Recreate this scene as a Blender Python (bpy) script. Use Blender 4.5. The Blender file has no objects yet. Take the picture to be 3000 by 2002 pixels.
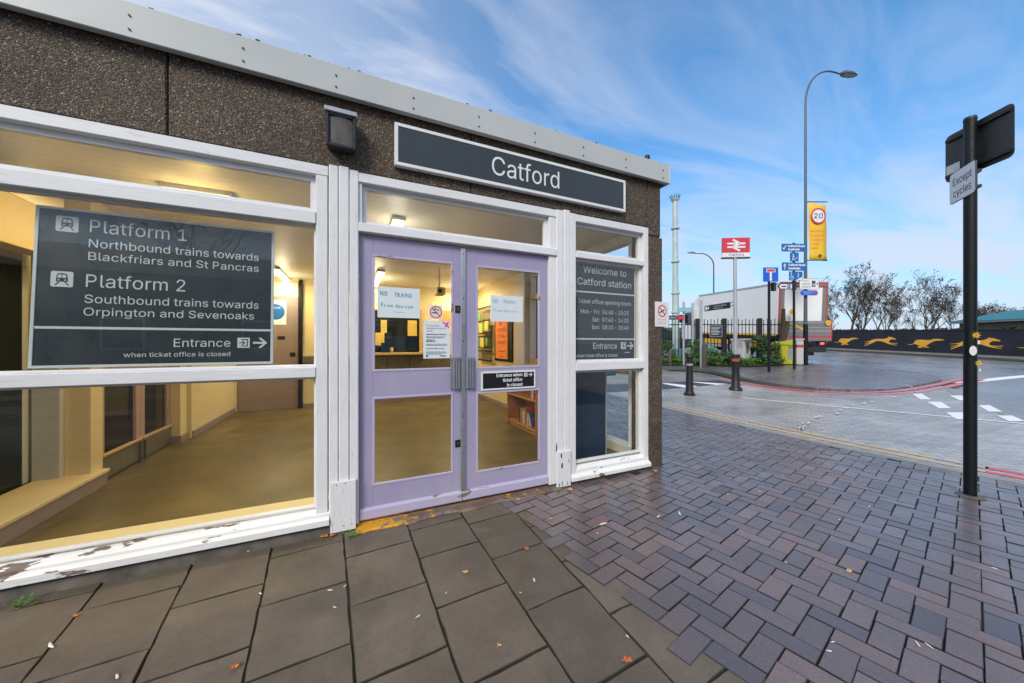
import bpy, bmesh, math, random
from mathutils import Vector, Matrix
from mathutils.geometry import tessellate_polygon
random.seed(7)
R = math.radians
scn = bpy.context.scene
COL = scn.collection

# ------------------------------------------------------------------ camera
CAM_D, CAM_H, FPX, HZ = 2.70, 1.30, 1024.0, 1007.0     # metres from the facade, eye height, focal length and horizon
PSI = math.atan(1024.0 / 2190.0)
CS, SN = math.cos(PSI), math.sin(PSI)
cam_d = bpy.data.cameras.new('camera')
cam_d.sensor_width = 36.0
cam_d.lens = 36.0 * FPX / 3000.0
cam_d.shift_y = 6.0 / 3000.0
cam_d.clip_start = 0.05
cam_d.clip_end = 3000
cam = bpy.data.objects.new('camera', cam_d)
COL.objects.link(cam)
cam.location = (0, -CAM_D, CAM_H)
cam.rotation_euler = (R(90), 0, -PSI)
scn.camera = cam

# ------------------------------------------------------------------ world, sun, exposure
SUN_EL, SUN_AZ = 36.0, 226.0          # azimuth the light comes from, clockwise from +Y
world = bpy.data.worlds.new('World')
scn.world = world
world.use_nodes = True
wn, wl = world.node_tree.nodes, world.node_tree.links
wn.clear()
def wnode(t, **k):
    n = wn.new(t)
    for a, b in k.items():
        setattr(n, a, b)
    return n
wo = wnode('ShaderNodeOutputWorld')
bg = wnode('ShaderNodeBackground')
SKY_STRENGTH = 0.10
bg.inputs['Strength'].default_value = SKY_STRENGTH
sky = wnode('ShaderNodeTexSky', sky_type='NISHITA', sun_disc=False)
sky.sun_elevation = R(SUN_EL)
sky.sun_rotation = R(SUN_AZ)
sky.air_density = 1.0
sky.dust_density = 0.4
sky.ozone_density = 3.0
tc = wnode('ShaderNodeTexCoord')
def wmath(op, a, b=None, clamp=False):
    n = wnode('ShaderNodeMath', operation=op, use_clamp=clamp)
    for i, v in enumerate((a, b)):
        if v is None: continue
        if isinstance(v, (int, float)): n.inputs[i].default_value = v
        else: wl.new(v, n.inputs[i])
    return n.outputs[0]
def wmix(f, a, b):
    n = wnode('ShaderNodeMix', data_type='RGBA')
    for s, v in ((n.inputs[0], f), (n.inputs[6], a), (n.inputs[7], b)):
        if isinstance(v, (int, float)): s.default_value = v
        elif isinstance(v, tuple): s.default_value = (*v, 1)
        else: wl.new(v, s)
    return n.outputs[2]
sep = wnode('ShaderNodeSeparateXYZ')
wl.new(tc.outputs['Generated'], sep.inputs[0])
# project the direction onto a cloud layer, so that the clouds stretch towards the horizon
zc = wmath('MAXIMUM', sep.outputs[2], 0.03)
zc = wmath('ADD', zc, 0.12)
px = wmath('DIVIDE', sep.outputs[0], zc)
py = wmath('DIVIDE', sep.outputs[1], zc)
cmb = wnode('ShaderNodeCombineXYZ')
wl.new(px, cmb.inputs[0]); wl.new(py, cmb.inputs[1])
mp = wnode('ShaderNodeMapping')
mp.inputs['Rotation'].default_value = (0, 0, R(28))
mp.inputs['Scale'].default_value = (0.75, 1.9, 1)
wl.new(cmb.outputs[0], mp.inputs[0])
nz = wnode('ShaderNodeTexNoise')
nz.inputs['Scale'].default_value = 1.15
nz.inputs['Detail'].default_value = 9
nz.inputs['Roughness'].default_value = 0.56
nz.inputs['Distortion'].default_value = 0.9
wl.new(mp.outputs[0], nz.inputs['Vector'])
nz2 = wnode('ShaderNodeTexNoise')
nz2.inputs['Scale'].default_value = 0.5
nz2.inputs['Detail'].default_value = 4
wl.new(mp.outputs[0], nz2.inputs['Vector'])
rp = wnode('ShaderNodeMapRange')
rp.inputs['From Min'].default_value = 0.41
rp.inputs['From Max'].default_value = 0.64
wl.new(nz.outputs[0], rp.inputs[0])
rp2 = wnode('ShaderNodeMapRange')
rp2.inputs['From Min'].default_value = 0.35
rp2.inputs['From Max'].default_value = 0.65
wl.new(nz2.outputs[0], rp2.inputs[0])
# clear patch of sky towards the south-east, veil elsewhere
dot = wnode('ShaderNodeVectorMath', operation='DOT_PRODUCT')
wl.new(tc.outputs['Generated'], dot.inputs[0])
dot.inputs[1].default_value = (0.74, 0.42, 0.53)
veil = wnode('ShaderNodeMapRange')
veil.inputs['From Min'].default_value = 0.985
veil.inputs['From Max'].default_value = 0.62
veil.inputs['To Min'].default_value = 0.0
veil.inputs['To Max'].default_value = 0.62
wl.new(dot.outputs['Value'], veil.inputs[0])
cf = wmath('MULTIPLY', rp.outputs[0], wmath('ADD', wmath('MULTIPLY', rp2.outputs[0], 0.6), 0.35))
cf = wmath('MULTIPLY', cf, wmath('ADD', wmath('MULTIPLY', veil.outputs[0], 1.1), 0.55))
cf = wmath('ADD', cf, wmath('MULTIPLY', veil.outputs[0], wmath('ADD', wmath('MULTIPLY', rp2.outputs[0], 0.6), 0.55)), clamp=True)
hz = wmath('POWER', wmath('SUBTRACT', 1.0, wmath('MAXIMUM', sep.outputs[2], 0.0), clamp=True), 3.0)
hz = wmath('MULTIPLY', hz, wmath('ADD', wmath('MULTIPLY', rp.outputs[0], 0.45), 0.98))
cf = wmath('ADD', cf, wmath('MULTIPLY', hz, wmath('SUBTRACT', 1.0, cf, clamp=True)))
cf = wmath('MINIMUM', cf, 0.92)
skyc = wnode('ShaderNodeVectorMath', operation='MULTIPLY')
wl.new(sky.outputs[0], skyc.inputs[0])
skyc.inputs[1].default_value = (0.20, 1.16, 1.58)
CLOUD = (4.9, 5.3, 6.2)
col = wmix(cf, skyc.outputs[0], CLOUD)
wl.new(col, bg.inputs[0])
wl.new(bg.outputs[0], wo.inputs[0])

sun_d = bpy.data.lights.new('sun', 'SUN')
sun_d.energy = 2.1
sun_d.angle = R(22)
sun_d.color = (1.0, 0.92, 0.80)
sun = bpy.data.objects.new('sun', sun_d)
COL.objects.link(sun)
sun.rotation_euler = (R(90 - SUN_EL), 0, R(-SUN_AZ) + math.pi)
sun.location = (0, -20, 30)

scn.view_settings.view_transform = 'Standard'
scn.view_settings.look = 'None'
scn.view_settings.exposure = 0.56
scn.view_settings.gamma = 1.0
scn.view_settings.use_curve_mapping = False
scn.cycles.use_denoising = True
scn.cycles.max_bounces = 7
scn.cycles.transparent_max_bounces = 24
scn.cycles.sample_clamp_indirect = 6
scn.cycles.caustics_reflective = False
scn.cycles.caustics_refractive = False
# ------------------------------------------------------------------ the site grid and the lie of the land
def W(cx, cz, z=0.0):
    """site grid (cx across, cz away from the station corner, square to the bridge road) -> world"""
    return Vector((cx * CS + cz * SN, -CAM_D - cx * SN + cz * CS, z))
RX = Vector((CS, -SN, 0)); FX = Vector((SN, CS, 0)); UP = Vector((0, 0, 1))
def rise(cz):
    if cz < 9: return 0.0
    if cz < 18: return .055 * (cz - 9)
    if cz < 60: return .495 + .03 * (cz - 18)
    return 1.755
def lie(p):
    return rise(p[0] * SN + (p[1] + CAM_D) * CS)
def at(x, y, cz):
    """point that stands cz metres off, measured on the photograph"""
    return W((x - 1500) / FPX * cz, cz, CAM_H - (y - HZ) / FPX * cz)
def gd(cx, cz, dz=0.0):
    return W(cx, cz, rise(cz) + dz)

# ------------------------------------------------------------------ materials
MATS = {}
class NT:
    def __init__(s, name):
        m = bpy.data.materials.new(name); m.use_nodes = True
        s.m = m; s.n = m.node_tree.nodes; s.l = m.node_tree.links
        s.b = s.n['Principled BSDF']; s.out = s.n['Material Output']
        s.tc = s.n.new('ShaderNodeTexCoord'); s.obj = s.tc.outputs['Object']
    def node(s, t, **k):
        n = s.n.new(t)
        for a, b in k.items(): setattr(n, a, b)
        return n
    def _in(s, sock, v):
        if isinstance(v, (int, float)): sock.default_value = v
        elif isinstance(v, tuple): sock.default_value = (*v, 1) if len(v) == 3 and sock.type == 'RGBA' else v
        else: s.l.new(v, sock)
    def map(s, scale=(1, 1, 1), rot=(0, 0, 0), vec=None):
        n = s.node('ShaderNodeMapping'); s.l.new(vec or s.obj, n.inputs[0])
        n.inputs['Scale'].default_value = scale; n.inputs['Rotation'].default_value = rot
        return n.outputs[0]
    def noise(s, scale, detail=4, rough=.55, vec=None, dist=0, color=False):
        n = s.node('ShaderNodeTexNoise'); s.l.new(vec or s.obj, n.inputs['Vector'])
        n.inputs['Scale'].default_value = scale; n.inputs['Detail'].default_value = detail
        n.inputs['Roughness'].default_value = rough; n.inputs['Distortion'].default_value = dist
        return n.outputs[1 if color else 0]
    def voro(s, scale, vec=None, out='Color', feature='F1', rand=1.0):
        n = s.node('ShaderNodeTexVoronoi', feature=feature); s.l.new(vec or s.obj, n.inputs['Vector'])
        n.inputs['Scale'].default_value = scale
        if 'Randomness' in n.inputs: n.inputs['Randomness'].default_value = rand
        return n.outputs[out]
    def rng(s, v, a, b, c=0.0, d=1.0, smooth=False):
        n = s.node('ShaderNodeMapRange'); s._in(n.inputs[0], v)
        if smooth: n.interpolation_type = 'SMOOTHSTEP'
        for i, q in enumerate((a, b, c, d)): n.inputs[i + 1].default_value = q
        return n.outputs[0]
    def math(s, op, a, b=0.0, clamp=False):
        n = s.node('ShaderNodeMath', operation=op, use_clamp=clamp)
        s._in(n.inputs[0], a); s._in(n.inputs[1], b); return n.outputs[0]
    def mix(s, f, a, b, blend='MIX'):
        n = s.node('ShaderNodeMix', data_type='RGBA', blend_type=blend)
        s._in(n.inputs[0], f); s._in(n.inputs[6], a); s._in(n.inputs[7], b); return n.outputs[2]
    def hsv(s, c, v=1.0, sat=1.0):
        n = s.node('ShaderNodeHueSaturation'); s._in(n.inputs['Color'], c); s._in(n.inputs['Value'], v); s._in(n.inputs['Saturation'], sat)
        return n.outputs[0]
    def sepxyz(s, vec=None):
        n = s.node('ShaderNodeSeparateXYZ'); s.l.new(vec or s.obj, n.inputs[0]); return n.outputs
    def geo(s, name):
        g = s.node('ShaderNodeNewGeometry'); return g.outputs[name]
    def bump(s, h, strength=.3, dist=.01):
        n = s.node('ShaderNodeBump'); s._in(n.inputs['Height'], h)
        n.inputs['Strength'].default_value = strength; n.inputs['Distance'].default_value = dist
        s.l.new(n.outputs[0], s.b.inputs['Normal'])
    def set(s, color=None, rough=None, spec=None, metal=None):
        for k, v in (('Base Color', color), ('Roughness', rough), ('Specular IOR Level', spec), ('Metallic', metal)):
            if v is not None: s._in(s.b.inputs[k], v)
        MATS[s.m.name] = s.m
        return s.m

def plain(name, c, rough=.5, metal=0.0, var=.12, scale=9, spec=.5, bump=0.0):
    if name in MATS: return MATS[name]
    t = NT(name)
    n = t.noise(scale, 5, .6)
    colr = t.hsv(tuple(c), t.rng(n, .25, .75, 1 - var, 1 + var))
    rg = t.rng(t.noise(scale * 2.3, 3), .3, .7, max(.02, rough - .07), min(1, rough + .07))
    if bump: t.bump(t.noise(scale * 6, 4), bump, .004)
    return t.set(colr, rg, spec, metal)

def white_paint(name, amount, streak, c=(.74, .75, .77), grain=1.0):
    """old gloss paint on timber: brush lines, grime, flakes off to grey wood where amount is high"""
    t = NT(name)
    sc = {'x': (1.3, 22, 22), 'z': (22, 22, 1.3)}[streak]
    lines = t.noise(7, 5, .65, vec=t.map(sc))
    big = t.noise(2.2, 4, .6)
    colr = t.hsv(c, t.rng(lines, .3, .7, 1 - .085 * grain, 1 + .04 * grain))
    colr = t.mix(t.math('MULTIPLY', t.rng(big, .42, .7), .25), colr, (.50, .50, .47))
    crk = t.rng(t.noise(13, 3, .5, vec=t.map((sc[0] * .3, sc[1] * .5, sc[2] * .5))), .655, .70)
    colr = t.mix(t.math('MULTIPLY', crk, .36 * grain), colr, (.28, .27, .25))
    sc2 = {'x': (.35, 1, 1), 'z': (1, 1, .35)}[streak]
    fl = t.noise(16, 7, .62, vec=t.map(sc2), dist=.3)
    gate = t.rng(t.noise(1.7, 2), .40, .62)
    fl = t.math('ADD', fl, t.math('MULTIPLY', gate, .16))
    mask = t.rng(fl, 1.0 - amount, 1.0 - amount + .012)
    wood = t.mix(t.noise(60, 3), (.10, .075, .055), (.26, .21, .17))
    colr = t.mix(mask, colr, wood)
    h = t.math('SUBTRACT', t.math('MULTIPLY', lines, .35), mask)
    t.bump(h, .35, .0025)
    return t.set(colr, t.math('ADD', t.math('MULTIPLY', mask, .4), .38), .45)

white_paint('white_paint_rail', .16, 'x')
white_paint('white_paint_post', .15, 'z')
white_paint('white_paint_sill', .31, 'x', (.80, .80, .79))
white_paint('lilac_paint', .08, 'z', (.335, .303, .465), .3)
white_paint('lilac_paint_rail', .27, 'x', (.44, .40, .57), .5)

def m_aggregate():
    t = NT('exposed_aggregate')
    v = t.voro(150); v2 = t.voro(60)
    sx = t.node('ShaderNodeSeparateColor'); t.l.new(v, sx.inputs[0])
    s2 = t.node('ShaderNodeSeparateColor'); t.l.new(v2, s2.inputs[0])
    rp = t.node('ShaderNodeValToRGB'); t.l.new(sx.outputs[0], rp.inputs[0])
    cr = rp.color_ramp; cr.interpolation = 'CONSTANT'
    cols = [(0, (.030, .024, .018)), (.2, (.085, .058, .036)), (.42, (.125, .080, .046)), (.60, (.09, .068, .05)), (.74, (.21, .135, .075)), (.86, (.24, .20, .16)), (.972, (.42, .46, .40))]
    while len(cr.elements) < len(cols): cr.elements.new(.5)
    for e, (p, c) in zip(cr.elements, cols): e.position = p; e.color = (*c, 1)
    gap = t.rng(t.voro(150, out='Distance'), .25, .75)
    colr = t.mix(t.math('MULTIPLY', gap, .45), rp.outputs[0], (.05, .038, .028))
    big = t.noise(1.6, 5, .6)
    colr = t.hsv(colr, t.rng(big, .3, .7, .62, 1.02))
    alg = t.rng(t.noise(2.6, 5, .65), .56, .72)
    colr = t.mix(t.math('MULTIPLY', alg, .35), colr, (.05, .055, .035))
    h = t.math('SUBTRACT', 1.0, t.voro(150, out='Distance'))
    t.bump(h, .8, .006)
    t.set(colr, .62, .4)
m_aggregate()

def m_slab():
    t = NT('concrete_slab')
    a = t.node('ShaderNodeAttribute', attribute_name='tone')
    n = t.noise(5, 6, .62); n2 = t.noise(60, 4, .6); n3 = t.noise(1.1, 3)
    colr = t.mix(t.rng(n, .3, .7), (.102, .082, .063), (.142, .114, .088))
    colr = t.hsv(colr, t.math('MULTIPLY', t.rng(n2, .25, .75, .88, 1.12), t.math('ABSOLUTE', a.outputs['Fac'])))
    moss = t.math('MULTIPLY', t.rng(t.noise(3.2, 6, .68), .50, .72), t.rng(t.sepxyz(t.geo('Position'))[1], -.75, -.05))
    colr = t.mix(t.math('MULTIPLY', moss, .6), colr, (.075, .085, .025))
    spots = t.rng(t.voro(16, out='Distance'), .10, .06)
    sel = t.rng(t.noise(4.5, 2), .52, .56)
    colr = t.mix(t.math('MULTIPLY', t.math('MULTIPLY', spots, sel), .5), colr, (.05, .05, .055))
    stain = t.rng(t.noise(2.6, 6, .7, dist=.6), .50, .68)
    colr = t.mix(t.math('MULTIPLY', stain, .42), colr, (.062, .050, .038))
    pale = t.rng(t.noise(7, 6, .75), .60, .74)
    colr = t.mix(t.math('MULTIPLY', pale, .35), colr, (.22, .19, .155))
    grit = t.rng(t.voro(210, out='Distance'), .16, .08)
    colr = t.mix(t.math('MULTIPLY', grit, .28), colr, (.34, .31, .27))
    edge = t.math('LESS_THAN', a.outputs['Fac'], -.5)
    colr = t.mix(t.math('MULTIPLY', edge, .85), colr, (.022, .020, .012))
    t.bump(t.math('ADD', t.noise(150, 4), t.math('MULTIPLY', n, 1.2)), .25, .003)
    wet = t.rng(t.noise(1.5, 4), .4, .65)
    t.set(colr, t.rng(wet, 0, 1, .62, .42), .42)
m_slab()

def m_brick():
    t = NT('paving_brick')
    a = t.node('ShaderNodeAttribute', attribute_name='tone')
    n = t.noise(11, 5, .6); n2 = t.noise(120, 4, .65)
    base = t.mix(a.outputs['Fac'], (.112, .096, .105), (.195, .145, .138))
    red = t.math('MULTIPLY', t.rng(n, .48, .68), t.rng(a.outputs['Fac'], .35, .9))
    colr = t.mix(t.math('MULTIPLY', red, .75), base, (.235, .115, .085))
    colr = t.hsv(colr, t.rng(n2, .25, .75, .70, 1.28))
    speck = t.rng(t.voro(330, out='Distance'), .2, .1)
    colr = t.mix(t.math('MULTIPLY', speck, .30), colr, (.36, .34, .34))
    grime = t.rng(t.noise(1.3, 4), .45, .7)
    colr = t.mix(t.math('MULTIPLY', grime, .25), colr, (.05, .05, .05))
    edge = t.math('LESS_THAN', a.outputs['Fac'], -.5)
    colr = t.mix(t.math('MULTIPLY', edge, .85), colr, (.018, .016, .014))
    t.bump(n2, .35, .002)
    wet = t.rng(t.noise(2.4, 5, .6), .35, .68)
    t.set(colr, t.rng(wet, 0, 1, .36, .15), .65)
m_brick()

def m_joint():
    t = NT('joint_sand')
    n = t.noise(9, 5, .6)
    colr = t.mix(t.rng(n, .35, .65), (.016, .015, .011), (.042, .037, .022))
    colr = t.mix(t.rng(t.noise(5, 4), .52, .66), colr, (.045, .055, .016))
    t.bump(t.noise(140, 3), .4, .004)
    t.set(colr, .85, .3)
m_joint()

def m_asphalt():
    t = NT('wet_asphalt')
    n = t.noise(.5, 5, .6); v = t.noise(170, 3, .7)
    colr = t.mix(t.rng(v, .3, .7), (.15, .155, .162), (.26, .262, .268))
    colr = t.hsv(colr, t.rng(n, .3, .7, .8, 1.25))
    t.bump(v, .35, .003)
    wet = t.rng(t.noise(.7, 5, .6), .35, .66)
    t.set(colr, t.rng(wet, 0, 1, .36, .14), .6)
m_asphalt()

def m_setts(name, c1, c2, cm, rot, bw=.22, bh=.11, wet=(.5, .3)):
    t = NT(name)
    vec = t.map((1, 1, 1), (0, 0, rot), vec=t.geo('Position'))
    b = t.node('ShaderNodeTexBrick'); t.l.new(vec, b.inputs['Vector'])
    b.inputs['Scale'].default_value = 1.0
    b.inputs['Color1'].default_value = (*c1, 1); b.inputs['Color2'].default_value = (*c2, 1); b.inputs['Mortar'].default_value = (*cm, 1)
    b.inputs['Mortar Size'].default_value = .007; b.inputs['Brick Width'].default_value = bw; b.inputs['Row Height'].default_value = bh
    b.inputs['Mortar Smooth'].default_value = .3
    colr = t.hsv(b.outputs['Color'], t.rng(t.noise(.7, 5, .6), .3, .7, .74, 1.22))
    colr = t.hsv(colr, t.rng(t.noise(45, 4, .6), .25, .75, .82, 1.15))
    tyre = t.rng(t.noise(1.0, 4, .6, vec=t.map((.25, 1.6, 1), (0, 0, rot + .4), vec=t.geo('Position'))), .52, .7)
    colr = t.mix(t.math('MULTIPLY', tyre, .35), colr, (.075, .073, .072))
    t.bump(t.math('SUBTRACT', t.noise(90, 3), t.math('MULTIPLY', b.outputs['Fac'], 2.0)), .35, .004)
    t.set(colr, t.rng(t.noise(1.2, 5, .6), .35, .65, *wet), .5)
m_setts('grey_setts', (.36, .345, .33), (.47, .45, .43), (.15, .145, .14), PSI + R(20), wet=(.36, .18))
m_setts('corner_setts', (.13, .12, .13), (.20, .175, .178), (.07, .067, .065), PSI - R(15), .2, .1, (.40, .24))
m_setts('far_paving', (.20, .185, .17), (.25, .23, .21), (.10, .09, .08), PSI, .9, .6)
plain('kerb_stone', (.27, .27, .265), .5, var=.25, scale=5, bump=.2)
plain('dark_kerb', (.075, .085, .07), .5, var=.3, scale=3)

def m_mark(name, c, wear, under=(.17, .168, .165)):
    t = NT(name)
    n = t.noise(14, 7, .7, vec=t.geo('Position')); g = t.noise(.9, 3, vec=t.geo('Position'))
    mask = t.rng(t.math('ADD', n, t.math('MULTIPLY', t.rng(g, .3, .7, -1, 1), .10)), wear - .05, wear + .05)
    colr = t.mix(mask, t.hsv(c, t.rng(t.noise(60, 3), .2, .8, .88, 1.1)), under)
    t.set(colr, .45, .45)
m_mark('white_marking', (.84, .85, .85), .76, (.40, .39, .37))
m_mark('yellow_marking', (.62, .40, .13), .56, (.44, .42, .39))
m_mark('red_marking', (.66, .10, .12), .70, (.44, .42, .39))
m_mark('pink_marking', (.60, .17, .18), .62, (.40, .38, .36))
m_mark('paint_trail_mark', (.75, .75, .73), .60)

def m_glass(name, tint=(1, 1, 1), boost=1.0):
    t = NT(name)
    g = t.node('ShaderNodeNewGeometry')
    d = t.node('ShaderNodeVectorMath', operation='DOT_PRODUCT')
    t.l.new(g.outputs['Incoming'], d.inputs[0]); t.l.new(g.outputs['Normal'], d.inputs[1])
    c = t.math('ABSOLUTE', d.outputs['Value'])
    f = t.math('POWER', t.math('SUBTRACT', 1.0, c, clamp=True), 5.0)
    f = t.math('ADD', t.math('MULTIPLY', f, .96), (.036 * boost), clamp=True)
    tr = t.node('ShaderNodeBsdfTransparent'); tr.inputs[0].default_value = (*tint, 1)
    gl = t.node('ShaderNodeBsdfGlossy'); gl.inputs['Roughness'].default_value = .012
    mx = t.node('ShaderNodeMixShader')
    t.l.new(f, mx.inputs[0]); t.l.new(tr.outputs[0], mx.inputs[1]); t.l.new(gl.outputs[0], mx.inputs[2])
    t.l.new(mx.outputs[0], t.out.inputs[0])
    MATS[name] = t.m
m_glass('window_glass', (.97, .985, .975))
m_glass('dark_glass', (.30, .36, .30), 1.3)

def m_emit(name, c, s):
    t = NT(name)
    e = t.node('ShaderNodeEmission'); e.inputs[0].default_value = (*c, 1); e.inputs[1].default_value = s
    t.l.new(e.outputs[0], t.out.inputs[0]); MATS[name] = t.m
m_emit('lit_tube', (1.0, .86, .55), 2.6)
m_emit('lit_tail_lamp', (1.0, .06, .05), 3.0)

def m_ceiling():
    t = NT('boarded_ceiling')
    x = t.sepxyz()[1]
    w = t.math('FRACT', t.math('MULTIPLY', x, 10.0))
    gr = t.rng(w, .0, .06, 0, 1)
    colr = t.mix(gr, (.42, .37, .25), t.hsv((.73, .69, .57), t.rng(t.noise(1.5, 4), .3, .7, .9, 1.08)))
    t.set(colr, .45, .4)
m_ceiling()

def m_floor():
    t = NT('olive_floor')
    n = t.noise(2.0, 5, .6)
    colr = t.mix(t.rng(n, .35, .7), (.080, .060, .014), (.130, .092, .022))
    colr = t.hsv(colr, t.rng(t.noise(130, 3, .7), .25, .75, .85, 1.15))
    sw = t.rng(t.noise(1.1, 3, .5, dist=1.2), .47, .64)
    colr = t.mix(t.math('MULTIPLY', sw, .3), colr, (.20, .150, .07))
    t.set(colr, t.rng(n, .3, .7, .5, .36), .4)
m_floor()

def m_threshold():
    t = NT('worn_step_paint')
    s = t.sepxyz()
    n = t.noise(15, 7, .72)
    fall = t.rng(s[0], .03, .62, -.02, .20)
    mask = t.rng(t.math('SUBTRACT', n, fall), .395, .415)
    colr = t.mix(t.rng(t.noise(5, 5), .35, .65), (.16, .095, .075), (.20, .165, .14))
    colr = t.mix(t.rng(t.noise(30, 4), .5, .7), colr, (.07, .055, .05))
    colr = t.mix(mask, colr, (.62, .31, .02))
    t.bump(n, .4, .01)
    t.set(colr, .5, .4)
m_threshold()

def m_bark(name, c1, c2):
    t = NT(name)
    n = t.noise(7, 5, .65, vec=t.map((1, 1, .3)))
    t.set(t.mix(n, c1, c2), .85, .2)
m_bark('winter_bark', (.035, .030, .022), (.085, .075, .05))
m_bark('twig_bark', (.045, .035, .028), (.075, .06, .045))
m_bark('dark_leaf', (.035, .030, .016), (.07, .05, .028))

def m_leaf(name, c1, c2):
    t = NT(name)
    i = t.node('ShaderNodeObjectInfo')
    n = t.noise(3.5, 3)
    t.set(t.mix(t.rng(n, .3, .7), c1, c2), .5, .35)
m_leaf('ivy_leaf', (.030, .080, .012), (.085, .20, .025))
m_leaf('weed_leaf', (.06, .16, .02), (.14, .30, .05))
m_leaf('shrub_leaf', (.022, .055, .014), (.06, .12, .025))

plain('painted_metal_trim', (.45, .475, .475), .42, var=.06, scale=2.2)
plain('galvanised', (.42, .44, .46), .42, .5, var=.12)
plain('aluminium', (.56, .58, .62), .33, .85, var=.1, scale=14)
plain('black_paint', (.003, .006, .008), .5, var=.3, spec=.3)
plain('black_plastic', (.005, .006, .008), .5, var=.2)
plain('slate_sign', (.026, .036, .045), .38, var=.10, scale=3)
plain('slate_vinyl', (.028, .036, .043), .30, var=.06, scale=3)
plain('sign_white', (.70, .72, .72), .4, var=.05)
plain('sign_text_grey', (.55, .585, .60), .4, var=.03)
plain('paper_white', (.66, .72, .76), .7, var=.04)
plain('paper_yellow', (.72, .52, .12), .7, var=.08)
plain('paper_orange', (.85, .25, .05), .6, var=.05)
plain('sign_red', (.60, .035, .06), .4, var=.06)
plain('sign_blue', (.012, .12, .37), .4, var=.06)
plain('sign_bright_blue', (.010, .10, .55), .4, var=.06)
plain('sign_cyan', (.14, .42, .58), .45, var=.08)
plain('banner_yellow', (.78, .47, .03), .7, var=.06, scale=4)
plain('ink_dark', (.03, .04, .06), .6)
plain('ink_teal', (.05, .40, .44), .7)
plain('ink_pale', (.36, .52, .62), .7)
plain('ink_magenta', (.50, .08, .28), .6)
plain('cream_wall', (.70, .57, .30), .55, var=.07, scale=2)
plain('grey_cream', (.55, .545, .47), .5, var=.06, scale=3)
plain('lilac_pillar', (.60, .57, .64), .5, var=.05, scale=3)
plain('mauve_paint', (.27, .20, .175), .5, var=.08, scale=3)
plain('pink_lilac_paint', (.42, .295, .25), .45, var=.06, scale=3)
plain('steel_kick', (.23, .21, .15), .35, .7, var=.2)
plain('navy_panel', (.004, .020, .055), .35, var=.35, scale=2)
plain('shelf_wood', (.44, .19, .055), .42, var=.2, scale=4)
plain('pale_wood', (.55, .36, .14), .4, var=.15, scale=4)
plain('dark_olive', (.045, .042, .014), .4, var=.4, scale=2)
plain('yellow_panel', (.55, .34, .01), .4, var=.1)
plain('counter_steel', (.22, .19, .13), .35, .5, var=.2)
plain('floodlight_body', (.018, .019, .022), .5, var=.4, scale=25)
plain('floodlight_lens', (.10, .085, .075), .22, var=.5, scale=14)
plain('lorry_white', (.80, .80, .79), .4, var=.04, scale=.8)
plain('lorry_grey', (.24, .23, .22), .4, .4, var=.1)
plain('lorry_red', (.38, .07, .06), .45, var=.15)
plain('chassis_dark', (.022, .020, .020), .6, var=.3)
plain('hazard_yellow', (.70, .40, .03), .45)
plain('tyre_rubber', (.012, .012, .013), .8)
plain('cab_glass', (.02, .025, .03), .08)
plain('salt_bin_yellow', (.42, .40, .02), .5, var=.12, scale=4)
plain('bin_band_green', (.10, .28, .04), .5)
plain('cabinet_grey', (.48, .46, .48), .5, var=.08)
plain('cabinet_red', (.42, .06, .03), .5)
plain('pale_concrete', (.44, .43, .45), .7, var=.15, scale=5, bump=.3)
plain('timber_brown', (.075, .055, .04), .75, var=.3)
plain('mast_green', (.42, .50, .48), .55, var=.2, scale=3)
plain('mast_box', (.16, .32, .38), .5, var=.15)
plain('wall_navy', (.010, .014, .026), .55, var=.5, scale=1.2)
plain('hound_orange', (.88, .43, .05), .6, var=.1, scale=2)
plain('coping', (.012, .016, .028), .6, var=.3)
plain('teal_roof', (.01, .15, .15), .45, var=.2)
plain('shed_brown', (.10, .085, .06), .7, var=.3)
plain('soil', (.05, .04, .025), .9, var=.3)
plain('plinth_concrete', (.10, .088, .072), .8, var=.6, scale=7, bump=.7)
plain('roof_felt', (.09, .09, .09), .8)
plain('leaf_orange', (.50, .13, .03), .6, var=.3)
plain('leaf_tan', (.55, .30, .12), .6, var=.3)
plain('scrap_white', (.68, .68, .64), .7, var=.1)
plain('gum_grey', (.085, .09, .10), .6, var=.2)
plain('lens_glass', (.35, .36, .36), .15)
plain('car_paint', (.02, .025, .035), .25)
plain('wall_render', (.30, .26, .21), .8, var=.15, scale=2)
plain('roof_tile', (.15, .075, .05), .8, var=.3)

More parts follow.
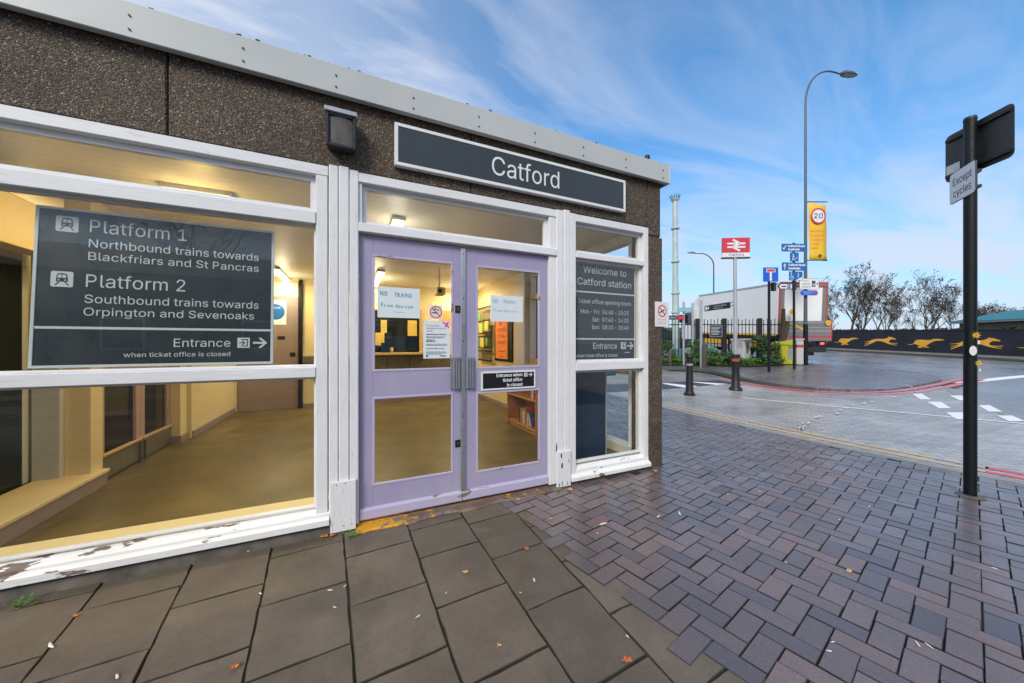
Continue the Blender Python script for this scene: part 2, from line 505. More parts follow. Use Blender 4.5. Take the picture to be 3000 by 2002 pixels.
# ------------------------------------------------------------------ mesh building
# sans-serif letter shapes as outlines: advance, points, faces (thousandths)
GLYPHS = {
' ': (188, '', ''),
'&': (448, '197,-7 150,-2 110,12 78,34 54,62 39,96 34,133 37,163 47,189 63,213 85,235 111,256 140,279 216,335 226,343 237,352 246,363 255,375 260,389 262,405 258,427 245,445 226,457 201,461 184,459 168,453 155,444 145,431 139,416 137,399 139,380 145,363 155,346 169,327 185,307 204,284 438,0 364,0 171,231 144,264 121,293 102,319 87,344 78,370 75,398 79,430 91,458 109,481 134,499 165,510 200,513 235,510 266,499 290,482 308,459 320,433 324,404 322,382 315,362 305,342 291,325 275,308 256,293 154,217 128,195 110,174 100,154 97,131 100,108 109,87 124,70 143,57 166,49 193,46 223,50 251,59 278,75 301,95 321,121 336,151 346,186 349,224 408,224 405,180 397,144 385,115 371,92 357,75 345,62 333,47 305,23 271,7 234,-3 121,293,1 140,279,1 185,307,1 111,256,1 144,264,1 140,279,1 321,121,1 397,144,1 336,151,1 321,121,1 385,115,1 397,144,1 438,0,1 371,92,1 321,121,1 371,92,1 385,115,1 321,121,1 278,75,1 357,75,1 301,95,1 357,75,3 438,0,3 371,92,3', '49,51,50 48,51,49 48,52,51 47,52,48 47,53,52 47,54,53 46,23,47 23,54,47 46,24,23 22,54,23 22,55,54 46,25,24 45,25,46 21,55,22 45,26,25 20,55,21 45,27,26 20,56,55 45,28,27 44,28,45 19,56,20 44,29,28 18,56,19 18,57,56 44,30,29 43,30,44 17,57,18 17,58,57 43,31,30 16,58,17 42,31,43 42,32,31 15,58,16 15,59,58 14,59,15 42,33,32 41,33,42 13,59,14 13,60,59 12,34,13 34,60,13 41,34,33 34,61,60 40,34,41 34,62,61 93,94,95 12,35,34 39,12,40 12,78,35 78,36,35 96,97,98 39,78,12 11,38,39 10,38,11 9,38,10 9,63,38 63,37,38 80,82,81 80,83,82 9,64,63 8,64,9 8,65,64 7,65,8 79,83,80 79,84,83 7,66,65 6,66,7 6,67,66 99,100,101 102,103,104 5,67,6 5,68,67 77,87,78 87,36,78 105,106,107 108,109,110 5,69,68 4,69,5 111,112,113 114,115,116 4,70,69 76,88,87 75,88,76 4,71,70 75,89,88 3,71,4 74,89,75 3,72,71 73,89,74 3,73,72 73,90,89 3,90,73 2,90,3 2,91,90 1,91,2 1,92,91 0,92,1'),
"'": (206, '78,318 70,509 136,509 128,318', '0,2,1 0,3,2'),
'-': (453, '337,244 337,188 114,188 114,244', '2,0,3 2,1,0'),
'.': (188, '95,-4 78,-1 63,9 53,24 50,41 53,59 63,73 78,83 95,87 113,83 128,73 138,59 141,41 138,24 128,9 113,-1', '7,9,8 6,9,7 6,10,9 5,10,6 5,11,10 4,11,5 4,12,11 3,12,4 3,13,12 2,13,3 2,14,13 1,14,2 1,15,14 0,15,1'),
'/': (249, '235,533 71,-76 14,-76 178,533', '2,0,3 2,1,0'),
'0': (453, '227,-7 174,1 130,24 95,62 69,113 53,178 48,254 53,330 69,395 95,447 130,484 174,508 227,516 279,508 323,484 358,447 384,395 400,330 405,254 400,178 384,113 359,62 323,24 279,1 227,50 261,56 290,74 313,103 330,144 340,194 344,254 340,314 330,365 313,405 290,435 261,453 227,460 192,453 163,435 140,405 123,365 113,314 109,254 113,194 123,144 140,103 163,74 192,56', '11,13,12 10,13,11 10,14,13 9,14,10 9,36,14 36,15,14 9,37,36 35,15,36 9,38,37 34,15,35 8,38,9 34,16,15 8,39,38 33,16,34 8,40,39 32,16,33 7,40,8 32,17,16 7,41,40 31,17,32 6,41,7 31,18,17 6,42,41 30,18,31 5,42,6 5,43,42 29,18,30 29,19,18 5,44,43 28,19,29 4,44,5 28,20,19 4,45,44 27,20,28 3,45,4 27,21,20 3,46,45 26,21,27 3,47,46 25,21,26 2,47,3 25,22,21 2,24,47 24,22,25 2,22,24 1,22,2 1,23,22 1,0,23'),
'1': (453, '276,509 276,0 212,0 212,448 209,448 86,358 86,427 198,509 76,0,1 76,55,1 391,55,1 391,0,1', '0,7,6 4,0,6 3,0,4 1,0,3 5,4,6 1,3,2 10,9,8 11,10,8'),
'2': (453, '64,0 64,47 234,229 261,257 282,282 299,305 311,327 318,348 320,371 317,397 308,419 293,436 273,449 250,457 224,460 196,457 172,447 153,433 139,413 130,390 127,362 66,362 71,405 86,442 111,473 143,496 182,511 225,516 268,511 306,497 337,474 361,445 376,411 381,372 378,345 371,318 357,290 336,259 306,223 267,180 153,60 153,57 389,57 389,0', '26,28,27 26,29,28 25,29,26 25,30,29 24,30,25 24,31,30 23,15,24 15,14,24 13,31,24 12,31,13 23,16,15 11,31,12 23,17,16 11,32,31 22,17,23 10,32,11 22,18,17 9,32,10 22,19,18 9,33,32 21,19,22 8,33,9 21,20,19 8,34,33 7,34,8 6,34,7 6,35,34 5,35,6 5,36,35 4,36,5 4,37,36 3,37,4 3,38,37 2,38,3 1,38,2 1,39,38 1,40,39 1,41,40 1,42,41 1,43,42 0,43,1'),
'3': (453, '218,-7 173,-3 133,10 98,30 70,57 52,91 44,132 109,132 115,107 126,87 144,71 165,59 191,52 219,50 248,53 275,61 297,74 315,93 325,116 329,145 326,172 316,196 299,217 275,234 242,244 201,248 157,248 157,299 288,448 288,452 70,452 70,509 372,509 372,461 211,278 211,289 264,288 308,276 344,253 371,222 387,186 393,145 387,103 370,66 344,36 309,12 266,-2', '30,32,31 30,33,32 30,29,33 29,28,33 28,34,33 27,35,28 35,34,28 26,35,27 26,36,35 26,37,36 26,38,37 26,25,38 25,24,38 24,39,38 23,39,24 22,39,23 22,40,39 21,40,22 20,40,21 20,41,40 19,41,20 18,41,19 18,42,41 5,7,6 5,8,7 17,42,18 5,9,8 17,43,42 16,43,17 4,9,5 4,10,9 15,43,16 4,11,10 15,44,43 14,44,15 4,12,11 3,12,4 13,44,14 3,13,12 3,44,13 3,45,44 2,45,3 2,46,45 1,46,2 1,0,46'),
'4': (453, '40,105 40,158 247,509 311,509 109,166 109,163 413,163 413,105 282,0,1 282,121,1 282,146,1 282,318,1 343,318,1 343,0,1', '3,2,1 4,3,1 5,4,1 6,5,1 7,6,1 7,1,0 12,11,10 13,12,10 13,10,9 13,9,8'),
'5': (453, '221,-7 178,-2 140,11 108,32 83,60 66,93 60,130 122,130 127,108 138,89 154,73 173,60 196,52 221,50 250,53 276,64 298,82 314,104 324,131 328,162 324,193 314,221 297,244 275,262 248,273 218,277 192,275 167,268 145,258 128,246 67,253 96,509 366,509 366,452 151,452 134,301 136,301 155,315 178,325 203,331 229,334 263,330 294,321 321,306 345,285 364,260 379,231 388,199 391,163 385,117 369,76 343,41 309,15 268,-1', '30,34,31 34,32,31 34,33,32 30,35,34 39,41,40 38,41,39 38,42,41 37,42,38 37,43,42 36,43,37 36,44,43 30,36,35 30,26,36 26,25,36 25,44,36 25,45,44 24,45,25 30,27,26 23,45,24 30,28,27 22,45,23 22,46,45 30,29,28 21,46,22 21,47,46 20,47,21 20,48,47 19,48,20 19,49,48 18,49,19 17,49,18 5,7,6 5,8,7 17,50,49 5,9,8 16,50,17 4,9,5 4,10,9 15,50,16 15,51,50 4,11,10 14,51,15 4,12,11 3,12,4 13,51,14 3,13,12 3,51,13 3,52,51 2,52,3 2,53,52 1,53,2 1,0,53'),
'6': (453, '226,-7 182,-1 142,15 109,40 84,74 69,115 64,162 68,199 80,239 102,285 137,340 252,509 322,509 151,261 145,261 154,275 165,288 179,299 196,307 214,312 235,314 278,309 316,295 346,271 370,240 384,201 389,157 384,112 368,73 343,39 310,14 271,-2 226,48 254,52 279,63 299,79 314,101 324,128 327,157 324,187 314,213 299,235 279,251 254,262 226,265 198,262 174,252 153,235 138,214 128,188 125,158 128,128 138,102 153,79 174,63 198,52', '10,12,11 10,16,12 16,13,12 9,16,10 19,21,20 18,21,19 18,22,21 17,22,18 16,22,17 16,23,22 9,15,16 13,44,16 44,23,16 8,15,9 8,14,15 44,43,23 43,24,23 13,45,44 13,46,45 42,24,43 8,13,14 8,46,13 8,47,46 41,24,42 41,25,24 7,47,8 7,48,47 40,25,41 7,49,48 39,25,40 39,26,25 6,49,7 6,50,49 38,26,39 5,50,6 5,51,50 37,26,38 37,27,26 5,52,51 36,27,37 4,52,5 36,28,27 4,53,52 35,28,36 4,54,53 34,28,35 3,54,4 34,29,28 3,55,54 33,29,34 3,32,55 32,29,33 3,29,32 2,29,3 2,30,29 1,30,2 1,31,30 0,31,1'),
'7': (453, '97,0 323,448 323,452 62,452 62,509 391,509 391,449 165,0', '3,5,4 3,2,5 2,6,5 1,6,2 1,7,6 0,7,1'),
'8': (453, '226,-7 178,-2 136,11 101,33 74,62 57,96 52,135 55,166 65,195 81,220 101,241 125,256 153,265 153,267 119,282 93,308 76,342 70,380 75,417 90,450 114,477 146,498 184,511 226,516 269,511 306,498 337,477 361,450 377,417 382,380 376,342 359,308 333,282 300,267 300,265 327,256 351,241 372,220 387,195 397,166 401,135 395,96 378,62 352,33 317,11 275,-2 226,49 258,52 285,60 307,74 323,91 333,113 337,139 333,165 322,189 305,208 283,223 256,232 226,235 196,232 169,223 147,208 130,189 119,165 115,139 119,113 129,91 145,74 167,60 195,52 226,290 252,292 274,300 293,313 307,330 316,351 319,376 316,399 308,420 294,437 275,449 252,457 226,460 200,457 177,449 159,437 145,420 136,399 133,376 136,351 145,330 159,313 178,300 201,292 81,220,1 226,235,1 196,232,1 256,232,1 226,235,1 372,220,1', '22,24,23 21,24,22 21,25,24 20,25,21 20,26,25 19,26,20 19,82,26 82,27,26 19,83,82 81,27,82 19,84,83 80,27,81 18,84,19 80,28,27 18,85,84 79,28,80 18,86,85 78,28,79 18,87,86 77,28,78 17,87,18 77,29,28 17,88,87 76,29,77 16,88,17 76,30,29 16,89,88 75,30,76 16,90,89 74,30,75 74,31,30 15,90,16 15,91,90 73,31,74 15,92,91 72,31,73 72,32,31 14,92,15 14,93,92 71,32,72 14,70,93 70,32,71 14,32,70 14,33,32 13,33,14 12,33,13 12,34,33 11,34,12 11,35,34 10,35,11 10,36,35 9,58,10 58,36,10 58,37,36 94,95,96 97,98,99 9,60,59 56,37,57 9,61,60 55,37,56 8,61,9 55,38,37 8,62,61 54,38,55 7,62,8 54,39,38 7,63,62 53,39,54 6,63,7 53,40,39 6,64,63 52,40,53 6,65,64 51,40,52 5,65,6 51,41,40 5,66,65 50,41,51 4,66,5 50,42,41 4,67,66 49,42,50 4,68,67 48,42,49 3,68,4 48,43,42 3,69,68 47,43,48 3,46,69 46,43,47 3,43,46 2,43,3 2,44,43 1,44,2 1,45,44 0,45,1'),
'9': (453, '226,516 271,510 310,494 343,468 368,434 384,393 389,347 385,309 373,270 350,224 315,168 200,0 130,0 301,248 307,248 299,234 287,221 273,210 257,202 238,196 218,195 175,199 137,214 106,237 83,269 68,307 64,352 69,397 85,436 110,469 143,494 182,510 226,460 199,457 174,446 154,429 138,407 129,381 125,352 129,322 138,295 154,274 174,257 199,247 226,243 254,247 279,257 299,273 314,295 324,321 327,350 324,381 314,407 299,429 279,446 254,457', '31,1,0 30,1,31 30,2,1 29,2,30 29,3,2 28,33,29 33,32,29 32,3,29 32,55,3 55,4,3 28,34,33 54,4,55 28,35,34 53,4,54 27,35,28 53,5,4 27,36,35 52,5,53 27,37,36 51,5,52 26,37,27 51,6,5 26,38,37 50,6,51 25,38,26 25,39,38 49,6,50 49,7,6 25,40,39 48,7,49 48,8,7 24,40,25 24,41,40 47,8,48 24,42,41 46,8,47 46,14,8 14,9,8 23,42,24 23,43,42 45,13,46 13,14,46 45,17,13 17,12,13 15,9,14 23,44,43 44,17,45 23,17,44 22,17,23 16,9,15 16,10,9 17,10,16 21,17,22 21,18,17 12,10,17 21,19,18 20,19,21 12,11,10'),
':': (188, '95,271 78,274 63,284 53,299 50,316 53,334 63,349 78,359 95,362 113,359 128,349 138,334 141,316 138,299 128,284 113,274 95,-4,1 78,-1,1 63,9,1 53,24,1 50,41,1 53,59,1 63,73,1 78,83,1 95,87,1 113,83,1 128,73,1 138,59,1 141,41,1 138,24,1 128,9,1 113,-1,1', '9,8,7 9,7,6 10,9,6 10,6,5 11,10,5 11,5,4 12,11,4 12,4,3 13,12,3 13,3,2 14,13,2 14,2,1 15,14,1 15,1,0 25,24,23 25,23,22 26,25,22 26,22,21 27,26,21 27,21,20 28,27,20 28,20,19 29,28,19 29,19,18 30,29,18 30,18,17 31,30,17 31,17,16'),
'?': (358, '132,152 132,159 134,200 141,230 153,252 168,269 187,284 209,298 230,314 247,334 258,357 262,384 259,406 250,425 237,441 220,452 200,459 178,462 157,459 137,453 120,441 106,425 96,404 92,378 27,378 33,418 49,452 73,479 103,499 138,511 178,516 219,511 255,498 284,478 306,451 319,418 324,382 319,344 306,311 284,284 254,261 235,248 219,235 207,221 200,205 195,185 194,158 194,152 164,-4,1 146,-1,1 131,9,1 121,24,1 118,41,1 121,58,1 131,73,1 146,83,1 164,86,1 181,83,1 196,73,1 206,58,1 209,41,1 206,24,1 196,9,1 181,-1,1', '31,30,29 31,29,28 32,31,28 32,28,27 33,32,27 33,27,26 17,33,26 34,33,17 18,17,26 34,17,16 19,18,26 34,16,15 20,19,26 20,26,25 34,15,14 35,34,14 21,20,25 35,14,13 22,21,25 35,13,12 22,25,24 36,35,12 36,12,11 23,22,24 36,11,10 37,36,10 37,10,9 38,37,9 38,9,8 38,8,7 39,38,7 39,7,6 39,6,5 40,39,5 40,5,4 41,40,4 41,4,3 42,41,3 43,42,3 43,3,2 44,43,2 45,44,2 45,2,1 46,45,1 46,1,0 47,46,0 57,56,55 57,55,54 58,57,54 58,54,53 59,58,53 59,53,52 60,59,52 60,52,51 61,60,51 61,51,50 62,61,50 62,50,49 63,62,49 63,49,48'),
'B': (456, '60,0 60,509 241,509 289,504 329,491 359,469 381,442 394,410 398,374 395,344 387,320 373,301 356,286 336,275 315,267 315,262 339,257 363,245 385,227 402,203 414,173 418,136 413,100 400,67 377,39 344,18 301,4 247,0 125,57 245,57 296,63 330,80 349,105 355,137 352,161 342,184 327,203 306,218 279,228 248,231 125,231 125,285 238,285 265,288 288,296 308,309 323,326 333,348 336,372 330,403 313,429 283,446 240,452 125,452', '0,53,1 53,2,1 53,3,2 53,4,3 53,5,4 53,52,5 52,6,5 0,41,53 51,6,52 50,6,51 50,7,6 49,7,50 49,8,7 48,8,49 48,9,8 47,9,48 46,9,47 46,10,9 45,10,46 45,11,10 44,11,45 44,12,11 43,12,44 42,12,43 42,13,12 0,40,41 40,42,41 40,13,42 40,14,13 40,15,14 40,16,15 40,17,16 40,39,17 39,18,17 0,28,40 38,18,39 37,18,38 37,19,18 36,19,37 36,20,19 35,20,36 34,20,35 34,21,20 33,21,34 32,21,33 32,22,21 31,22,32 31,23,22 30,23,31 30,24,23 29,24,30 0,29,28 0,24,29 0,25,24 0,26,25 0,27,26'),
'C': (510, '267,-7 205,1 150,25 104,63 70,115 48,179 40,254 48,329 70,393 104,445 150,484 205,508 267,516 305,513 340,504 373,490 402,471 427,447 448,418 463,385 473,348 408,348 401,373 389,395 375,413 357,428 337,440 315,449 292,454 267,456 223,450 184,432 150,403 125,364 109,314 103,254 109,194 125,145 151,105 184,76 223,59 267,53 292,55 315,60 337,69 357,81 375,96 389,114 401,136 408,160 473,160 463,124 448,91 428,62 402,38 373,19 341,5 305,-4', '11,13,12 11,14,13 10,14,11 10,15,14 10,16,15 9,16,10 9,29,16 29,17,16 9,30,29 28,17,29 27,17,28 9,31,30 26,17,27 26,18,17 8,31,9 25,18,26 8,32,31 24,18,25 24,19,18 23,19,24 8,33,32 22,19,23 7,33,8 22,20,19 21,20,22 7,34,33 6,34,7 6,35,34 5,35,6 5,36,35 5,37,36 4,37,5 48,50,49 48,51,50 4,38,37 47,51,48 47,52,51 3,38,4 46,52,47 3,39,38 45,52,46 45,53,52 44,53,45 3,40,39 43,53,44 2,40,3 43,54,53 42,54,43 2,41,40 41,54,42 2,54,41 2,55,54 1,55,2 1,56,55 1,57,56 0,57,1'),
'D': (502, '219,0 96,0 96,57 215,57 272,63 318,81 354,110 379,149 394,198 399,255 394,312 379,361 354,399 320,428 275,446 221,452 93,452 93,509 225,509 294,501 353,478 399,441 433,391 455,329 462,255 455,181 433,119 398,68 351,31 291,8 125,509,1 125,0,1 60,0,1 60,509,1', '18,17,16 19,18,16 20,19,16 15,20,16 21,20,15 21,15,14 21,14,13 22,21,13 22,13,12 22,12,11 23,22,11 23,11,10 24,23,10 24,10,9 24,9,8 25,24,8 25,8,7 26,25,7 26,7,6 27,26,6 27,6,5 27,5,4 28,27,4 28,4,3 3,2,1 28,3,1 29,28,1 0,29,1 30,33,32 31,30,32'),
'E': (419, '60,0 60,509 372,509 372,452 125,452 125,286 355,286 355,229 125,229 125,57 375,57 375,0', '0,4,1 4,2,1 4,3,2 0,5,4 0,8,5 8,6,5 8,7,6 0,9,8 0,10,9 0,11,10'),
'F': (410, '60,0 60,509 369,509 369,452 125,452 125,278 346,278 346,221 125,221 125,0', '0,4,1 4,2,1 4,3,2 0,5,4 0,8,5 8,6,5 8,7,6 0,9,8'),
'G': (520, '269,-7 205,1 149,25 104,64 69,116 47,179 40,254 47,329 69,393 103,445 149,484 203,508 265,516 304,513 340,504 374,489 403,469 429,445 449,416 465,384 474,349 408,349 399,372 387,393 373,411 356,427 337,439 315,448 291,454 265,456 222,450 183,432 150,404 125,364 109,314 103,254 109,194 125,145 151,105 184,76 224,59 269,53 309,57 345,71 374,93 396,123 410,160 415,202 434,199 283,199 283,256 478,256 478,200 471,141 451,91 419,50 377,19 326,0 410,160,1 434,199,1 283,199,1', '11,13,12 11,14,13 10,14,11 10,15,14 10,16,15 9,16,10 9,29,16 29,17,16 9,30,29 28,17,29 27,17,28 9,31,30 26,17,27 8,31,9 26,18,17 25,18,26 8,32,31 24,18,25 24,19,18 23,19,24 8,33,32 7,33,8 22,19,23 22,20,19 21,20,22 7,34,33 6,34,7 6,35,34 49,51,50 49,47,51 47,52,51 5,35,6 5,36,35 49,46,47 48,52,47 48,53,52 58,59,60 46,53,48 5,37,36 4,37,5 45,53,46 4,38,37 45,54,53 44,54,45 3,38,4 3,39,38 43,54,44 43,55,54 3,40,39 42,55,43 2,40,3 2,41,40 41,55,42 2,55,41 2,56,55 1,56,2 1,57,56 0,57,1'),
'H': (517, '60,0 60,509 125,509 125,289 392,289 392,509 457,509 457,0 392,0 392,232 125,232 125,0', '0,2,1 0,3,2 4,6,5 4,7,6 0,10,3 10,4,3 10,9,4 9,7,4 0,11,10 8,7,9'),
'I': (300, '31,0 31,57 118,57 118,452 31,452 31,509 269,509 269,452 183,452 183,57 269,57 269,0', '4,6,5 4,7,6 2,8,3 2,9,8 0,2,1 0,9,2 0,10,9 0,11,10'),
'J': (396, '185,-7 124,3 75,33 44,81 33,145 33,173 98,173 98,145 104,104 122,74 149,56 185,50 220,56 248,74 266,104 272,145 272,509 336,509 336,145 326,81 294,33 246,3', '15,17,16 15,18,17 4,6,5 4,7,6 3,7,4 3,8,7 14,18,15 14,19,18 3,9,8 13,19,14 2,9,3 13,20,19 2,10,9 12,20,13 11,20,12 2,11,10 2,20,11 1,20,2 1,21,20 0,21,1'),
'K': (467, '60,0 60,509 125,509 125,334 124,225 125,193 125,0 104,145,1 104,216,1 122,239,1 139,261,1 157,282,1 174,303,1 193,324,1 212,344,1 364,509,1 448,509,1 231,276,1 228,276,1 372,0,2 188,259,2 228,309,2 449,0,2', '2,1,0 3,2,0 4,3,0 5,4,0 6,5,0 16,15,14 17,16,14 17,14,13 17,13,12 18,12,11 17,12,18 18,11,10 7,18,10 7,10,9 7,9,8 22,21,20 22,20,19'),
'L': (393, '60,0 60,509 125,509 125,57 361,57 361,0', '0,2,1 0,3,2 0,4,3 0,5,4'),
'M': (628, '55,0,0 115,0,0 115,509,0 55,509,0 513,0,1 573,0,1 573,509,1 513,509,1 60,509,2 125,509,2 342,60,2 286,60,2 568,509,3 503,509,3 286,60,3 342,60,3', '0,1,2,3 4,5,6,7 11,10,9,8 12,13,14,15'),
'N': (523, '60,0 60,509 136,509 343,183 352,169 363,151 375,130 388,107 401,82 414,55 405,54 402,81 401,108 400,134 399,157 399,178 399,195 399,509 463,509 463,0 387,0 202,290 190,310 177,331 164,354 148,381 130,413 108,452 119,454 121,417 122,384 123,354 124,328 125,307 125,291 125,0 121,417,1 130,413,1 108,452,1 405,54,1 463,0,1 402,81,1', '0,27,1 27,2,1 27,28,2 28,3,2 16,18,17 16,19,18 29,26,28 26,3,28 0,29,27 36,37,38 0,30,29 25,3,26 0,31,30 24,3,25 23,3,24 0,32,31 22,3,23 0,33,32 21,3,22 0,34,33 0,35,34 20,3,21 15,19,16 20,4,3 14,19,15 20,5,4 13,19,14 20,6,5 12,19,13 20,7,6 11,19,12 20,8,7 20,10,8 10,9,8 39,40,41 20,19,10'),
'O': (533, '267,-7 205,1 150,25 105,63 70,115 48,179 40,254 48,329 70,393 105,445 150,484 205,508 267,516 329,508 384,484 429,445 464,393 486,329 493,254 486,179 464,115 429,63 384,25 329,1 267,53 310,59 349,76 383,105 408,144 425,194 430,254 425,314 408,365 383,404 349,433 310,450 267,456 223,450 184,433 151,404 125,364 109,314 103,254 109,194 125,144 151,105 184,76 223,59', '11,13,12 10,13,11 10,14,13 9,14,10 9,36,14 36,15,14 9,37,36 35,15,36 34,15,35 9,38,37 8,38,9 34,16,15 33,16,34 8,39,38 32,16,33 8,40,39 7,40,8 32,17,16 31,17,32 7,41,40 6,41,7 31,18,17 30,18,31 6,42,41 5,42,6 5,43,42 29,18,30 29,19,18 5,44,43 28,19,29 4,44,5 28,20,19 4,45,44 27,20,28 3,45,4 27,21,20 3,46,45 26,21,27 3,47,46 25,21,26 25,22,21 2,47,3 2,24,47 24,22,25 2,22,24 1,22,2 1,23,22 1,0,23'),
'P': (445, '52,0 114,0 114,509 52,509 114,452 232,452 232,509 114,509 114,196 232,196 232,253 114,253 232,253 232,196 277,204 261,258 261,258 277,204 318,226 286,272 286,272 318,226 350,261 307,294 307,294 350,261 370,304 320,322 320,322 370,304 378,352 325,352 325,352 378,352 370,401 320,383 320,383 370,401 350,444 307,411 307,411 350,444 318,479 286,433 286,433 318,479 277,501 261,447 261,447 277,501 232,509 232,452', '0,1,2,3 4,5,6,7 8,9,10,11 12,13,14,15 16,17,18,19 20,21,22,23 24,25,26,27 28,29,30,31 32,33,34,35 36,37,38,39 40,41,42,43 44,45,46,47 48,49,50,51'),
'Q': (533, '267,-7 205,1 150,25 105,63 70,115 48,179 40,254 48,329 70,393 105,445 150,484 205,508 267,516 329,508 384,484 429,445 464,393 486,329 493,254 486,179 464,115 429,63 384,25 329,1 267,53 310,59 349,76 383,105 408,144 425,194 430,254 425,314 408,365 383,404 349,433 310,450 267,456 223,450 184,433 151,404 125,364 109,314 103,254 109,194 125,144 151,105 184,76 223,59 245,159,1 313,159,1 369,85,1 384,65,1 468,-48,1 401,-48,1 346,27,1 331,46,1', '13,12,11 13,11,10 14,13,10 14,10,9 36,14,9 15,14,36 37,36,9 15,36,35 15,35,34 38,37,9 38,9,8 16,15,34 16,34,33 39,38,8 16,33,32 40,39,8 40,8,7 17,16,32 17,32,31 41,40,7 41,7,6 18,17,31 18,31,30 42,41,6 42,6,5 43,42,5 18,30,29 19,18,29 44,43,5 19,29,28 44,5,4 20,19,28 45,44,4 20,28,27 45,4,3 21,20,27 46,45,3 21,27,26 47,46,3 21,26,25 22,21,25 47,3,2 24,47,2 22,25,24 22,24,2 22,2,1 23,22,1 0,23,1 49,48,55 50,49,55 51,50,55 52,51,55 52,55,54 52,54,53'),
'R': (449, '60,0 60,509 236,509 290,504 333,489 367,465 390,433 405,395 409,352 405,309 390,271 367,240 333,217 289,203 236,198 96,198 96,255 234,255 269,258 298,267 319,281 334,300 342,324 345,352 342,380 334,405 319,425 298,440 269,449 233,452 125,452 125,0 353,0,1 230,229,1 303,229,1 428,0,1', '16,1,0 30,1,16 2,1,30 3,2,30 4,3,30 5,4,30 29,5,30 28,5,29 6,5,28 31,30,16 6,28,27 6,27,26 7,6,26 7,26,25 7,25,24 8,7,24 8,24,23 8,23,22 9,8,22 9,22,21 10,9,21 10,21,20 10,20,19 11,10,19 11,19,18 11,18,17 15,16,0 17,16,31 14,17,31 11,17,14 12,11,14 13,12,14 14,15,0 31,14,0 34,33,32 35,34,32'),
'S': (447, '224,-9 172,-4 128,9 91,31 64,60 46,96 38,137 104,137 110,110 123,88 142,71 166,59 194,52 224,49 257,52 286,60 311,74 329,92 341,114 346,139 342,161 332,179 316,193 296,205 272,214 245,222 184,239 128,260 86,289 60,326 52,372 58,413 75,448 102,476 138,498 180,511 227,516 275,511 316,498 351,476 377,449 394,415 401,378 337,378 326,412 302,437 267,453 225,459 194,456 167,448 145,435 129,418 118,398 115,376 119,352 131,334 148,319 169,308 191,300 212,293 264,279 287,272 312,264 336,252 359,238 379,220 395,198 405,171 408,139 403,99 386,64 360,34 323,11 278,-4', '35,37,36 34,37,35 34,38,37 33,38,34 33,39,38 33,40,39 32,47,33 47,40,33 32,48,47 46,40,47 32,49,48 45,40,46 45,41,40 31,49,32 31,50,49 44,41,45 31,51,50 31,52,51 44,42,41 30,52,31 43,42,44 30,53,52 30,54,53 29,54,30 29,55,54 29,56,55 28,56,29 28,57,56 28,58,57 28,59,58 28,60,59 27,60,28 27,61,60 27,62,61 27,63,62 26,63,27 26,64,63 25,64,26 25,65,64 24,65,25 24,66,65 23,66,24 22,66,23 22,67,66 21,67,22 20,67,21 20,68,67 19,68,20 18,68,19 18,69,68 5,7,6 5,8,7 17,69,18 5,9,8 17,70,69 4,9,5 16,70,17 4,10,9 15,70,16 4,11,10 15,71,70 14,71,15 3,11,4 3,12,11 13,71,14 3,13,12 3,71,13 3,72,71 2,72,3 2,73,72 1,73,2 1,0,73'),
'T': (449, '32,452 32,509 417,509 417,452 257,452 257,0 193,0 193,452', '0,2,1 0,3,2 6,4,7 6,5,4'),
'U': (517, '259,-8 203,-2 154,15 114,43 85,80 66,124 60,173 60,509 124,509 124,178 128,144 141,113 160,87 187,68 220,56 259,52 298,56 331,68 357,87 377,113 389,144 393,178 393,509 457,509 457,173 451,124 433,80 403,43 363,15 315,-2', '6,8,7 6,9,8 21,23,22 21,24,23 6,10,9 20,24,21 5,10,6 20,25,24 5,11,10 19,25,20 19,26,25 4,11,5 4,12,11 18,26,19 4,13,12 17,26,18 3,13,4 17,27,26 3,14,13 16,27,17 3,15,14 15,27,16 3,27,15 2,27,3 2,28,27 1,28,2 1,29,28 0,29,1'),
'V': (480, '204,0 16,509 84,509 192,206 203,176 215,137 230,89 248,31 235,31 252,90 267,138 279,176 290,206 395,509 463,509 278,0 204,0,1 248,31,1 230,89,1', '0,2,1 0,3,2 12,14,13 12,15,14 0,4,3 11,15,12 10,15,11 0,5,4 9,15,10 0,6,5 8,7,9 7,15,9 16,17,18 0,15,7'),
'W': (686, '8,509,0 161,0,0 219,0,0 70,509,0 161,0,1 219,0,1 372,509,1 314,509,1 314,509,2 467,0,2 525,0,2 372,509,2 467,0,3 525,0,3 678,509,3 616,509,3', '0,1,2,3 4,5,6,7 8,9,10,11 12,13,14,15'),
'X': (474, '18,0 217,284 217,236 29,509 104,509 178,400 192,379 204,361 214,345 223,329 233,312 243,292 232,292 243,311 252,329 261,345 272,361 284,379 298,400 374,509 446,509 259,239 259,287 456,0 382,0 292,129 279,149 268,165 259,180 250,195 241,212 230,231 244,231 235,213 225,196 216,181 206,166 195,149 182,129 91,0 232,292,1 259,287,1 243,311,1 18,0,1 230,231,1 217,284,1 235,213,1 241,212,1 244,231,1', '2,4,3 2,5,4 18,20,19 18,21,20 2,6,5 17,21,18 2,7,6 16,21,17 2,8,7 15,21,16 2,1,8 1,9,8 14,22,15 22,21,15 1,10,9 13,22,14 1,12,10 12,11,10 40,41,42 1,22,12 1,23,22 43,44,45 31,32,1 32,23,1 0,33,31 33,30,31 46,47,48 30,23,32 0,34,33 29,23,30 0,35,34 28,23,29 0,36,35 27,23,28 0,37,36 26,23,27 0,38,37 25,23,26 0,39,38 24,23,25'),
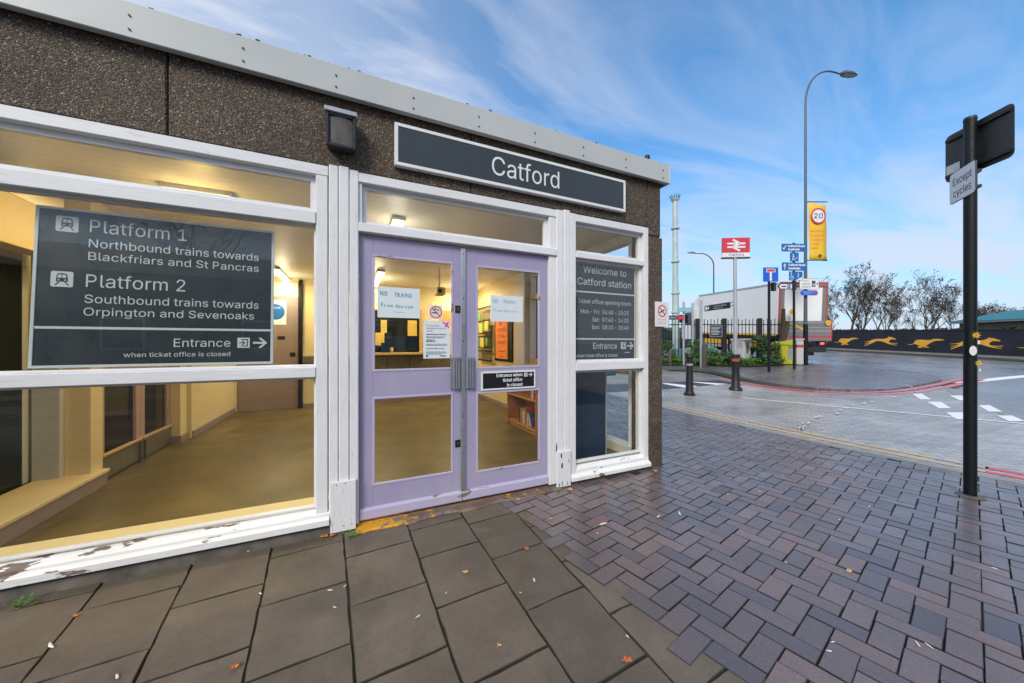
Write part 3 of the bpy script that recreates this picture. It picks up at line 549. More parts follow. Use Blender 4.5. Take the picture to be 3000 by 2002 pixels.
'Z': (438, '42,0 42,46 273,385 289,408 306,431 323,453 341,476 348,454 317,453 285,452 254,452 223,452 40,452 40,509 397,509 397,462 169,129 152,105 134,81 116,57 97,33 90,54 121,56 152,57 183,57 214,57 399,57 399,0 317,453,1 323,453,1 348,454,1 40,452,1 323,453,1 317,453,1', '12,14,13 12,6,14 6,15,14 12,5,6 7,15,6 7,16,15 28,29,30 5,16,7 31,32,33 8,4,5 12,9,8 24,27,26 23,27,24 22,27,23 21,27,22'),
'a': (389, '160,-9 126,-5 94,5 68,22 48,45 35,73 30,108 34,138 43,161 58,179 78,193 100,203 125,211 152,216 178,220 209,224 234,227 252,230 265,235 273,243 276,255 276,257 273,279 267,297 256,311 240,322 220,329 196,331 171,329 149,322 132,313 118,301 107,288 100,274 41,291 57,322 79,346 104,364 133,375 163,382 194,384 215,383 239,379 263,372 286,360 306,343 322,320 333,290 337,251 337,0 277,0 277,52 272,52 264,38 252,25 236,12 215,1 190,-6 170,45 202,49 228,59 248,74 263,93 272,115 276,138 276,190 270,186 259,182 246,179 231,176 216,173 200,171 186,169 175,168 154,164 134,159 117,150 103,139 95,124 92,105 94,87 102,72 114,61 130,52 149,47 220,329,1 196,331,1 322,320,1', '39,41,40 39,42,41 38,42,39 38,43,42 37,43,38 37,44,43 36,44,37 36,45,44 35,45,36 35,27,45 27,46,45 35,28,27 85,86,87 35,29,28 25,46,26 35,30,29 34,30,35 24,46,25 24,47,46 34,31,30 23,47,24 34,32,31 22,47,23 33,32,34 22,48,47 21,48,22 20,48,21 19,48,20 19,49,48 18,49,19 17,65,18 65,49,18 16,65,17 15,65,16 14,65,15 13,65,14 12,65,13 11,65,12 10,65,11 9,65,10 9,66,65 64,49,65 9,67,66 9,68,67 8,68,9 8,69,68 8,70,69 8,71,70 8,72,71 8,73,72 8,74,73 8,75,74 7,75,8 7,76,75 7,77,76 7,78,77 63,49,64 6,78,7 6,79,78 62,49,63 5,79,6 5,80,79 61,51,62 51,49,62 5,81,80 60,51,61 4,81,5 4,82,81 4,83,82 59,52,60 52,51,60 4,84,83 59,53,52 50,49,51 58,53,59 4,58,84 4,53,58 3,53,4 3,54,53 3,55,54 2,55,3 2,56,55 1,56,2 1,57,56 0,57,1'),
'b': (424, '229,-8 198,-5 172,4 153,17 138,31 127,46 118,59 112,59 112,0 53,0 53,509 114,509 114,319 118,319 127,331 137,346 152,360 171,373 197,381 229,384 274,378 313,361 345,332 370,293 385,245 390,189 385,133 370,84 346,45 313,16 274,-2 220,47 253,51 279,66 301,88 316,117 325,151 328,189 325,227 316,261 301,290 280,311 253,325 220,330 188,325 161,312 140,291 125,263 116,229 113,189 116,150 125,115 140,86 162,65 188,51', '9,11,10 9,12,11 18,20,19 17,20,18 17,21,20 16,21,17 16,22,21 15,22,16 14,22,15 14,43,22 43,42,22 42,23,22 13,43,14 13,44,43 13,45,44 41,23,42 9,13,12 9,47,13 47,46,13 46,45,13 40,23,41 40,24,23 39,24,40 9,48,47 38,24,39 38,25,24 9,49,48 37,25,38 9,50,49 36,25,37 36,26,25 35,26,36 9,51,50 35,27,26 34,27,35 9,7,51 7,52,51 33,27,34 7,53,52 33,28,27 32,28,33 7,6,53 6,54,53 9,8,7 5,54,6 31,28,32 5,31,54 5,28,31 4,28,5 4,29,28 3,29,4 2,29,3 2,30,29 1,30,2 1,0,30'),
'c': (396, '207,-8 159,-2 117,16 82,46 56,85 40,133 34,187 40,243 56,291 82,330 117,360 159,378 207,384 234,383 260,377 284,368 305,356 324,341 340,322 353,301 362,277 303,262 298,276 290,289 281,301 270,311 257,319 242,325 226,329 207,330 173,325 145,310 124,287 108,258 99,224 96,187 99,151 108,117 124,89 145,66 173,51 207,46 226,48 243,52 258,58 271,66 282,76 292,89 299,102 304,117 363,102 354,78 341,56 325,37 306,21 285,9 261,-1 235,-6 226,329,1 207,330,1 340,322,1', '11,13,12 11,14,13 10,14,11 10,15,14 10,16,15 9,16,10 9,17,16 9,29,17 29,18,17 8,30,9 30,29,9 58,59,60 27,18,28 8,31,30 26,18,27 26,19,18 25,19,26 24,19,25 8,32,31 23,19,24 23,20,19 7,32,8 22,20,23 7,33,32 22,21,20 7,34,33 6,34,7 6,35,34 5,35,6 5,36,35 5,37,36 4,37,5 4,38,37 48,50,49 48,51,50 47,51,48 46,51,47 4,39,38 3,39,4 46,52,51 45,52,46 44,52,45 3,40,39 43,52,44 43,53,52 42,53,43 3,41,40 41,53,42 3,53,41 2,53,3 2,54,53 2,55,54 1,55,2 1,56,55 1,57,56 0,57,1'),
'd': (424, '195,-8 151,-2 111,16 79,45 55,84 39,133 34,189 39,245 55,293 79,332 112,361 151,378 196,384 228,381 253,373 272,360 287,346 298,331 306,319 311,319 311,509 372,509 372,0 313,0 313,59 307,59 298,46 287,31 272,17 252,4 227,-5 205,47 236,51 263,65 284,86 299,115 309,150 312,189 309,229 300,263 284,291 263,312 237,325 205,330 172,325 145,311 124,290 108,261 99,227 96,189 99,151 109,117 124,88 145,66 172,51', '19,21,20 19,22,21 11,13,12 11,14,13 10,14,11 10,15,14 9,15,10 9,16,15 9,17,16 8,44,9 44,43,9 43,17,9 43,18,17 42,18,43 41,18,42 8,45,44 41,19,18 41,40,19 40,39,19 39,22,19 8,46,45 7,46,8 7,47,46 38,22,39 7,48,47 6,48,7 37,22,38 6,49,48 6,50,49 36,22,37 5,50,6 5,51,50 35,22,36 4,51,5 4,52,51 34,24,35 24,22,35 4,53,52 33,24,34 3,53,4 3,54,53 32,25,33 25,24,33 32,26,25 23,22,24 3,31,54 31,26,32 3,26,31 3,27,26 2,27,3 2,28,27 2,29,28 1,29,2 1,30,29 0,30,1'),
'e': (404, '212,-8 161,-2 117,16 82,46 56,85 40,132 34,187 39,242 55,290 81,329 115,359 157,378 205,384 236,382 266,374 294,361 319,341 341,315 357,282 368,242 371,194 371,169 75,169 75,221 338,221 310,202 307,237 298,269 283,294 263,314 237,326 205,330 173,326 146,313 125,294 109,270 99,241 96,211 96,178 100,139 110,106 128,80 151,61 179,50 212,46 234,48 254,53 271,61 285,73 297,88 306,105 365,91 353,63 335,39 311,19 283,4 249,-5 96,211,1 338,221,1 75,221,1 96,211,1 371,194,1 338,221,1 40,132,1 371,169,1 75,169,1 40,132,1 371,169,1 100,139,1', '11,13,12 11,14,13 10,14,11 10,15,14 10,16,15 9,16,10 9,31,16 31,17,16 9,32,31 30,17,31 8,32,9 29,17,30 8,33,32 29,18,17 28,18,29 8,34,33 27,18,28 8,35,34 7,35,8 27,19,18 7,36,35 26,19,27 26,24,19 24,20,19 6,23,7 23,36,7 23,37,36 25,24,26 6,22,23 57,58,59 60,61,62 38,20,37 38,21,20 5,22,6 39,21,38 63,64,65 66,67,68 5,40,39 4,40,5 4,41,40 49,51,50 49,52,51 48,52,49 3,41,4 3,42,41 47,52,48 47,53,52 3,43,42 46,53,47 45,53,46 3,44,43 44,53,45 3,53,44 2,53,3 2,54,53 2,55,54 1,55,2 1,56,55 0,56,1'),
'f': (254, '81,0 81,432 84,461 96,486 113,505 135,519 161,527 187,530 207,529 222,527 234,524 243,521 227,468 222,470 215,472 206,473 195,474 171,470 154,460 145,443 142,419 142,0 228,379,1 228,327,1 6,327,1 6,379,1', '8,7,6 9,8,6 9,6,5 10,9,5 11,10,5 12,11,5 13,5,4 12,5,13 15,4,3 14,4,15 13,4,14 16,3,2 15,3,16 17,16,2 18,17,2 18,2,1 19,18,1 20,19,1 20,1,0 21,20,0 22,25,24 23,22,24'),
'g': (425, '207,-151 168,-148 134,-140 105,-127 82,-110 64,-91 51,-69 101,-41 110,-53 122,-66 136,-78 154,-88 178,-95 207,-97 249,-92 282,-75 304,-47 311,-6 311,68 306,68 298,56 287,41 272,28 252,16 227,8 195,5 152,10 113,27 80,53 55,90 39,136 34,191 39,246 55,293 80,332 112,361 152,378 196,384 228,382 253,373 273,360 288,346 299,331 308,319 313,319 313,379 372,379 372,-9 367,-54 350,-90 324,-117 291,-136 251,-147 205,59 237,63 264,75 285,95 300,121 309,154 312,193 309,231 300,264 285,291 264,312 237,325 205,330 172,325 145,312 124,290 109,262 99,229 96,193 99,155 109,123 124,96 145,76 172,63', '36,38,37 36,39,38 44,46,45 44,47,46 35,39,36 35,40,39 34,40,35 34,41,40 34,42,41 33,66,34 66,65,34 65,42,34 65,43,42 64,43,65 63,43,64 33,67,66 63,44,43 63,62,44 62,61,44 61,60,44 60,47,44 33,68,67 32,68,33 32,69,68 32,70,69 31,70,32 59,47,60 31,71,70 31,72,71 58,47,59 30,72,31 30,73,72 57,47,58 29,73,30 29,74,73 56,18,57 18,47,57 29,75,74 55,18,56 28,75,29 28,76,75 54,19,55 19,18,55 54,20,19 17,47,18 28,53,76 53,20,54 28,20,53 28,21,20 27,21,28 27,22,21 27,23,22 26,23,27 26,24,23 25,24,26 16,47,17 16,48,47 6,8,7 15,48,16 6,9,8 15,49,48 6,10,9 5,10,6 14,49,15 5,11,10 5,12,11 14,50,49 4,12,5 13,50,14 4,13,12 4,50,13 3,50,4 3,51,50 2,51,3 2,52,51 1,52,2 1,0,52'),
'h': (410, '114,227 114,0 53,0 53,509 114,509 114,287 102,287 124,332 152,362 187,379 227,384 264,380 295,369 321,349 341,321 353,285 357,240 357,0 296,0 296,235 290,275 273,304 246,323 210,329 184,326 161,317 141,303 126,283 117,257 102,287,1 161,317,1 124,332,1 102,287,1 141,303,1 161,317,1 102,287,1 126,283,1 141,303,1', '2,4,3 2,6,4 6,5,4 9,11,10 9,12,11 8,12,9 8,13,12 7,13,8 7,23,13 23,14,13 29,30,31 25,24,7 24,23,7 22,14,23 21,14,22 21,15,14 32,33,34 20,15,21 35,36,37 2,28,6 28,27,6 20,16,15 19,16,20 2,0,28 19,17,16 18,17,19 2,1,0'),
'i': (167, '53,0 53,379 114,379 114,0 84,443,1 67,446,1 54,455,1 44,468,1 41,483,1 44,499,1 54,512,1 67,521,1 84,524,1 100,521,1 114,512,1 123,499,1 126,483,1 123,468,1 114,455,1 100,446,1', '2,1,0 3,2,0 13,12,11 13,11,10 14,13,10 14,10,9 15,14,9 15,9,8 16,15,8 16,8,7 17,16,7 17,7,6 18,17,6 18,6,5 19,18,5 19,5,4'),
'j': (167, '53,379 114,379 114,-30 111,-63 102,-90 86,-113 65,-129 37,-139 4,-143 -10,-143 -10,-87 2,-87 25,-83 40,-72 50,-54 53,-29 83,443,1 67,446,1 53,455,1 44,468,1 41,483,1 44,499,1 53,512,1 67,521,1 83,524,1 100,521,1 114,512,1 123,499,1 126,483,1 123,468,1 114,455,1 100,446,1', '1,0,15 2,1,15 2,15,14 3,2,14 3,14,13 4,3,13 4,13,12 4,12,11 11,10,9 4,11,9 5,4,9 6,5,9 7,6,9 8,7,9 25,24,23 25,23,22 26,25,22 26,22,21 27,26,21 27,21,20 28,27,20 28,20,19 29,28,19 29,19,18 30,29,18 30,18,17 31,30,17 31,17,16'),
'k': (381, '53,0 53,509 114,509 114,0 294,0,1 148,186,1 191,229,1 372,0,1 110,137,2 110,212,2 121,212,2 284,379,2 360,379,2 184,199,2 177,199,2', '2,1,0 3,2,0 7,6,5 7,5,4 12,11,10 13,12,10 10,9,8 14,10,8 13,10,14'),
'l': (189, '139,-2 101,3 74,20 58,47 53,84 53,509 114,509 114,99 115,77 120,62 130,54 146,52 154,52 160,53 165,53 170,54 181,3 172,1 162,-1 151,-2', '4,6,5 4,7,6 4,8,7 3,8,4 3,9,8 3,10,9 3,11,10 14,16,15 13,16,14 12,16,13 11,16,12 3,16,11 2,16,3 1,16,2 0,16,1 0,17,16 0,18,17 0,19,18'),
'm': (610, '53,0 53,379 112,379 112,295 108,295 118,323 132,346 151,363 172,376 195,384 219,386 257,380 287,361 309,331 321,295 312,295 322,321 337,343 357,361 381,375 407,383 437,386 468,383 497,372 522,354 541,328 553,296 557,255 557,0 496,0 496,254 490,289 473,313 447,326 419,330 395,328 374,320 358,307 345,290 338,270 335,247 335,0 274,0 274,260 269,288 253,311 229,326 199,330 178,328 158,320 140,307 126,289 117,266 114,238 114,0 322,321,1 419,330,1 395,328,1 312,295,1 374,320,1 322,321,1 312,295,2 321,295,2 253,311,2 312,295,1 345,290,1 358,307,1', '9,11,10 20,22,21 8,11,9 19,22,20 19,23,22 8,12,11 0,2,1 0,4,2 4,3,2 7,12,8 18,23,19 18,24,23 6,12,7 17,24,18 6,13,12 17,25,24 5,47,6 47,13,6 16,34,17 34,25,17 47,46,13 46,14,13 5,48,47 55,56,57 33,25,34 33,26,25 5,49,48 16,36,35 32,26,33 45,14,46 4,49,5 58,59,60 4,50,49 15,37,36 31,26,32 44,15,45 61,62,63 4,51,50 64,65,66 31,27,26 0,52,4 52,51,4 44,38,15 44,39,38 30,27,31 43,39,44 43,40,39 0,53,52 42,40,43 30,28,27 29,28,30 42,41,40 0,54,53'),
'n': (410, '114,227 114,0 53,0 53,379 112,379 112,287 102,287 124,332 152,362 187,379 227,384 264,380 295,369 321,349 341,321 353,285 357,240 357,0 296,0 296,235 290,275 273,304 246,323 210,329 184,326 161,317 141,303 126,283 117,257 102,287,1 161,317,1 124,332,1 102,287,1 141,303,1 161,317,1 102,287,1 126,283,1 141,303,1', '9,11,10 9,12,11 2,4,3 2,6,4 6,5,4 8,12,9 8,13,12 7,13,8 7,23,13 23,14,13 29,30,31 25,24,7 24,23,7 22,14,23 21,14,22 21,15,14 32,33,34 20,15,21 35,36,37 2,28,6 28,27,6 20,16,15 19,16,20 2,0,28 19,17,16 18,17,19 2,1,0'),
'o': (415, '207,-8 159,-2 117,16 82,46 56,85 40,133 34,187 40,243 56,291 82,330 117,360 159,378 207,384 256,378 299,360 333,330 359,291 376,243 381,187 376,133 359,85 333,46 299,16 256,-2 207,46 242,51 270,66 292,89 307,117 316,151 319,187 316,224 307,258 292,287 270,310 242,325 207,330 173,325 145,310 124,287 108,258 99,224 96,187 99,151 108,117 124,89 145,66 173,51', '11,13,12 10,13,11 10,14,13 9,14,10 9,15,14 8,37,9 37,36,9 36,35,15 35,16,15 8,38,37 34,16,35 8,39,38 33,16,34 7,39,8 33,17,16 7,40,39 32,17,33 7,41,40 31,17,32 6,41,7 31,18,17 6,42,41 30,18,31 5,42,6 5,43,42 29,18,30 29,19,18 5,44,43 28,19,29 28,20,19 4,44,5 4,45,44 27,20,28 4,46,45 26,20,27 3,46,4 26,21,20 3,47,46 25,21,26 3,24,47 24,21,25 2,21,3 2,22,21 1,22,2 1,23,22 0,23,1'),
'p': (424, '53,-143 53,379 112,379 112,319 118,319 126,331 137,346 152,360 171,373 197,381 229,384 274,378 313,361 345,332 370,293 385,245 390,189 385,133 370,84 346,45 313,16 274,-2 229,-8 198,-5 173,4 153,17 138,31 127,46 118,59 114,59 114,-143 220,47 253,51 279,66 301,88 316,117 325,151 328,189 325,227 316,261 301,290 280,311 253,325 220,330 188,325 161,312 140,291 125,263 116,229 113,189 116,150 125,115 140,86 162,65 188,51', '9,11,10 8,11,9 0,2,1 0,3,2 8,12,11 7,12,8 7,13,12 6,13,7 5,13,6 5,43,13 43,42,13 42,14,13 4,43,5 4,44,43 4,45,44 41,14,42 0,4,3 0,48,4 48,47,4 47,46,4 46,45,4 40,14,41 40,15,14 39,15,40 38,15,39 38,16,15 0,49,48 37,16,38 0,50,49 36,16,37 36,17,16 35,17,36 0,51,50 35,18,17 34,18,35 0,29,51 29,52,51 33,18,34 29,53,52 33,19,18 32,19,33 29,28,53 28,54,53 0,30,29 27,54,28 31,19,32 27,31,54 27,19,31 26,19,27 26,20,19 25,20,26 24,20,25 24,21,20 23,21,24 23,22,21'),
'q': (424, '372,-143 311,-143 311,59 306,59 298,46 287,31 272,17 252,4 227,-5 195,-8 151,-2 111,16 79,45 55,84 39,133 34,189 39,245 55,293 79,332 112,361 151,378 196,384 228,381 253,373 272,360 287,346 298,331 307,319 313,319 313,379 372,379 205,47 236,51 263,65 284,86 299,115 309,150 312,189 309,229 300,263 284,291 263,312 237,325 205,330 172,325 145,311 124,290 108,261 99,227 96,189 99,151 109,117 124,88 145,66 172,51', '20,22,21 20,23,22 28,30,29 28,0,30 19,23,20 19,24,23 18,24,19 18,25,24 18,26,25 17,44,18 44,43,18 43,26,18 43,27,26 42,27,43 41,27,42 17,45,44 41,28,27 41,40,28 40,39,28 39,38,28 38,0,28 17,46,45 16,46,17 16,47,46 16,48,47 15,48,16 37,0,38 15,49,48 15,50,49 36,0,37 14,50,15 14,51,50 35,0,36 13,51,14 13,52,51 34,2,35 2,0,35 13,53,52 33,2,34 12,53,13 12,54,53 32,3,33 3,2,33 32,4,3 1,0,2 12,31,54 31,4,32 12,4,31 12,5,4 11,5,12 11,6,5 11,7,6 10,7,11 10,8,7 9,8,10'),
'r': (259, '53,0 53,379 112,379 112,321 115,321 130,347 152,367 181,380 213,385 221,385 229,384 237,384 243,384 243,322 239,323 230,324 219,325 207,326 182,323 159,315 140,301 126,284 117,262 114,237 114,0 230,324,1 239,323,1 130,347,1 239,323,2 130,347,2 243,322,2', '7,9,8 7,10,9 7,11,10 7,12,11 7,13,12 6,13,7 0,2,1 0,3,2 5,13,6 4,17,5 17,16,5 16,15,5 25,26,27 28,29,30 4,18,17 4,19,18 0,4,3 0,22,4 22,21,4 21,20,4 20,19,4 0,23,22 0,24,23'),
's': (365, '182,-8 145,-5 112,3 84,18 62,38 45,63 36,94 94,107 105,79 124,60 150,49 181,45 217,50 244,62 262,81 268,103 265,121 254,136 237,147 212,155 149,170 104,186 72,208 53,237 47,274 51,305 65,332 87,354 115,370 149,381 187,384 223,381 254,372 279,358 299,339 314,316 324,290 268,277 258,298 243,316 219,328 187,333 156,329 131,317 114,299 109,277 112,258 124,243 144,232 172,223 229,209 275,194 306,171 325,142 331,107 326,75 312,47 290,24 260,6 223,-5', '29,31,30 29,32,31 28,32,29 28,33,32 27,33,28 27,34,33 26,34,27 26,41,34 41,35,34 26,42,41 40,35,41 25,42,26 25,43,42 39,35,40 25,44,43 39,36,35 38,36,39 24,44,25 24,45,44 37,36,38 24,46,45 23,46,24 23,47,46 23,48,47 22,48,23 22,49,48 22,50,49 22,51,50 21,51,22 21,52,51 20,52,21 20,53,52 19,53,20 18,53,19 17,53,18 17,54,53 16,54,17 15,54,16 6,8,7 15,55,54 14,55,15 5,8,6 13,55,14 5,9,8 13,56,55 4,9,5 12,56,13 4,10,9 11,56,12 4,11,10 11,57,56 4,57,11 3,57,4 3,58,57 2,58,3 2,59,58 1,59,2 1,0,59'),
't': (227, '65,471 126,471 126,98 128,76 136,61 150,53 170,50 177,50 185,51 194,52 202,54 213,2 203,-1 192,-3 180,-4 168,-4 125,2 92,21 72,52 65,93 204,379,1 204,327,1 6,327,1 6,379,1', '1,0,19 2,1,19 3,2,19 3,19,18 4,3,18 5,4,18 11,10,9 6,5,18 11,9,8 6,18,17 11,8,7 11,7,6 11,6,17 11,17,16 11,16,15 12,11,15 13,12,15 14,13,15 20,23,22 21,20,22'),
'u': (410, '182,-5 146,-1 115,11 89,31 69,59 57,95 53,139 53,379 114,379 114,144 119,105 137,75 164,56 200,50 226,53 249,62 268,77 283,97 293,122 296,153 296,379 357,379 357,0 298,0 298,92 307,92 286,47 257,17 222,0 286,47,1 357,0,1 307,92,1 298,0,1 357,0,1 286,47,1', '6,8,7 6,9,8 19,21,20 19,22,21 18,22,19 6,10,9 5,10,6 17,25,18 25,22,18 5,11,10 16,24,17 24,25,17 4,11,5 16,26,24 26,23,24 29,30,31 15,26,16 4,12,11 14,26,15 3,12,4 3,13,12 13,26,14 3,26,13 3,27,26 32,33,34 2,27,3 2,28,27 1,28,2 1,0,28'),
'v': (389, '10,380,0 76,380,0 220,0,0 166,0,0 379,380,1 313,380,1 168,0,1 222,0,1', '3,2,1,0 4,5,6,7'),
'w': (567, '12,382,0 133,0,0 191,0,0 76,382,0 133,0,1 191,0,1 312,382,1 254,382,1 254,382,2 376,0,2 434,0,2 312,382,2 376,0,3 434,0,3 555,382,3 491,382,3', '0,1,2,3 4,5,6,7 8,9,10,11 12,13,14,15'),
'x': (379, '12,0,0 80,0,0 365,380,0 297,380,0 12,380,1 80,380,1 367,0,1 299,0,1', '0,1,2,3 7,6,5,4'),
'y': (389, '47,-139 61,-86 71,-87 88,-90 104,-89 118,-84 130,-74 141,-58 151,-36 163,-1 17,379 84,379 165,155 177,121 187,87 196,53 206,21 184,21 193,53 202,87 212,121 224,155 305,379 371,379 204,-58 191,-85 177,-107 159,-124 139,-136 117,-143 91,-145 77,-145 65,-143 54,-141 193,53,1 196,53,1 187,87,1', '9,11,10 9,12,11 21,23,22 21,24,23 9,13,12 20,24,21 19,16,20 16,24,20 9,14,13 18,15,19 15,16,19 9,18,14 34,35,36 9,17,18 9,16,17 9,24,16 8,24,9 7,24,8 7,25,24 6,25,7 5,25,6 4,25,5 4,26,25 0,2,1 0,3,2 3,26,4 0,26,3 0,27,26 0,28,27 0,29,28 33,29,0 32,29,33 32,30,29 31,30,32'),
'z': (380, '42,0 42,46 254,320 254,323 48,323 48,379 333,379 333,331 126,60 126,56 339,56 339,0', '4,6,5 4,7,6 4,3,7 3,2,7 2,8,7 1,8,2 1,9,8 1,10,9 1,11,10 0,11,1'),
}
_glyph = {}
for _k, (_a, _v, _f) in GLYPHS.items():
    _glyph[_k] = (_a / 1000, [(int(p.split(',')[0]) / 1000, int(p.split(',')[1]) / 1000, int((p + ',0').split(',')[2])) for p in _v.split()], [tuple(int(q) for q in p.split(',')) for p in _f.split()])
def text_geo(s):
    vs, fs, x = [], [], 0.0
    for ch in s:
        adv, v, f = _glyph.get(ch, _glyph[' '])
        b = len(vs); vs += [(x + p[0], p[1], p[2]) for p in v]; fs += [tuple(b + i for i in q) for q in f]; x += adv
    return vs, fs
CAP = .509

class Frame:
    def __init__(s, o, u=(1, 0, 0), v=(0, 0, 1)):
        s.o = Vector(o); s.u = Vector(u).normalized(); s.v = Vector(v).normalized(); s.n = s.u.cross(s.v)
    def p(s, x, y, d=0.0): return s.o + s.u * x + s.v * y + s.n * d

class MB:
    def __init__(s): s.v = []; s.f = []; s.c = []
    def add(s, vs, fs, c=None):
        b = len(s.v); s.v += [Vector(v) for v in vs]
        for q in fs: s.f.append(tuple(b + i for i in q)); s.c.append(c)
        return s
    def box(s, x0, x1, y0, y1, z0, z1, c=None):
        vs = [(x, y, z) for z in (z0, z1) for y in (y0, y1) for x in (x0, x1)]
        return s.add(vs, [(0, 2, 3, 1), (4, 5, 7, 6), (0, 1, 5, 4), (2, 6, 7, 3), (0, 4, 6, 2), (1, 3, 7, 5)], c)
    def fbox(s, F, x0, x1, y0, y1, d0, d1):
        vs = [F.p(x, y, d) for d in (d0, d1) for y in (y0, y1) for x in (x0, x1)]
        return s.add(vs, [(0, 2, 3, 1), (4, 5, 7, 6), (0, 1, 5, 4), (2, 6, 7, 3), (0, 4, 6, 2), (1, 3, 7, 5)])
    def poly(s, F, pts, d): return s.add([F.p(x, y, d) for x, y in pts], [tuple(range(len(pts)))])
    def rect(s, F, x0, x1, y0, y1, d): return s.poly(F, [(x0, y0), (x1, y0), (x1, y1), (x0, y1)], d)
    def prism(s, F, pts, d0, d1):
        n = len(pts)
        vs = [F.p(x, y, d0) for x, y in pts] + [F.p(x, y, d1) for x, y in pts]
        return s.add(vs, [tuple(reversed(range(n))), tuple(range(n, 2 * n))] + [(i, (i + 1) % n, n + (i + 1) % n, n + i) for i in range(n)])
    def disc(s, F, x, y, r, d, n=28): return s.poly(F, [(x + r * math.cos(2 * math.pi * i / n), y + r * math.sin(2 * math.pi * i / n)) for i in range(n)], d)
    def ring(s, F, x, y, r0, r1, d, n=32):
        vs = [F.p(x + r * math.cos(2 * math.pi * i / n), y + r * math.sin(2 * math.pi * i / n), d) for r in (r0, r1) for i in range(n)]
        return s.add(vs, [(i, n + i, n + (i + 1) % n, (i + 1) % n) for i in range(n)])
    def stroke(s, F, a, b, w, d):
        a, b = Vector(a), Vector(b); t = (b - a).normalized(); q = Vector((-t.y, t.x)) * w / 2
        return s.poly(F, [tuple(a - q), tuple(b - q), tuple(b + q), tuple(a + q)], d)
    def text(s, F, st, x, y, h, d, w=None, align='L', bold=0.0):
        if bold:
            for q in (-bold, bold): s.text(F, st, x + q, y, h, d + .0002 * (1 if q > 0 else 2), w, align)
        vs, fs = text_geo(st); k = h / CAP
        x0 = min(v[0] for v in vs); x1 = max(v[0] for v in vs)
        kx = k if w is None else w / (x1 - x0)
        off = {'L': x - x0 * kx, 'R': x - x1 * kx, 'C': x - (x0 + x1) / 2 * kx}[align]
        return s.add([F.p(off + a * kx, y + b * k, d + .0003 * lv) for a, b, lv in vs], fs)
    def tube(s, pts, rad, n=8, cap=True):
        pts = [Vector(p) for p in pts]
        if not hasattr(rad, '__len__'): rad = [rad] * len(pts)
        b = len(s.v); t0 = (pts[1] - pts[0]).normalized()
        u = t0.cross(Vector((0, 0, 1)))
        if u.length < 1e-3: u = t0.cross(Vector((1, 0, 0)))
        u.normalize()
        for i, p in enumerate(pts):
            t = (pts[min(i + 1, len(pts) - 1)] - pts[max(i - 1, 0)]).normalized()
            u = (u - t * u.dot(t)).normalized(); w = t.cross(u)
            for k in range(n):
                a = 2 * math.pi * k / n; s.v.append(p + (u * math.cos(a) + w * math.sin(a)) * rad[i])
        for i in range(len(pts) - 1):
            for k in range(n):
                s.f.append((b + i * n + k, b + i * n + (k + 1) % n, b + (i + 1) * n + (k + 1) % n, b + (i + 1) * n + k)); s.c.append(None)
        if cap:
            s.f.append(tuple(reversed(range(b, b + n)))); s.f.append(tuple(range(b + (len(pts) - 1) * n, b + len(pts) * n))); s.c += [None, None]
        return s
    def cyl(s, p0, p1, r0, r1=None, n=16): return s.tube([p0, p1], [r0, r0 if r1 is None else r1], n)
    def lathe(s, o, prof, n=20):
        o = Vector(o); b = len(s.v)
        for r, z in prof:
            for k in range(n):
                a = 2 * math.pi * k / n; s.v.append(o + Vector((r * math.cos(a), r * math.sin(a), z)))
        for i in range(len(prof) - 1):
            for k in range(n):
                s.f.append((b + i * n + k, b + i * n + (k + 1) % n, b + (i + 1) * n + (k + 1) % n, b + (i + 1) * n + k)); s.c.append(None)
        s.f.append(tuple(reversed(range(b, b + n)))); s.f.append(tuple(range(b + (len(prof) - 1) * n, b + len(prof) * n))); s.c += [None, None]
        return s
    def build(s, name, mat, parent=None, bevel=0.0, smooth=False, local=False, segs=1):
        me = bpy.data.meshes.new(name)
        if parent is None:
            xs = [v.x for v in s.v]; ys = [v.y for v in s.v]; zs = [v.z for v in s.v]
            o = Vector(((min(xs) + max(xs)) / 2, (min(ys) + max(ys)) / 2, min(zs)))
        elif local: o = Vector((0, 0, 0))
        else:
            r = parent
            while r.parent: r = r.parent
            o = Vector(r.location)
        me.from_pydata([v - o for v in s.v], [], s.f)
        me.materials.append(MATS[mat])
        if any(c is not None for c in s.c):
            at_ = me.attributes.new('tone', 'FLOAT', 'FACE')
            for i, c in enumerate(s.c): at_.data[i].value = 0.5 if c is None else c
        me.update()
        if smooth:
            me.polygons.foreach_set('use_smooth', [True] * len(me.polygons))
            me.set_sharp_from_angle(angle=R(40))
        ob = bpy.data.objects.new(name, me); COL.objects.link(ob)
        if parent is None: ob.location = o
        else: ob.parent = parent
        if bevel:
            md = ob.modifiers.new('bevel', 'BEVEL'); md.width = bevel; md.segments = segs; md.limit_method = 'ANGLE'; md.angle_limit = R(50)
        return ob

def tag(o, label=None, cat=None, group=None, kind=None):
    for k, v in (('label', label), ('category', cat), ('group', group), ('kind', kind)):
        if v: o[k] = v
    return o
def thing(name, loc, label, cat, group=None, rz=0.0):
    o = bpy.data.objects.new(name, None); COL.objects.link(o)
    o.empty_display_size = .1; o.location = loc; o.rotation_euler = (0, 0, rz)
    return tag(o, label, cat, group)
def dup(root, loc, rz=0.0, label=None, scale=None):
    r = root.copy(); COL.objects.link(r); r.location = loc; r.rotation_euler = (0, 0, rz)
    if scale: r.scale = scale
    if label: r['label'] = label
    for ch in list(root.children):
        c = ch.copy(); COL.objects.link(c); c.parent = r
        for g in list(ch.children):
            d = g.copy(); COL.objects.link(d); d.parent = c
    return r

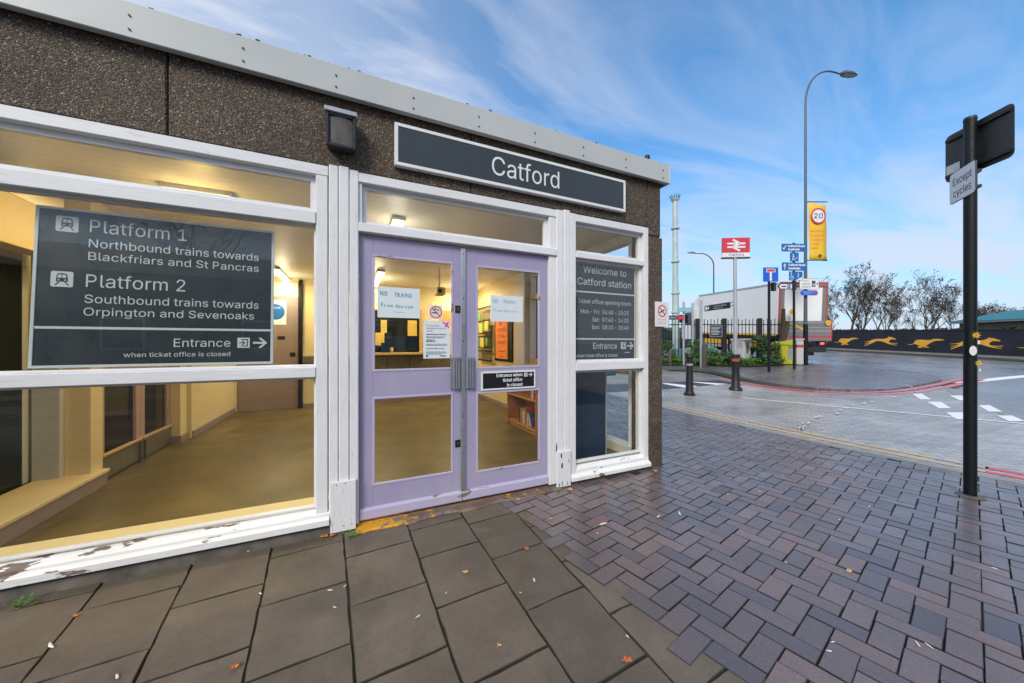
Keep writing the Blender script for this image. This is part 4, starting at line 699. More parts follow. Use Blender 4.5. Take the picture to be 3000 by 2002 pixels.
def sheet(name, poly, dz, mat, skirt=0.0, dzf=None, kind='structure'):
    """flat area that follows the lie of the land; poly in world xy; skirt drops a kerb face round it"""
    bm = bmesh.new()
    vs = [bm.verts.new((p[0], p[1], 0)) for p in poly]
    for tri in tessellate_polygon([[Vector((p[0], p[1], 0)) for p in poly]]):
        try: bm.faces.new([vs[i] for i in tri])
        except ValueError: pass
    for fc in bm.faces:
        fc.normal_update()
        if fc.normal.z < 0: fc.normal_flip()
    for cz in (9, 18, 60):
        co = W(0, cz); bmesh.ops.bisect_plane(bm, geom=bm.verts[:] + bm.edges[:] + bm.faces[:], plane_co=co, plane_no=FX)
    for v in bm.verts: v.co.z = lie(v.co) + (dzf(v.co) if dzf else dz)
    if skirt:
        be = [e for e in bm.edges if e.is_boundary]
        r = bmesh.ops.extrude_edge_only(bm, edges=be)
        for e in r['geom']:
            if isinstance(e, bmesh.types.BMVert): e.co.z -= skirt
    bmesh.ops.recalc_face_normals(bm, faces=bm.faces[:])
    if sum(f.normal.z for f in bm.faces if abs(f.normal.z) > .5) < 0: bmesh.ops.reverse_faces(bm, faces=bm.faces[:])
    for fc in bm.faces:
        if fc.normal.z < -.5: fc.normal_flip()
    me = bpy.data.meshes.new(name); bm.to_mesh(me); bm.free()
    me.materials.append(MATS[mat])
    ob = bpy.data.objects.new(name, me); COL.objects.link(ob)
    return tag(ob, kind=kind)
def strip_poly(pts, w):
    pts = [Vector((p[0], p[1])) for p in pts]; L, Rr = [], []
    for i, p in enumerate(pts):
        t = (pts[min(i + 1, len(pts) - 1)] - pts[max(0, i - 1)]).normalized(); q = Vector((-t.y, t.x)) * w / 2
        L.append(p + q); Rr.append(p - q)
    return [tuple(q) for q in L] + [tuple(q) for q in reversed(Rr)]
def smooth_line(pts, k=4):
    out = []
    for i in range(len(pts) - 1):
        p0, p1, p2, p3 = (Vector(pts[max(0, min(len(pts) - 1, j))]) for j in (i - 1, i, i + 1, i + 2))
        for q in range(k):
            t = q / k
            out.append(tuple(.5 * ((2 * p1) + (-p0 + p2) * t + (2 * p0 - 5 * p1 + 4 * p2 - p3) * t * t + (-p0 + 3 * p1 - 3 * p2 + p3) * t ** 3)))
    out.append(tuple(pts[-1])); return out
def inside(p, poly):
    c = False; n = len(poly)
    for i in range(n):
        (x1, y1), (x2, y2) = poly[i][:2], poly[(i + 1) % n][:2]
        if (y1 > p[1]) != (y2 > p[1]) and p[0] < (x2 - x1) * (p[1] - y1) / (y2 - y1) + x1: c = not c
    return c

# ================================================================== GROUND
def w2(cx, cz): v = W(cx, cz); return (v.x, v.y)
def build_ground():
    bm = bmesh.new()
    xs = [-900, -300, -100, -40, -10, 0, 4, 8, 12, 16, 20, 24, 28, 34, 45, 70, 120, 300, 900]
    zs = [-900, -200, -50, -10, 0, 5, 9, 12, 15, 18, 24, 32, 44, 60, 120, 300, 1200]
    g = [[bm.verts.new(W(x, z, rise(z) - .06)) for x in xs] for z in zs]
    for i in range(len(zs) - 1):
        for j in range(len(xs) - 1):
            bm.faces.new((g[i][j], g[i][j + 1], g[i + 1][j + 1], g[i + 1][j]))
    me = bpy.data.meshes.new('ground'); bm.to_mesh(me); bm.free(); me.materials.append(MATS['wet_asphalt'])
    o = bpy.data.objects.new('ground', me); COL.objects.link(o); tag(o, kind='structure')
build_ground()

# --- slabs in front of the facade
EDGE = [(1.165, .10), (1.20, -.35), (1.255, -.95), (1.315, -1.45), (1.385, -1.95), (1.50, -2.75), (1.62, -3.5)]
def edge_x(y, under=.09):
    return edge_x0(y) + under
def edge_x0(y):
    for (xa, ya), (xb, yb) in zip(EDGE, EDGE[1:]):
        if yb <= y <= ya: return xa + (xb - xa) * (ya - y) / (ya - yb)
    return EDGE[0][0] if y > EDGE[0][1] else EDGE[-1][0]
def slabs():
    m = MB(); rnd = random.Random(3)
    lines = [(-2.81, .115), (-2.40, .11), (-2.00, .113), (-1.61, .113), (-1.217, .113), (-.838, .102), (-.445, .072), (-.034, .046), (.380, .008), (.780, 0.0), (1.172, -.024), (None, 0)]
    first = [-.45, -.2, -.40, -.13, -.27, -.44, -.165, -.355, -.205, -.29, -.505, -.70]
    pitch = [.45, .45, .45, .45, .45, .45, .445, .445, .44, .45, .435, .435]
    jt = .0042
    k_last = lambda k: k == len(lines) - 2
    def lx(k, y):
        if lines[k][0] is None: return edge_x(y)
        x0, sl = lines[k]; return x0 + sl * -y
    for k in range(len(lines) - 1):
        ys = [.05, first[k]]
        while ys[-1] > -3.5: ys.append(ys[-1] - (.345 if (k == 8 and len(ys) == 2) else pitch[k]))
        for ya, yb in zip(ys, ys[1:]):
            tilt = rnd.uniform(-.012, .012)     # courses run very slightly uphill to the right
            a0, a1 = lx(k, ya) + jt, lx(k + 1, ya) - (jt if k < len(lines) - 2 else 0)
            b0, b1 = lx(k, yb) + jt, lx(k + 1, yb) - (jt if k < len(lines) - 2 else 0)
            if a1 - a0 < .02 and b1 - b0 < .02: continue
            a1 = max(a1, a0 + .004)
            up = .07 * (a1 - a0) if True else 0
            z = rnd.uniform(-.002, .0015)
            c = rnd.uniform(.86, 1.14)
            ya_, yb_ = ya - jt, yb + jt
            P = [(b0, yb_), (b1, yb_ + up), (a1, min(.05, ya_ + up)), (a0, min(.05, ya_))]
            e = .0026; per = []
            for i in range(4):
                p, q = Vector(P[i]), Vector(P[(i + 1) % 4])
                for kk in range(6): per.append(p.lerp(q, kk / 6) + Vector((rnd.gauss(0, .0016), rnd.gauss(0, .0016))))
            ct = Vector((sum(p[0] for p in P) / 4, sum(p[1] for p in P) / 4)); n = len(per)
            low = -.0025 if k_last(k) else 0
            gx, gy = rnd.gauss(0, .0035), rnd.gauss(0, .0035)
            top = [p + (ct - p).normalized() * e * rnd.uniform(.9, 1.9) for p in per]
            zz = lambda p: z + low + gx * (p.x - ct.x) + gy * (p.y - ct.y)
            vs = [(p.x, p.y, z - .05) for p in per] + [(p.x, p.y, zz(p) - e) for p in per] + [(q.x, q.y, zz(q)) for q in top]
            fs = [tuple(range(2 * n, 3 * n))]
            for i in range(n):
                j = (i + 1) % n
                fs += [(i, j, n + j, n + i), (n + i, n + j, 2 * n + j, 2 * n + i)]
            m.add(vs, fs[:1], c); b0_ = len(m.v) - len(vs)
            for q in fs[1:]: m.f.append(tuple(b0_ + i for i in q)); m.c.append(-1.0)
    o = m.build('slab_pavement', 'concrete_slab'); tag(o, kind='structure')
    e = [(x, y) for x, y in EDGE]
    sheet('slab_bedding', [(-4.5, .05), (-4.5, -3.5)] + [tuple(p) for p in reversed(e)], -.0085, 'joint_sand')
slabs()

# --- brick pavement, herringbone
KERB = [w2(*p) for p in [(1.2, 14.0), (2.25, 9.4), (3.04, 7.04), (3.72, 5.23), (4.12, 4.28), (4.54, 3.49), (4.71, 3.22), (5.55, 1.8), (6.6, .1), (7.8, -1.8)]]
KERBS = smooth_line(KERB, 4)
def bricks():
    m = MB(); rnd = random.Random(11)
    poly = [(e[0] - .02, e[1]) for e in EDGE] + [w2(5.0, -.6), ] + [p for p in reversed(KERBS[4:-8])]
    poly = [(EDGE[0][0] - .02, .0)] + [(e[0] - .035, e[1]) for e in EDGE[1:]] + [(3.6, -3.6), (4.6, -3.3)] + [p for p in reversed(KERBS) if p[1] > -3.3] + [(3.06, 9.0), (3.06, -.0)]
    ang = R(12.0); a1 = Vector((math.cos(ang), math.sin(ang))); a2 = Vector((-a1.y, a1.x)); u = .1018; g = .0021
    org = Vector((1.484, -1.365))
    for i in range(-70, 90):
        for j in range(-70, 110):
            r = (i - j) % 4
            if r == 0: L, H = 2, 1
            elif r == 3: L, H = 1, 2
            else: continue
            c = org + a1 * (i + L / 2) * u + a2 * (j + H / 2) * u
            if c.y > 9 or c.y < -3.4 or c.x < 1.0 or not inside(c, poly): continue
            hx, hy = L * u / 2 - g, H * u / 2 - g
            z = rnd.gauss(.0015, .0010); tx, ty = rnd.gauss(0, .008), rnd.gauss(0, .008)
            jx, jy, ja = rnd.gauss(0, .0012), rnd.gauss(0, .0012), rnd.gauss(0, .006)
            ch = .0027
            def V(x, y, zz):
                x2, y2 = x * math.cos(ja) - y * math.sin(ja) + jx, x * math.sin(ja) + y * math.cos(ja) + jy
                p = c + a1 * x2 + a2 * y2
                return (p.x, p.y, zz + z + tx * x + ty * y)
            Q = [(-1, -1), (1, -1), (1, 1), (-1, 1)]
            vs = [V(hx * a, hy * b, -.04) for a, b in Q] + [V(hx * a, hy * b, -ch * .8) for a, b in Q] + [V((hx - ch) * a, (hy - ch) * b, 0) for a, b in Q]
            fs = [(8, 9, 10, 11)]
            for k in range(4):
                q = (k + 1) % 4; fs += [(k, q, 4 + q, 4 + k), (4 + k, 4 + q, 8 + q, 8 + k)]
            tone = min(1, max(0, rnd.gauss(.5, .27)))
            m.add(vs, fs[:1], tone); b0_ = len(m.v) - len(vs)
            for q in fs[1:]: m.f.append(tuple(b0_ + i for i in q)); m.c.append(-1.0)
    o = m.build('brick_pavement', 'paving_brick'); tag(o, kind='structure')
    sheet('brick_bedding', [(1.16, .04)] + [(e[0] + .085, e[1]) for e in EDGE[1:]] + [(4.3, -3.5)] + [p for p in reversed(KERBS)] + [(3.0, 9.5), (3.0, .04)], -.0075, 'joint_sand')
bricks()

# --- flush kerb, raised crossing in grey setts, road markings
def offset_line(pts, d):
    out = []
    for i, p in enumerate(pts):
        a, b = Vector(pts[max(0, i - 1)]), Vector(pts[min(len(pts) - 1, i + 1)])
        t = (b - a).normalized(); out.append((p[0] - t.y * d, p[1] + t.x * d))
    return out
sheet('kerb', strip_poly(offset_line(KERBS, .06), .125), .006, 'kerb_stone', skirt=.07)
RED = smooth_line([w2(*p) for p in [(6.35, 13.1), (6.67, 12.31), (7.0, 11.1), (7.27, 10.23), (7.94, 9.36), (9.02, 9.12), (10.51, 9.36), (12.58, 10.25), (14.31, 11.12), (15.6, 11.75)]], 4)
xing = [p for p in offset_line(KERBS, .10)[6:]] + [w2(8.3, -1.0), w2(7.6, 1.2), w2(7.2, 4.0), w2(8.79, 6.0), w2(9.98, 7.32), w2(12.3, 9.84)] + [p for p in reversed(offset_line(RED, .0)[12:-8])] + [w2(6.45, 10.55), w2(4.4, 9.75), w2(2.0, 9.1)]
sheet('raised_crossing', xing, -.010, 'grey_setts')
sheet('crossing_edge', strip_poly([w2(7.6, 1.2), w2(7.2, 4.0), w2(8.79, 6.0), w2(9.98, 7.32), w2(12.3, 9.84)], .22), -.005, 'kerb_stone')
plain('ramp_asphalt', (.045, .050, .058), .5, var=.25)
sheet('ramp', [w2(2.0, 9.1), w2(4.3, 9.72), w2(6.7, 10.62), w2(6.95, 11.2), w2(4.6, 10.75), w2(2.0, 10.3)], -.014, 'ramp_asphalt')
for i, t3 in enumerate(([(4.55, 10.68), (4.75, 10.72), (5.45, 10.18), (4.9, 9.98)], [(5.6, 10.93), (5.8, 10.96), (6.55, 10.6), (6.1, 10.42)])):
    sheet('ramp_marking', [w2(*p) for p in t3], -.010, 'white_marking')
sheet('back_lane', [w2(2.0, 10.35), w2(4.6, 10.8), w2(6.9, 11.3), w2(6.6, 12.4), w2(6.0, 13.9), w2(2.0, 14.4)], -.016, 'far_paving')
for d, wdt in ((.29, .085), (.49, .085)):
    L = offset_line(KERBS, d)
    sheet('yellow_line', strip_poly(L[6:-15], wdt), -.005, 'yellow_marking')
    sheet('red_line', strip_poly(L[-15:], .09), -.005, 'red_marking')
for d in (-.14, .14):
    L = offset_line(RED, d)
    sheet('red_line', strip_poly(L[6:], .15), -.005, 'pink_marking')
sheet('white_line', strip_poly([w2(5.54, 8.4), w2(6.5, 7.47), w2(8.35, 5.70), w2(9.1, 4.97)], .09), -.0045, 'white_marking')
for a, b, c_, d_ in ([(10.36, 9.05), (10.66, 9.09), (9.79, 8.16), (9.54, 8.16)], [(9.29, 7.82), (9.6, 7.82), (8.85, 7.04), (8.61, 7.04)], [(8.23, 6.63), (8.56, 6.63), (7.98, 6.02), (7.66, 6.02)],
                     [(11.0, 8.79), (11.3, 8.79), (10.55, 8.02), (10.28, 8.02)], [(9.88, 7.41), (10.12, 7.41), (9.40, 6.70), (9.14, 6.70)], [(8.79, 6.34), (9.07, 6.34), (8.62, 5.87), (8.35, 5.87)]):
    sheet('give_way_marking', [w2(*a), w2(*b), w2(*c_), w2(*d_)], -.004, 'white_marking')
for pts, wd in (([(11.9, 7.5), (15.5, 9.6), (19.5, 11.6)], .12), ([(14.0, 11.0), (17.5, 12.2), (22.0, 13.6)], .30)):
    sheet('road_line', strip_poly([w2(*p) for p in pts], wd), -.052, 'white_marking')
# drips of spilt white paint that cross the road
trail = smooth_line([w2(*p) for p in [(12.9, 14.6), (12.4, 13.0), (12.0, 11.2), (11.2, 9.7), (9.6, 8.6), (7.6, 7.6), (6.1, 6.6), (5.0, 5.9), (4.3, 5.2)]], 9)
rt = random.Random(5)
dm = MB()
for i, p in enumerate(trail):
    solid = i < 26
    if not solid and rt.random() < .35: continue
    q = Vector(trail[min(i + 1, len(trail) - 1)]) - Vector(p)
    if q.length < 1e-6: q = Vector((1, 0))
    q.normalize(); q2 = Vector((-q.y, q.x)); ln = rt.uniform(.10, .20) if solid else rt.uniform(.05, .15); wd = rt.uniform(.014, .034)
    F = Frame((p[0] + rt.gauss(0, .03), p[1] + rt.gauss(0, .03), lie(p) + .010), (q.x, q.y, 0), (q2.x, q2.y, 0))
    dm.poly(F, [(ln * math.cos(a) * rt.uniform(.6, 1.1), wd * math.sin(a) * rt.uniform(.6, 1.2)) for a in [k * math.pi / 4 for k in range(8)]], 0)
tag(dm.build('paint_trail', 'scrap_white'), kind='structure')

# --- the pavement on the far corner
CORNER = [(2.0, 14.6), (5.2, 14.1), (6.03, 13.94), (6.8, 13.85), (7.25, 13.5), (7.50, 12.9), (7.50, 11.68), (7.50, 10.75), (7.72, 9.98), (8.3, 9.60), (9.02, 9.42), (10.45, 9.66), (12.45, 10.55), (13.9, 11.3), (14.9, 12.2), (15.3, 13.3), (14.7, 14.8), (13.55, 16.1), (12.8, 17.3), (12.2, 18.3), (2.0, 18.3)]
def corner_dz(v):
    d = Vector((v.x, v.y, 0)) - W(0, 0); cx = d.x * CS - d.y * SN
    return max(.004, min(.07, .07 - (cx - 8.0) * .033))
cpoly = [w2(*p) for p in CORNER]
sheet('corner_pavement', cpoly, .0, 'corner_setts', skirt=.09, dzf=corner_dz)
ck = smooth_line([w2(*p) for p in CORNER[:10]], 3)
sheet('corner_kerb', strip_poly(ck, .14), .0, 'dark_kerb', skirt=.10, dzf=lambda v: corner_dz(v) + .006)
sheet('planting_bed', [w2(*p) for p in [(4.5, 14.9), (7.3, 14.5), (9.8, 14.3), (11.6, 14.9), (12.2, 15.6), (12.0, 18.1), (4.0, 18.1)]], .085, 'soil')
# --- pavement along the greyhound wall, beyond the bridge road
sheet('wall_pavement', [w2(24.9, 12), w2(24.9, 18), w2(24.9, 40), w2(25.2, 60), w2(29, 60), w2(29, 12)], .07, 'far_paving', skirt=.14)
sheet('wall_kerb', strip_poly([w2(24.85, 12), w2(24.85, 18), w2(24.85, 40), w2(25.15, 60)], .15), .078, 'dark_kerb', skirt=.15)

# ================================================================== THE STATION BUILDING
B = thing('station_building', (0, 0, 0), 'low flat-roofed station building with white timber windows, lilac double doors and pebbly brown concrete band', 'station building')
SEPARATE = {'window_stile', 'door_jamb', 'column_joint', 'skirting', 'counter_front', 'ticket_clutter', 'screen_post', 'dark_backdrop', 'lock_plate', 'outer_side_wall', 'side_rail', 'side_sill', 'floor_bolt', 'rear_wall', 'cross_rail'}
def bx(name, mat, *boxes, parent=B, bevel=.004):
    if name in SEPARATE and len(boxes) > 1:
        return [bx(name, mat, q, parent=parent, bevel=bevel) for q in boxes][0]
    m = MB()
    for b in boxes: m.box(*b)
    return m.build(name, mat, parent, bevel=bevel)
XL = -5.2
# concrete band and corner column
for a, b, z0 in ((XL, -2.86, 2.515), (-2.852, -.962, 2.515), (-.954, .893, 2.515), (.901, 2.816, 2.515), (2.826, 3.008, 2.435)):
    bx('concrete_panel', 'exposed_aggregate', (a, b, 0, .16, z0, 3.0), bevel=.007)
bx('corner_column', 'exposed_aggregate', (2.832, 3.037, -.004, .25, -.06, 2.425), bevel=.012)
bx('column_joint', 'black_plastic', (2.84, 3.0, .01, .2, 2.42, 2.44), (2.815, 2.83, .012, .1, -.02, 3.0), (.89, .904, .02, .1, 2.5, 3.0), (-.965, -.95, .02, .1, 2.5, 3.0), bevel=0)
# roof and fascia
bx('roof', 'roof_felt', (XL, 3.05, -.02, 6.3, 3.0, 3.165), bevel=0)
fas = bx('roof_trim', 'painted_metal_trim', (XL, 3.053, -.066, -.022, 2.985, 3.178), (XL, 3.053, -.066, .06, 3.170, 3.182), (3.056, 3.078, -.068, 6.3, 2.985, 3.180), bevel=.004)
for k in range(-9, 6):
    for z in (3.028, 3.105):
        x = .432 + .508 * k
        m = MB(); F = Frame((x, -.066, z)); m.prism(F, [(.0058 * math.cos(a * math.pi / 3), .0058 * math.sin(a * math.pi / 3)) for a in range(6)], -.002, .006)
        m.build('bolt', 'black_plastic', fas)
m = MB(); rr = random.Random(2)
for k in range(130):
    x = rr.uniform(-2.6, 3.0); s_ = rr.uniform(.008, .022)
    m.tube([(x, -.05 + rr.uniform(-.008, .03), 3.178), (x + rr.uniform(-.01, .01), -.045, 3.178 + s_ * .7)], [s_, s_ * .3], 5)
tag(m.build('moss', 'weed_leaf', fas), kind='stuff')
# plinth and step
m = MB()
prof = [(.06, .08), (.005, .08), (-.022, .045), (-.035, -.02), (-.045, -.08), (.06, -.08)]
for x0, x1 in ((XL, -.02), (1.80, 2.83)):
    sc_ = 1 if x0 < 0 else .35
    n = len(prof); vs = [(x, y * (sc_ if y < 0 else 1), z - (.045 if x0 > 0 else 0)) for x in (x0, x1) for y, z in prof]
    m.add(vs, [tuple(range(n)), tuple(reversed(range(n, 2 * n)))] + [(i, n + i, n + (i + 1) % n, (i + 1) % n) for i in range(n)])
m.build('plinth', 'plinth_concrete', B)
m = MB(); st = []
for k in range(18):
    x = .045 + k * (1.67 / 17); st.append((x, -.088 + .02 * math.sin(k * 1.3) - (.02 if k < 3 else 0)))
F = Frame((0, 0, 0), (1, 0, 0), (0, 1, 0))
m.prism(F, st + [(1.715, .12), (.045, .12)], -.06, .014)
m.build('threshold', 'worn_step_paint', B, bevel=.008)

# --- timber front
def frame_part(name, mat, boxes, parent=B, bevel=.004): return bx(name, mat, *boxes, parent=parent, bevel=bevel)
def pane(x0, x1, z0, z1, y, parent, name='pane', mat='window_glass'):
    return bx(name, mat, (x0, x1, y - .002, y + .002, z0, z1), parent=parent, bevel=0)
def beads(x0, x1, z0, z1, y, w=.014, t=.018):
    return [(x0, x1, y - t, y + t, z1 - w, z1), (x0, x1, y - t, y + t, z0, z0 + w), (x0, x0 + w, y - t + .001, y + t - .001, z0 + w, z1 - w), (x1 - w, x1, y - t + .001, y + t - .001, z0 + w, z1 - w)]
# wide left window
win = frame_part('window', 'white_paint_rail', [(XL, -.125, -.012, .10, 2.440, 2.509)])
frame_part('cross_rail', 'white_paint_rail', [(XL, -.20, -.018, .09, 2.105, 2.187), (XL, -.20, -.016, .09, 1.073, 1.143)], parent=win)
frame_part('window_stile', 'white_paint_post', [(-.20, -.129, -.010, .10, .12, 2.440), (-3.3, -3.2, -.008, .10, .12, 2.44)], parent=win)
for q in (beads(-3.2, -.20, 2.187, 2.440, .05, .035), beads(-3.2, -.2, 1.143, 2.105, .05), beads(-3.2, -.2, .18, 1.073, .05)): frame_part('glazing_bead', 'white_paint_rail', q, parent=win, bevel=.002)
m = MB()
for prof in ([(-.052, .076), (-.052, .118), (.015, .138), (.09, .138), (.09, .076)], [(-.02, .128), (-.02, .146), (.034, .166), (.09, .166), (.09, .128)]):
    n = len(prof); vs = [(x, y, z) for x in (XL, -.117) for y, z in prof]
    m.add(vs, [tuple(reversed(range(n))), tuple(range(n, 2 * n))] + [(i, (i + 1) % n, n + (i + 1) % n, n + i) for i in range(n)])
m.build('sill', 'white_paint_sill', win, bevel=.003)
bx('inner_sill', 'cream_wall', (XL, -.12, .10, .235, .06, .178), parent=win)
pane(-3.2, -.19, 2.187, 2.44, .05, win); pane(-3.2, -.19, 1.143, 2.105, .05, win); pane(-3.2, -.19, .166, 1.073, .05, win)
# left post, door frame, right post
pl = frame_part('post', 'white_paint_post', [(-.122, -.064, -.017, .12, .02, 2.522), (-.061, .003, -.021, .12, .0, 2.526), (.006, .064, -.016, .12, .03, 2.515)], bevel=.005)
cb = bx('cladding_board', 'white_paint_post', (-.112, .047, -.040, -.0225, .012, .356), parent=pl, bevel=.003)
for x, z in ((-.075, .335), (-.02, .34), (-.03, .05), (.02, .052)):
    F = Frame((x, -.040, z)); MB().disc(F, 0, 0, .004, .001, 8).build('nail', 'black_plastic', cb)
pr = frame_part('post', 'white_paint_post', [(1.700, 1.772, -.016, .12, .03, 2.512), (1.775, 1.842, -.021, .12, .0, 2.522), (1.845, 1.912, -.015, .12, .02, 2.505)], bevel=.005)
cb = bx('cladding_board', 'white_paint_post', (1.690, 1.838, -.040, -.0225, .006, .328), parent=pr, bevel=.003)
m = MB(); rr = random.Random(8)
for cx, cz_, a, b in ((1.735, .29, .010, .028), (1.742, .20, .012, .030), (1.693, .36, .006, .05), (1.712, .03, .006, .02), (1.742, .04, .005, .026), (1.80, .035, .004, .018)):
    F = Frame((cx, -.0402 if cz_ < .33 else -.0225, cz_)); m = MB(); m.poly(F, [(a * math.cos(k * .63) * rr.uniform(.55, 1.1), b * math.sin(k * .63) * rr.uniform(.7, 1.15)) for k in range(10)], .0012); m.build('rot_hole', 'timber_brown', cb)
df = frame_part('door_frame', 'white_paint_rail', [(.064, 1.70, -.013, .10, 2.440, 2.507)])
frame_part('cross_rail', 'white_paint_rail', [(.064, 1.70, -.024, .10, 2.090, 2.152)], parent=df)
frame_part('door_jamb', 'white_paint_post', [(.060, .088, .0, .11, 2.152, 2.44), (1.628, 1.700, -.006, .11, .03, 2.44), (.058, .066, .02, .11, .03, 2.09)], parent=df)
frame_part('glazing_bead', 'white_paint_rail', beads(.088, 1.628, 2.152, 2.440, .05, .03), parent=df, bevel=.002)
pane(.088, 1.628, 2.155, 2.44, .05, df)
# double doors
def leaf(x0, x1, gx0, gx1, zt, zb):
    d = frame_part('door', 'lilac_paint', [(x0, gx0, .024, .068, .05, 2.082), (gx1, x1, .024, .068, .05, 2.082), (gx0, gx1, .024, .068, zt[1], 2.082), (gx0, gx1, .024, .068, zb[1], zt[0]), (gx0, gx1, .024, .068, .05, zb[0])], bevel=.0025)
    for z0, z1 in (zt, zb):
        frame_part('glazing_bead', 'lilac_paint_rail', beads(gx0 - .004, gx1 + .004, z0 - .004, z1 + .004, .026, .017, .006), parent=d, bevel=.002)
        pane(gx0, gx1, z0, z1, .046, d)
    m = MB(); pf = [(.024, .122), (.000, .108), (-.002, .044), (.02, .036), (.05, .036)]
    n = len(pf); vs = [(x, y, z) for x in (x0, x1) for y, z in pf]
    m.add(vs, [tuple(reversed(range(n))), tuple(range(n, 2 * n))] + [(i, (i + 1) % n, n + (i + 1) % n, n + i) for i in range(n)])
    m.build('weather_bar', 'lilac_paint_rail', d, bevel=.004)
    return d
dl = leaf(.068, .822, .160, .752, (1.098, 1.944), (.270, .907))
dr = leaf(.828, 1.624, .952, 1.548, (1.094, 1.940), (.240, .898))
bx('cover_strip', 'aluminium', (.815, .856, .010, .0235, .06, 2.065), parent=dl, bevel=.003)
for z in (.12, .42, .72, 1.32, 1.66, 2.02): MB().disc(Frame((.835, .010, z)), 0, 0, .005, .0008, 10).build('screw', 'black_plastic', dl)
def pull(x0, x1, z0, z1, par):
    m = MB(); F = Frame((0, .024, 0)); n = 9; w = (x1 - x0) / n
    for k in range(n):
        d = .030 + (.010 if k in (1, 2, 4, 6, 7) else .0) - .012 * abs(k - 4) / 4
        m.fbox(F, x0 + k * w, x0 + (k + 1) * w, z0, z1, d - .008, d)
    m.fbox(F, x0, x0 + w * .8, z0, z1, 0, .020); m.fbox(F, x1 - w * .8, x1, z0, z1, 0, .020)
    m.build('pull_handle', 'aluminium', par, bevel=.0015)
pull(.733, .812, .940, 1.192, dl); pull(.845, .926, .940, 1.188, dr)
for x, z in ((.772, 1.546), (.772, .47)):
    lk = bx('lock', 'black_plastic', (x, x + .044, .018, .026, z, z + .058), parent=dl, bevel=.002)
    MB().rect(Frame((x + .022, .018, z + .029)), -.005, .005, -.012, .012, .001).build('keyhole', 'steel_kick', lk)
# right window
wr = frame_part('window', 'white_paint_rail', [(1.912, 2.760, -.012, .10, 2.435, 2.503)])
frame_part('cross_rail', 'white_paint_rail', [(1.912, 2.760, -.016, .09, 2.100, 2.152), (1.912, 2.760, -.018, .09, 1.045, 1.124)], parent=wr)
frame_part('window_stile', 'white_paint_post', [(2.760, 2.824, -.010, .11, .10, 2.503)], parent=wr)
for q in (beads(1.912, 2.760, 2.152, 2.435, .05, .03), beads(1.912, 2.76, 1.124, 2.10, .05, .022), beads(1.912, 2.760, .17, 1.045, .05, .022)): frame_part('glazing_bead', 'white_paint_post', q, parent=wr, bevel=.002)
m = MB()
for prof in ([(-.050, .036), (-.050, .072), (.015, .108), (.09, .108), (.09, .036)], [(-.012, .09), (-.012, .125), (.034, .150), (.09, .150), (.09, .09)]):
    n = len(prof); vs = [(x, y, z) for x in (1.846, 2.824) for y, z in prof]
    m.add(vs, [tuple(reversed(range(n))), tuple(range(n, 2 * n))] + [(i, (i + 1) % n, n + (i + 1) % n, n + i) for i in range(n)])
m.build('sill', 'white_paint_sill', wr, bevel=.003)
pane(1.912, 2.76, 2.152, 2.435, .05, wr); pane(1.912, 2.76, 1.124, 2.10, .05, wr); pane(1.912, 2.76, .15, 1.045, .05, wr)

# --- right flank: glazed, then a lilac pillar and a solid wall
sw = frame_part('side_window', 'white_paint_post', [(2.86, 2.95, .25, .32, .02, 2.55), (2.86, 2.95, 1.20, 1.27, .02, 2.55), (2.86, 2.95, 2.16, 2.24, .02, 2.55), (2.86, 2.95, 2.62, 2.70, .02, 2.55)])
frame_part('side_rail', 'pale_wood', [(2.84, 2.94, .32, 2.62, .95, 1.04), (2.84, 2.94, .32, 2.62, 2.05, 2.13)], parent=sw)
frame_part('side_sill', 'grey_cream', [(2.82, 2.98, .25, 2.70, .0, .15), (2.85, 2.96, .25, 2.70, 2.44, 2.55)], parent=sw)
bx('pane', 'window_glass', (2.902, 2.906, .32, 2.62, .15, 2.44), parent=sw, bevel=0)
bx('pillar', 'lilac_pillar', (2.76, 2.98, 2.70, 3.06, .0, 2.55))
bx('side_wall', 'cream_wall', (2.78, 2.98, 3.06, 5.2, .05, 2.55), bevel=0)
bx('outer_side_wall', 'exposed_aggregate', (2.985, 3.03, 2.705, 6.2, -.05, 3.0), (2.985, 3.0, .26, 2.70, 2.56, 3.0), bevel=0)

# --- inside
bx('hall_floor', 'olive_floor', (-3.4, 2.86, .10, 5.25, -.02, .05), bevel=0)
bx('hall_ceiling', 'boarded_ceiling', (-5.2, 2.98, .165, 5.25, 2.55, 2.60), bevel=0)
m = MB(); Fq = Frame((0, 0, .0515), (1, 0, 0), (0, 1, 0))
for k in range(9): a = .25 * k; m.stroke(Fq, (-1.05 + .16 * math.cos(a), 1.75 + .28 * math.sin(a)), (-1.05 + .16 * math.cos(a + .26), 1.75 + .28 * math.sin(a + .26)), .012, 0)
m.build('scuff_mark', 'dark_olive', B)
bw = bx('back_wall', 'cream_wall', (-3.4, -1.84, 5.2, 5.3, .05, 2.55), (-1.84, -.87, 5.2, 5.3, 2.2, 2.55), (-.81, .49, 5.2, 5.3, .05, 2.55), (1.43, 2.85, 5.2, 5.3, .05, 2.55), (.49, 1.43, 5.2, 5.3, 2.02, 2.55), (.49, 1.43, 5.2, 5.3, .05, 1.1), bevel=0)
bx('skirting', 'mauve_paint', (-.81, 2.78, 5.18, 5.2, .05, .13), (-1.88, -1.86, 3.30, 5.2, .05, .14), (2.76, 2.78, 3.06, 5.18, .05, .13), parent=bw, bevel=.002)
bd = bx('back_door', 'mauve_paint', (-1.83, -.88, 5.19, 5.24, .05, 2.19))
bx('door_edge_frame', 'black_paint', (-.88, -.815, 5.13, 5.25, .05, 2.5), parent=bd)
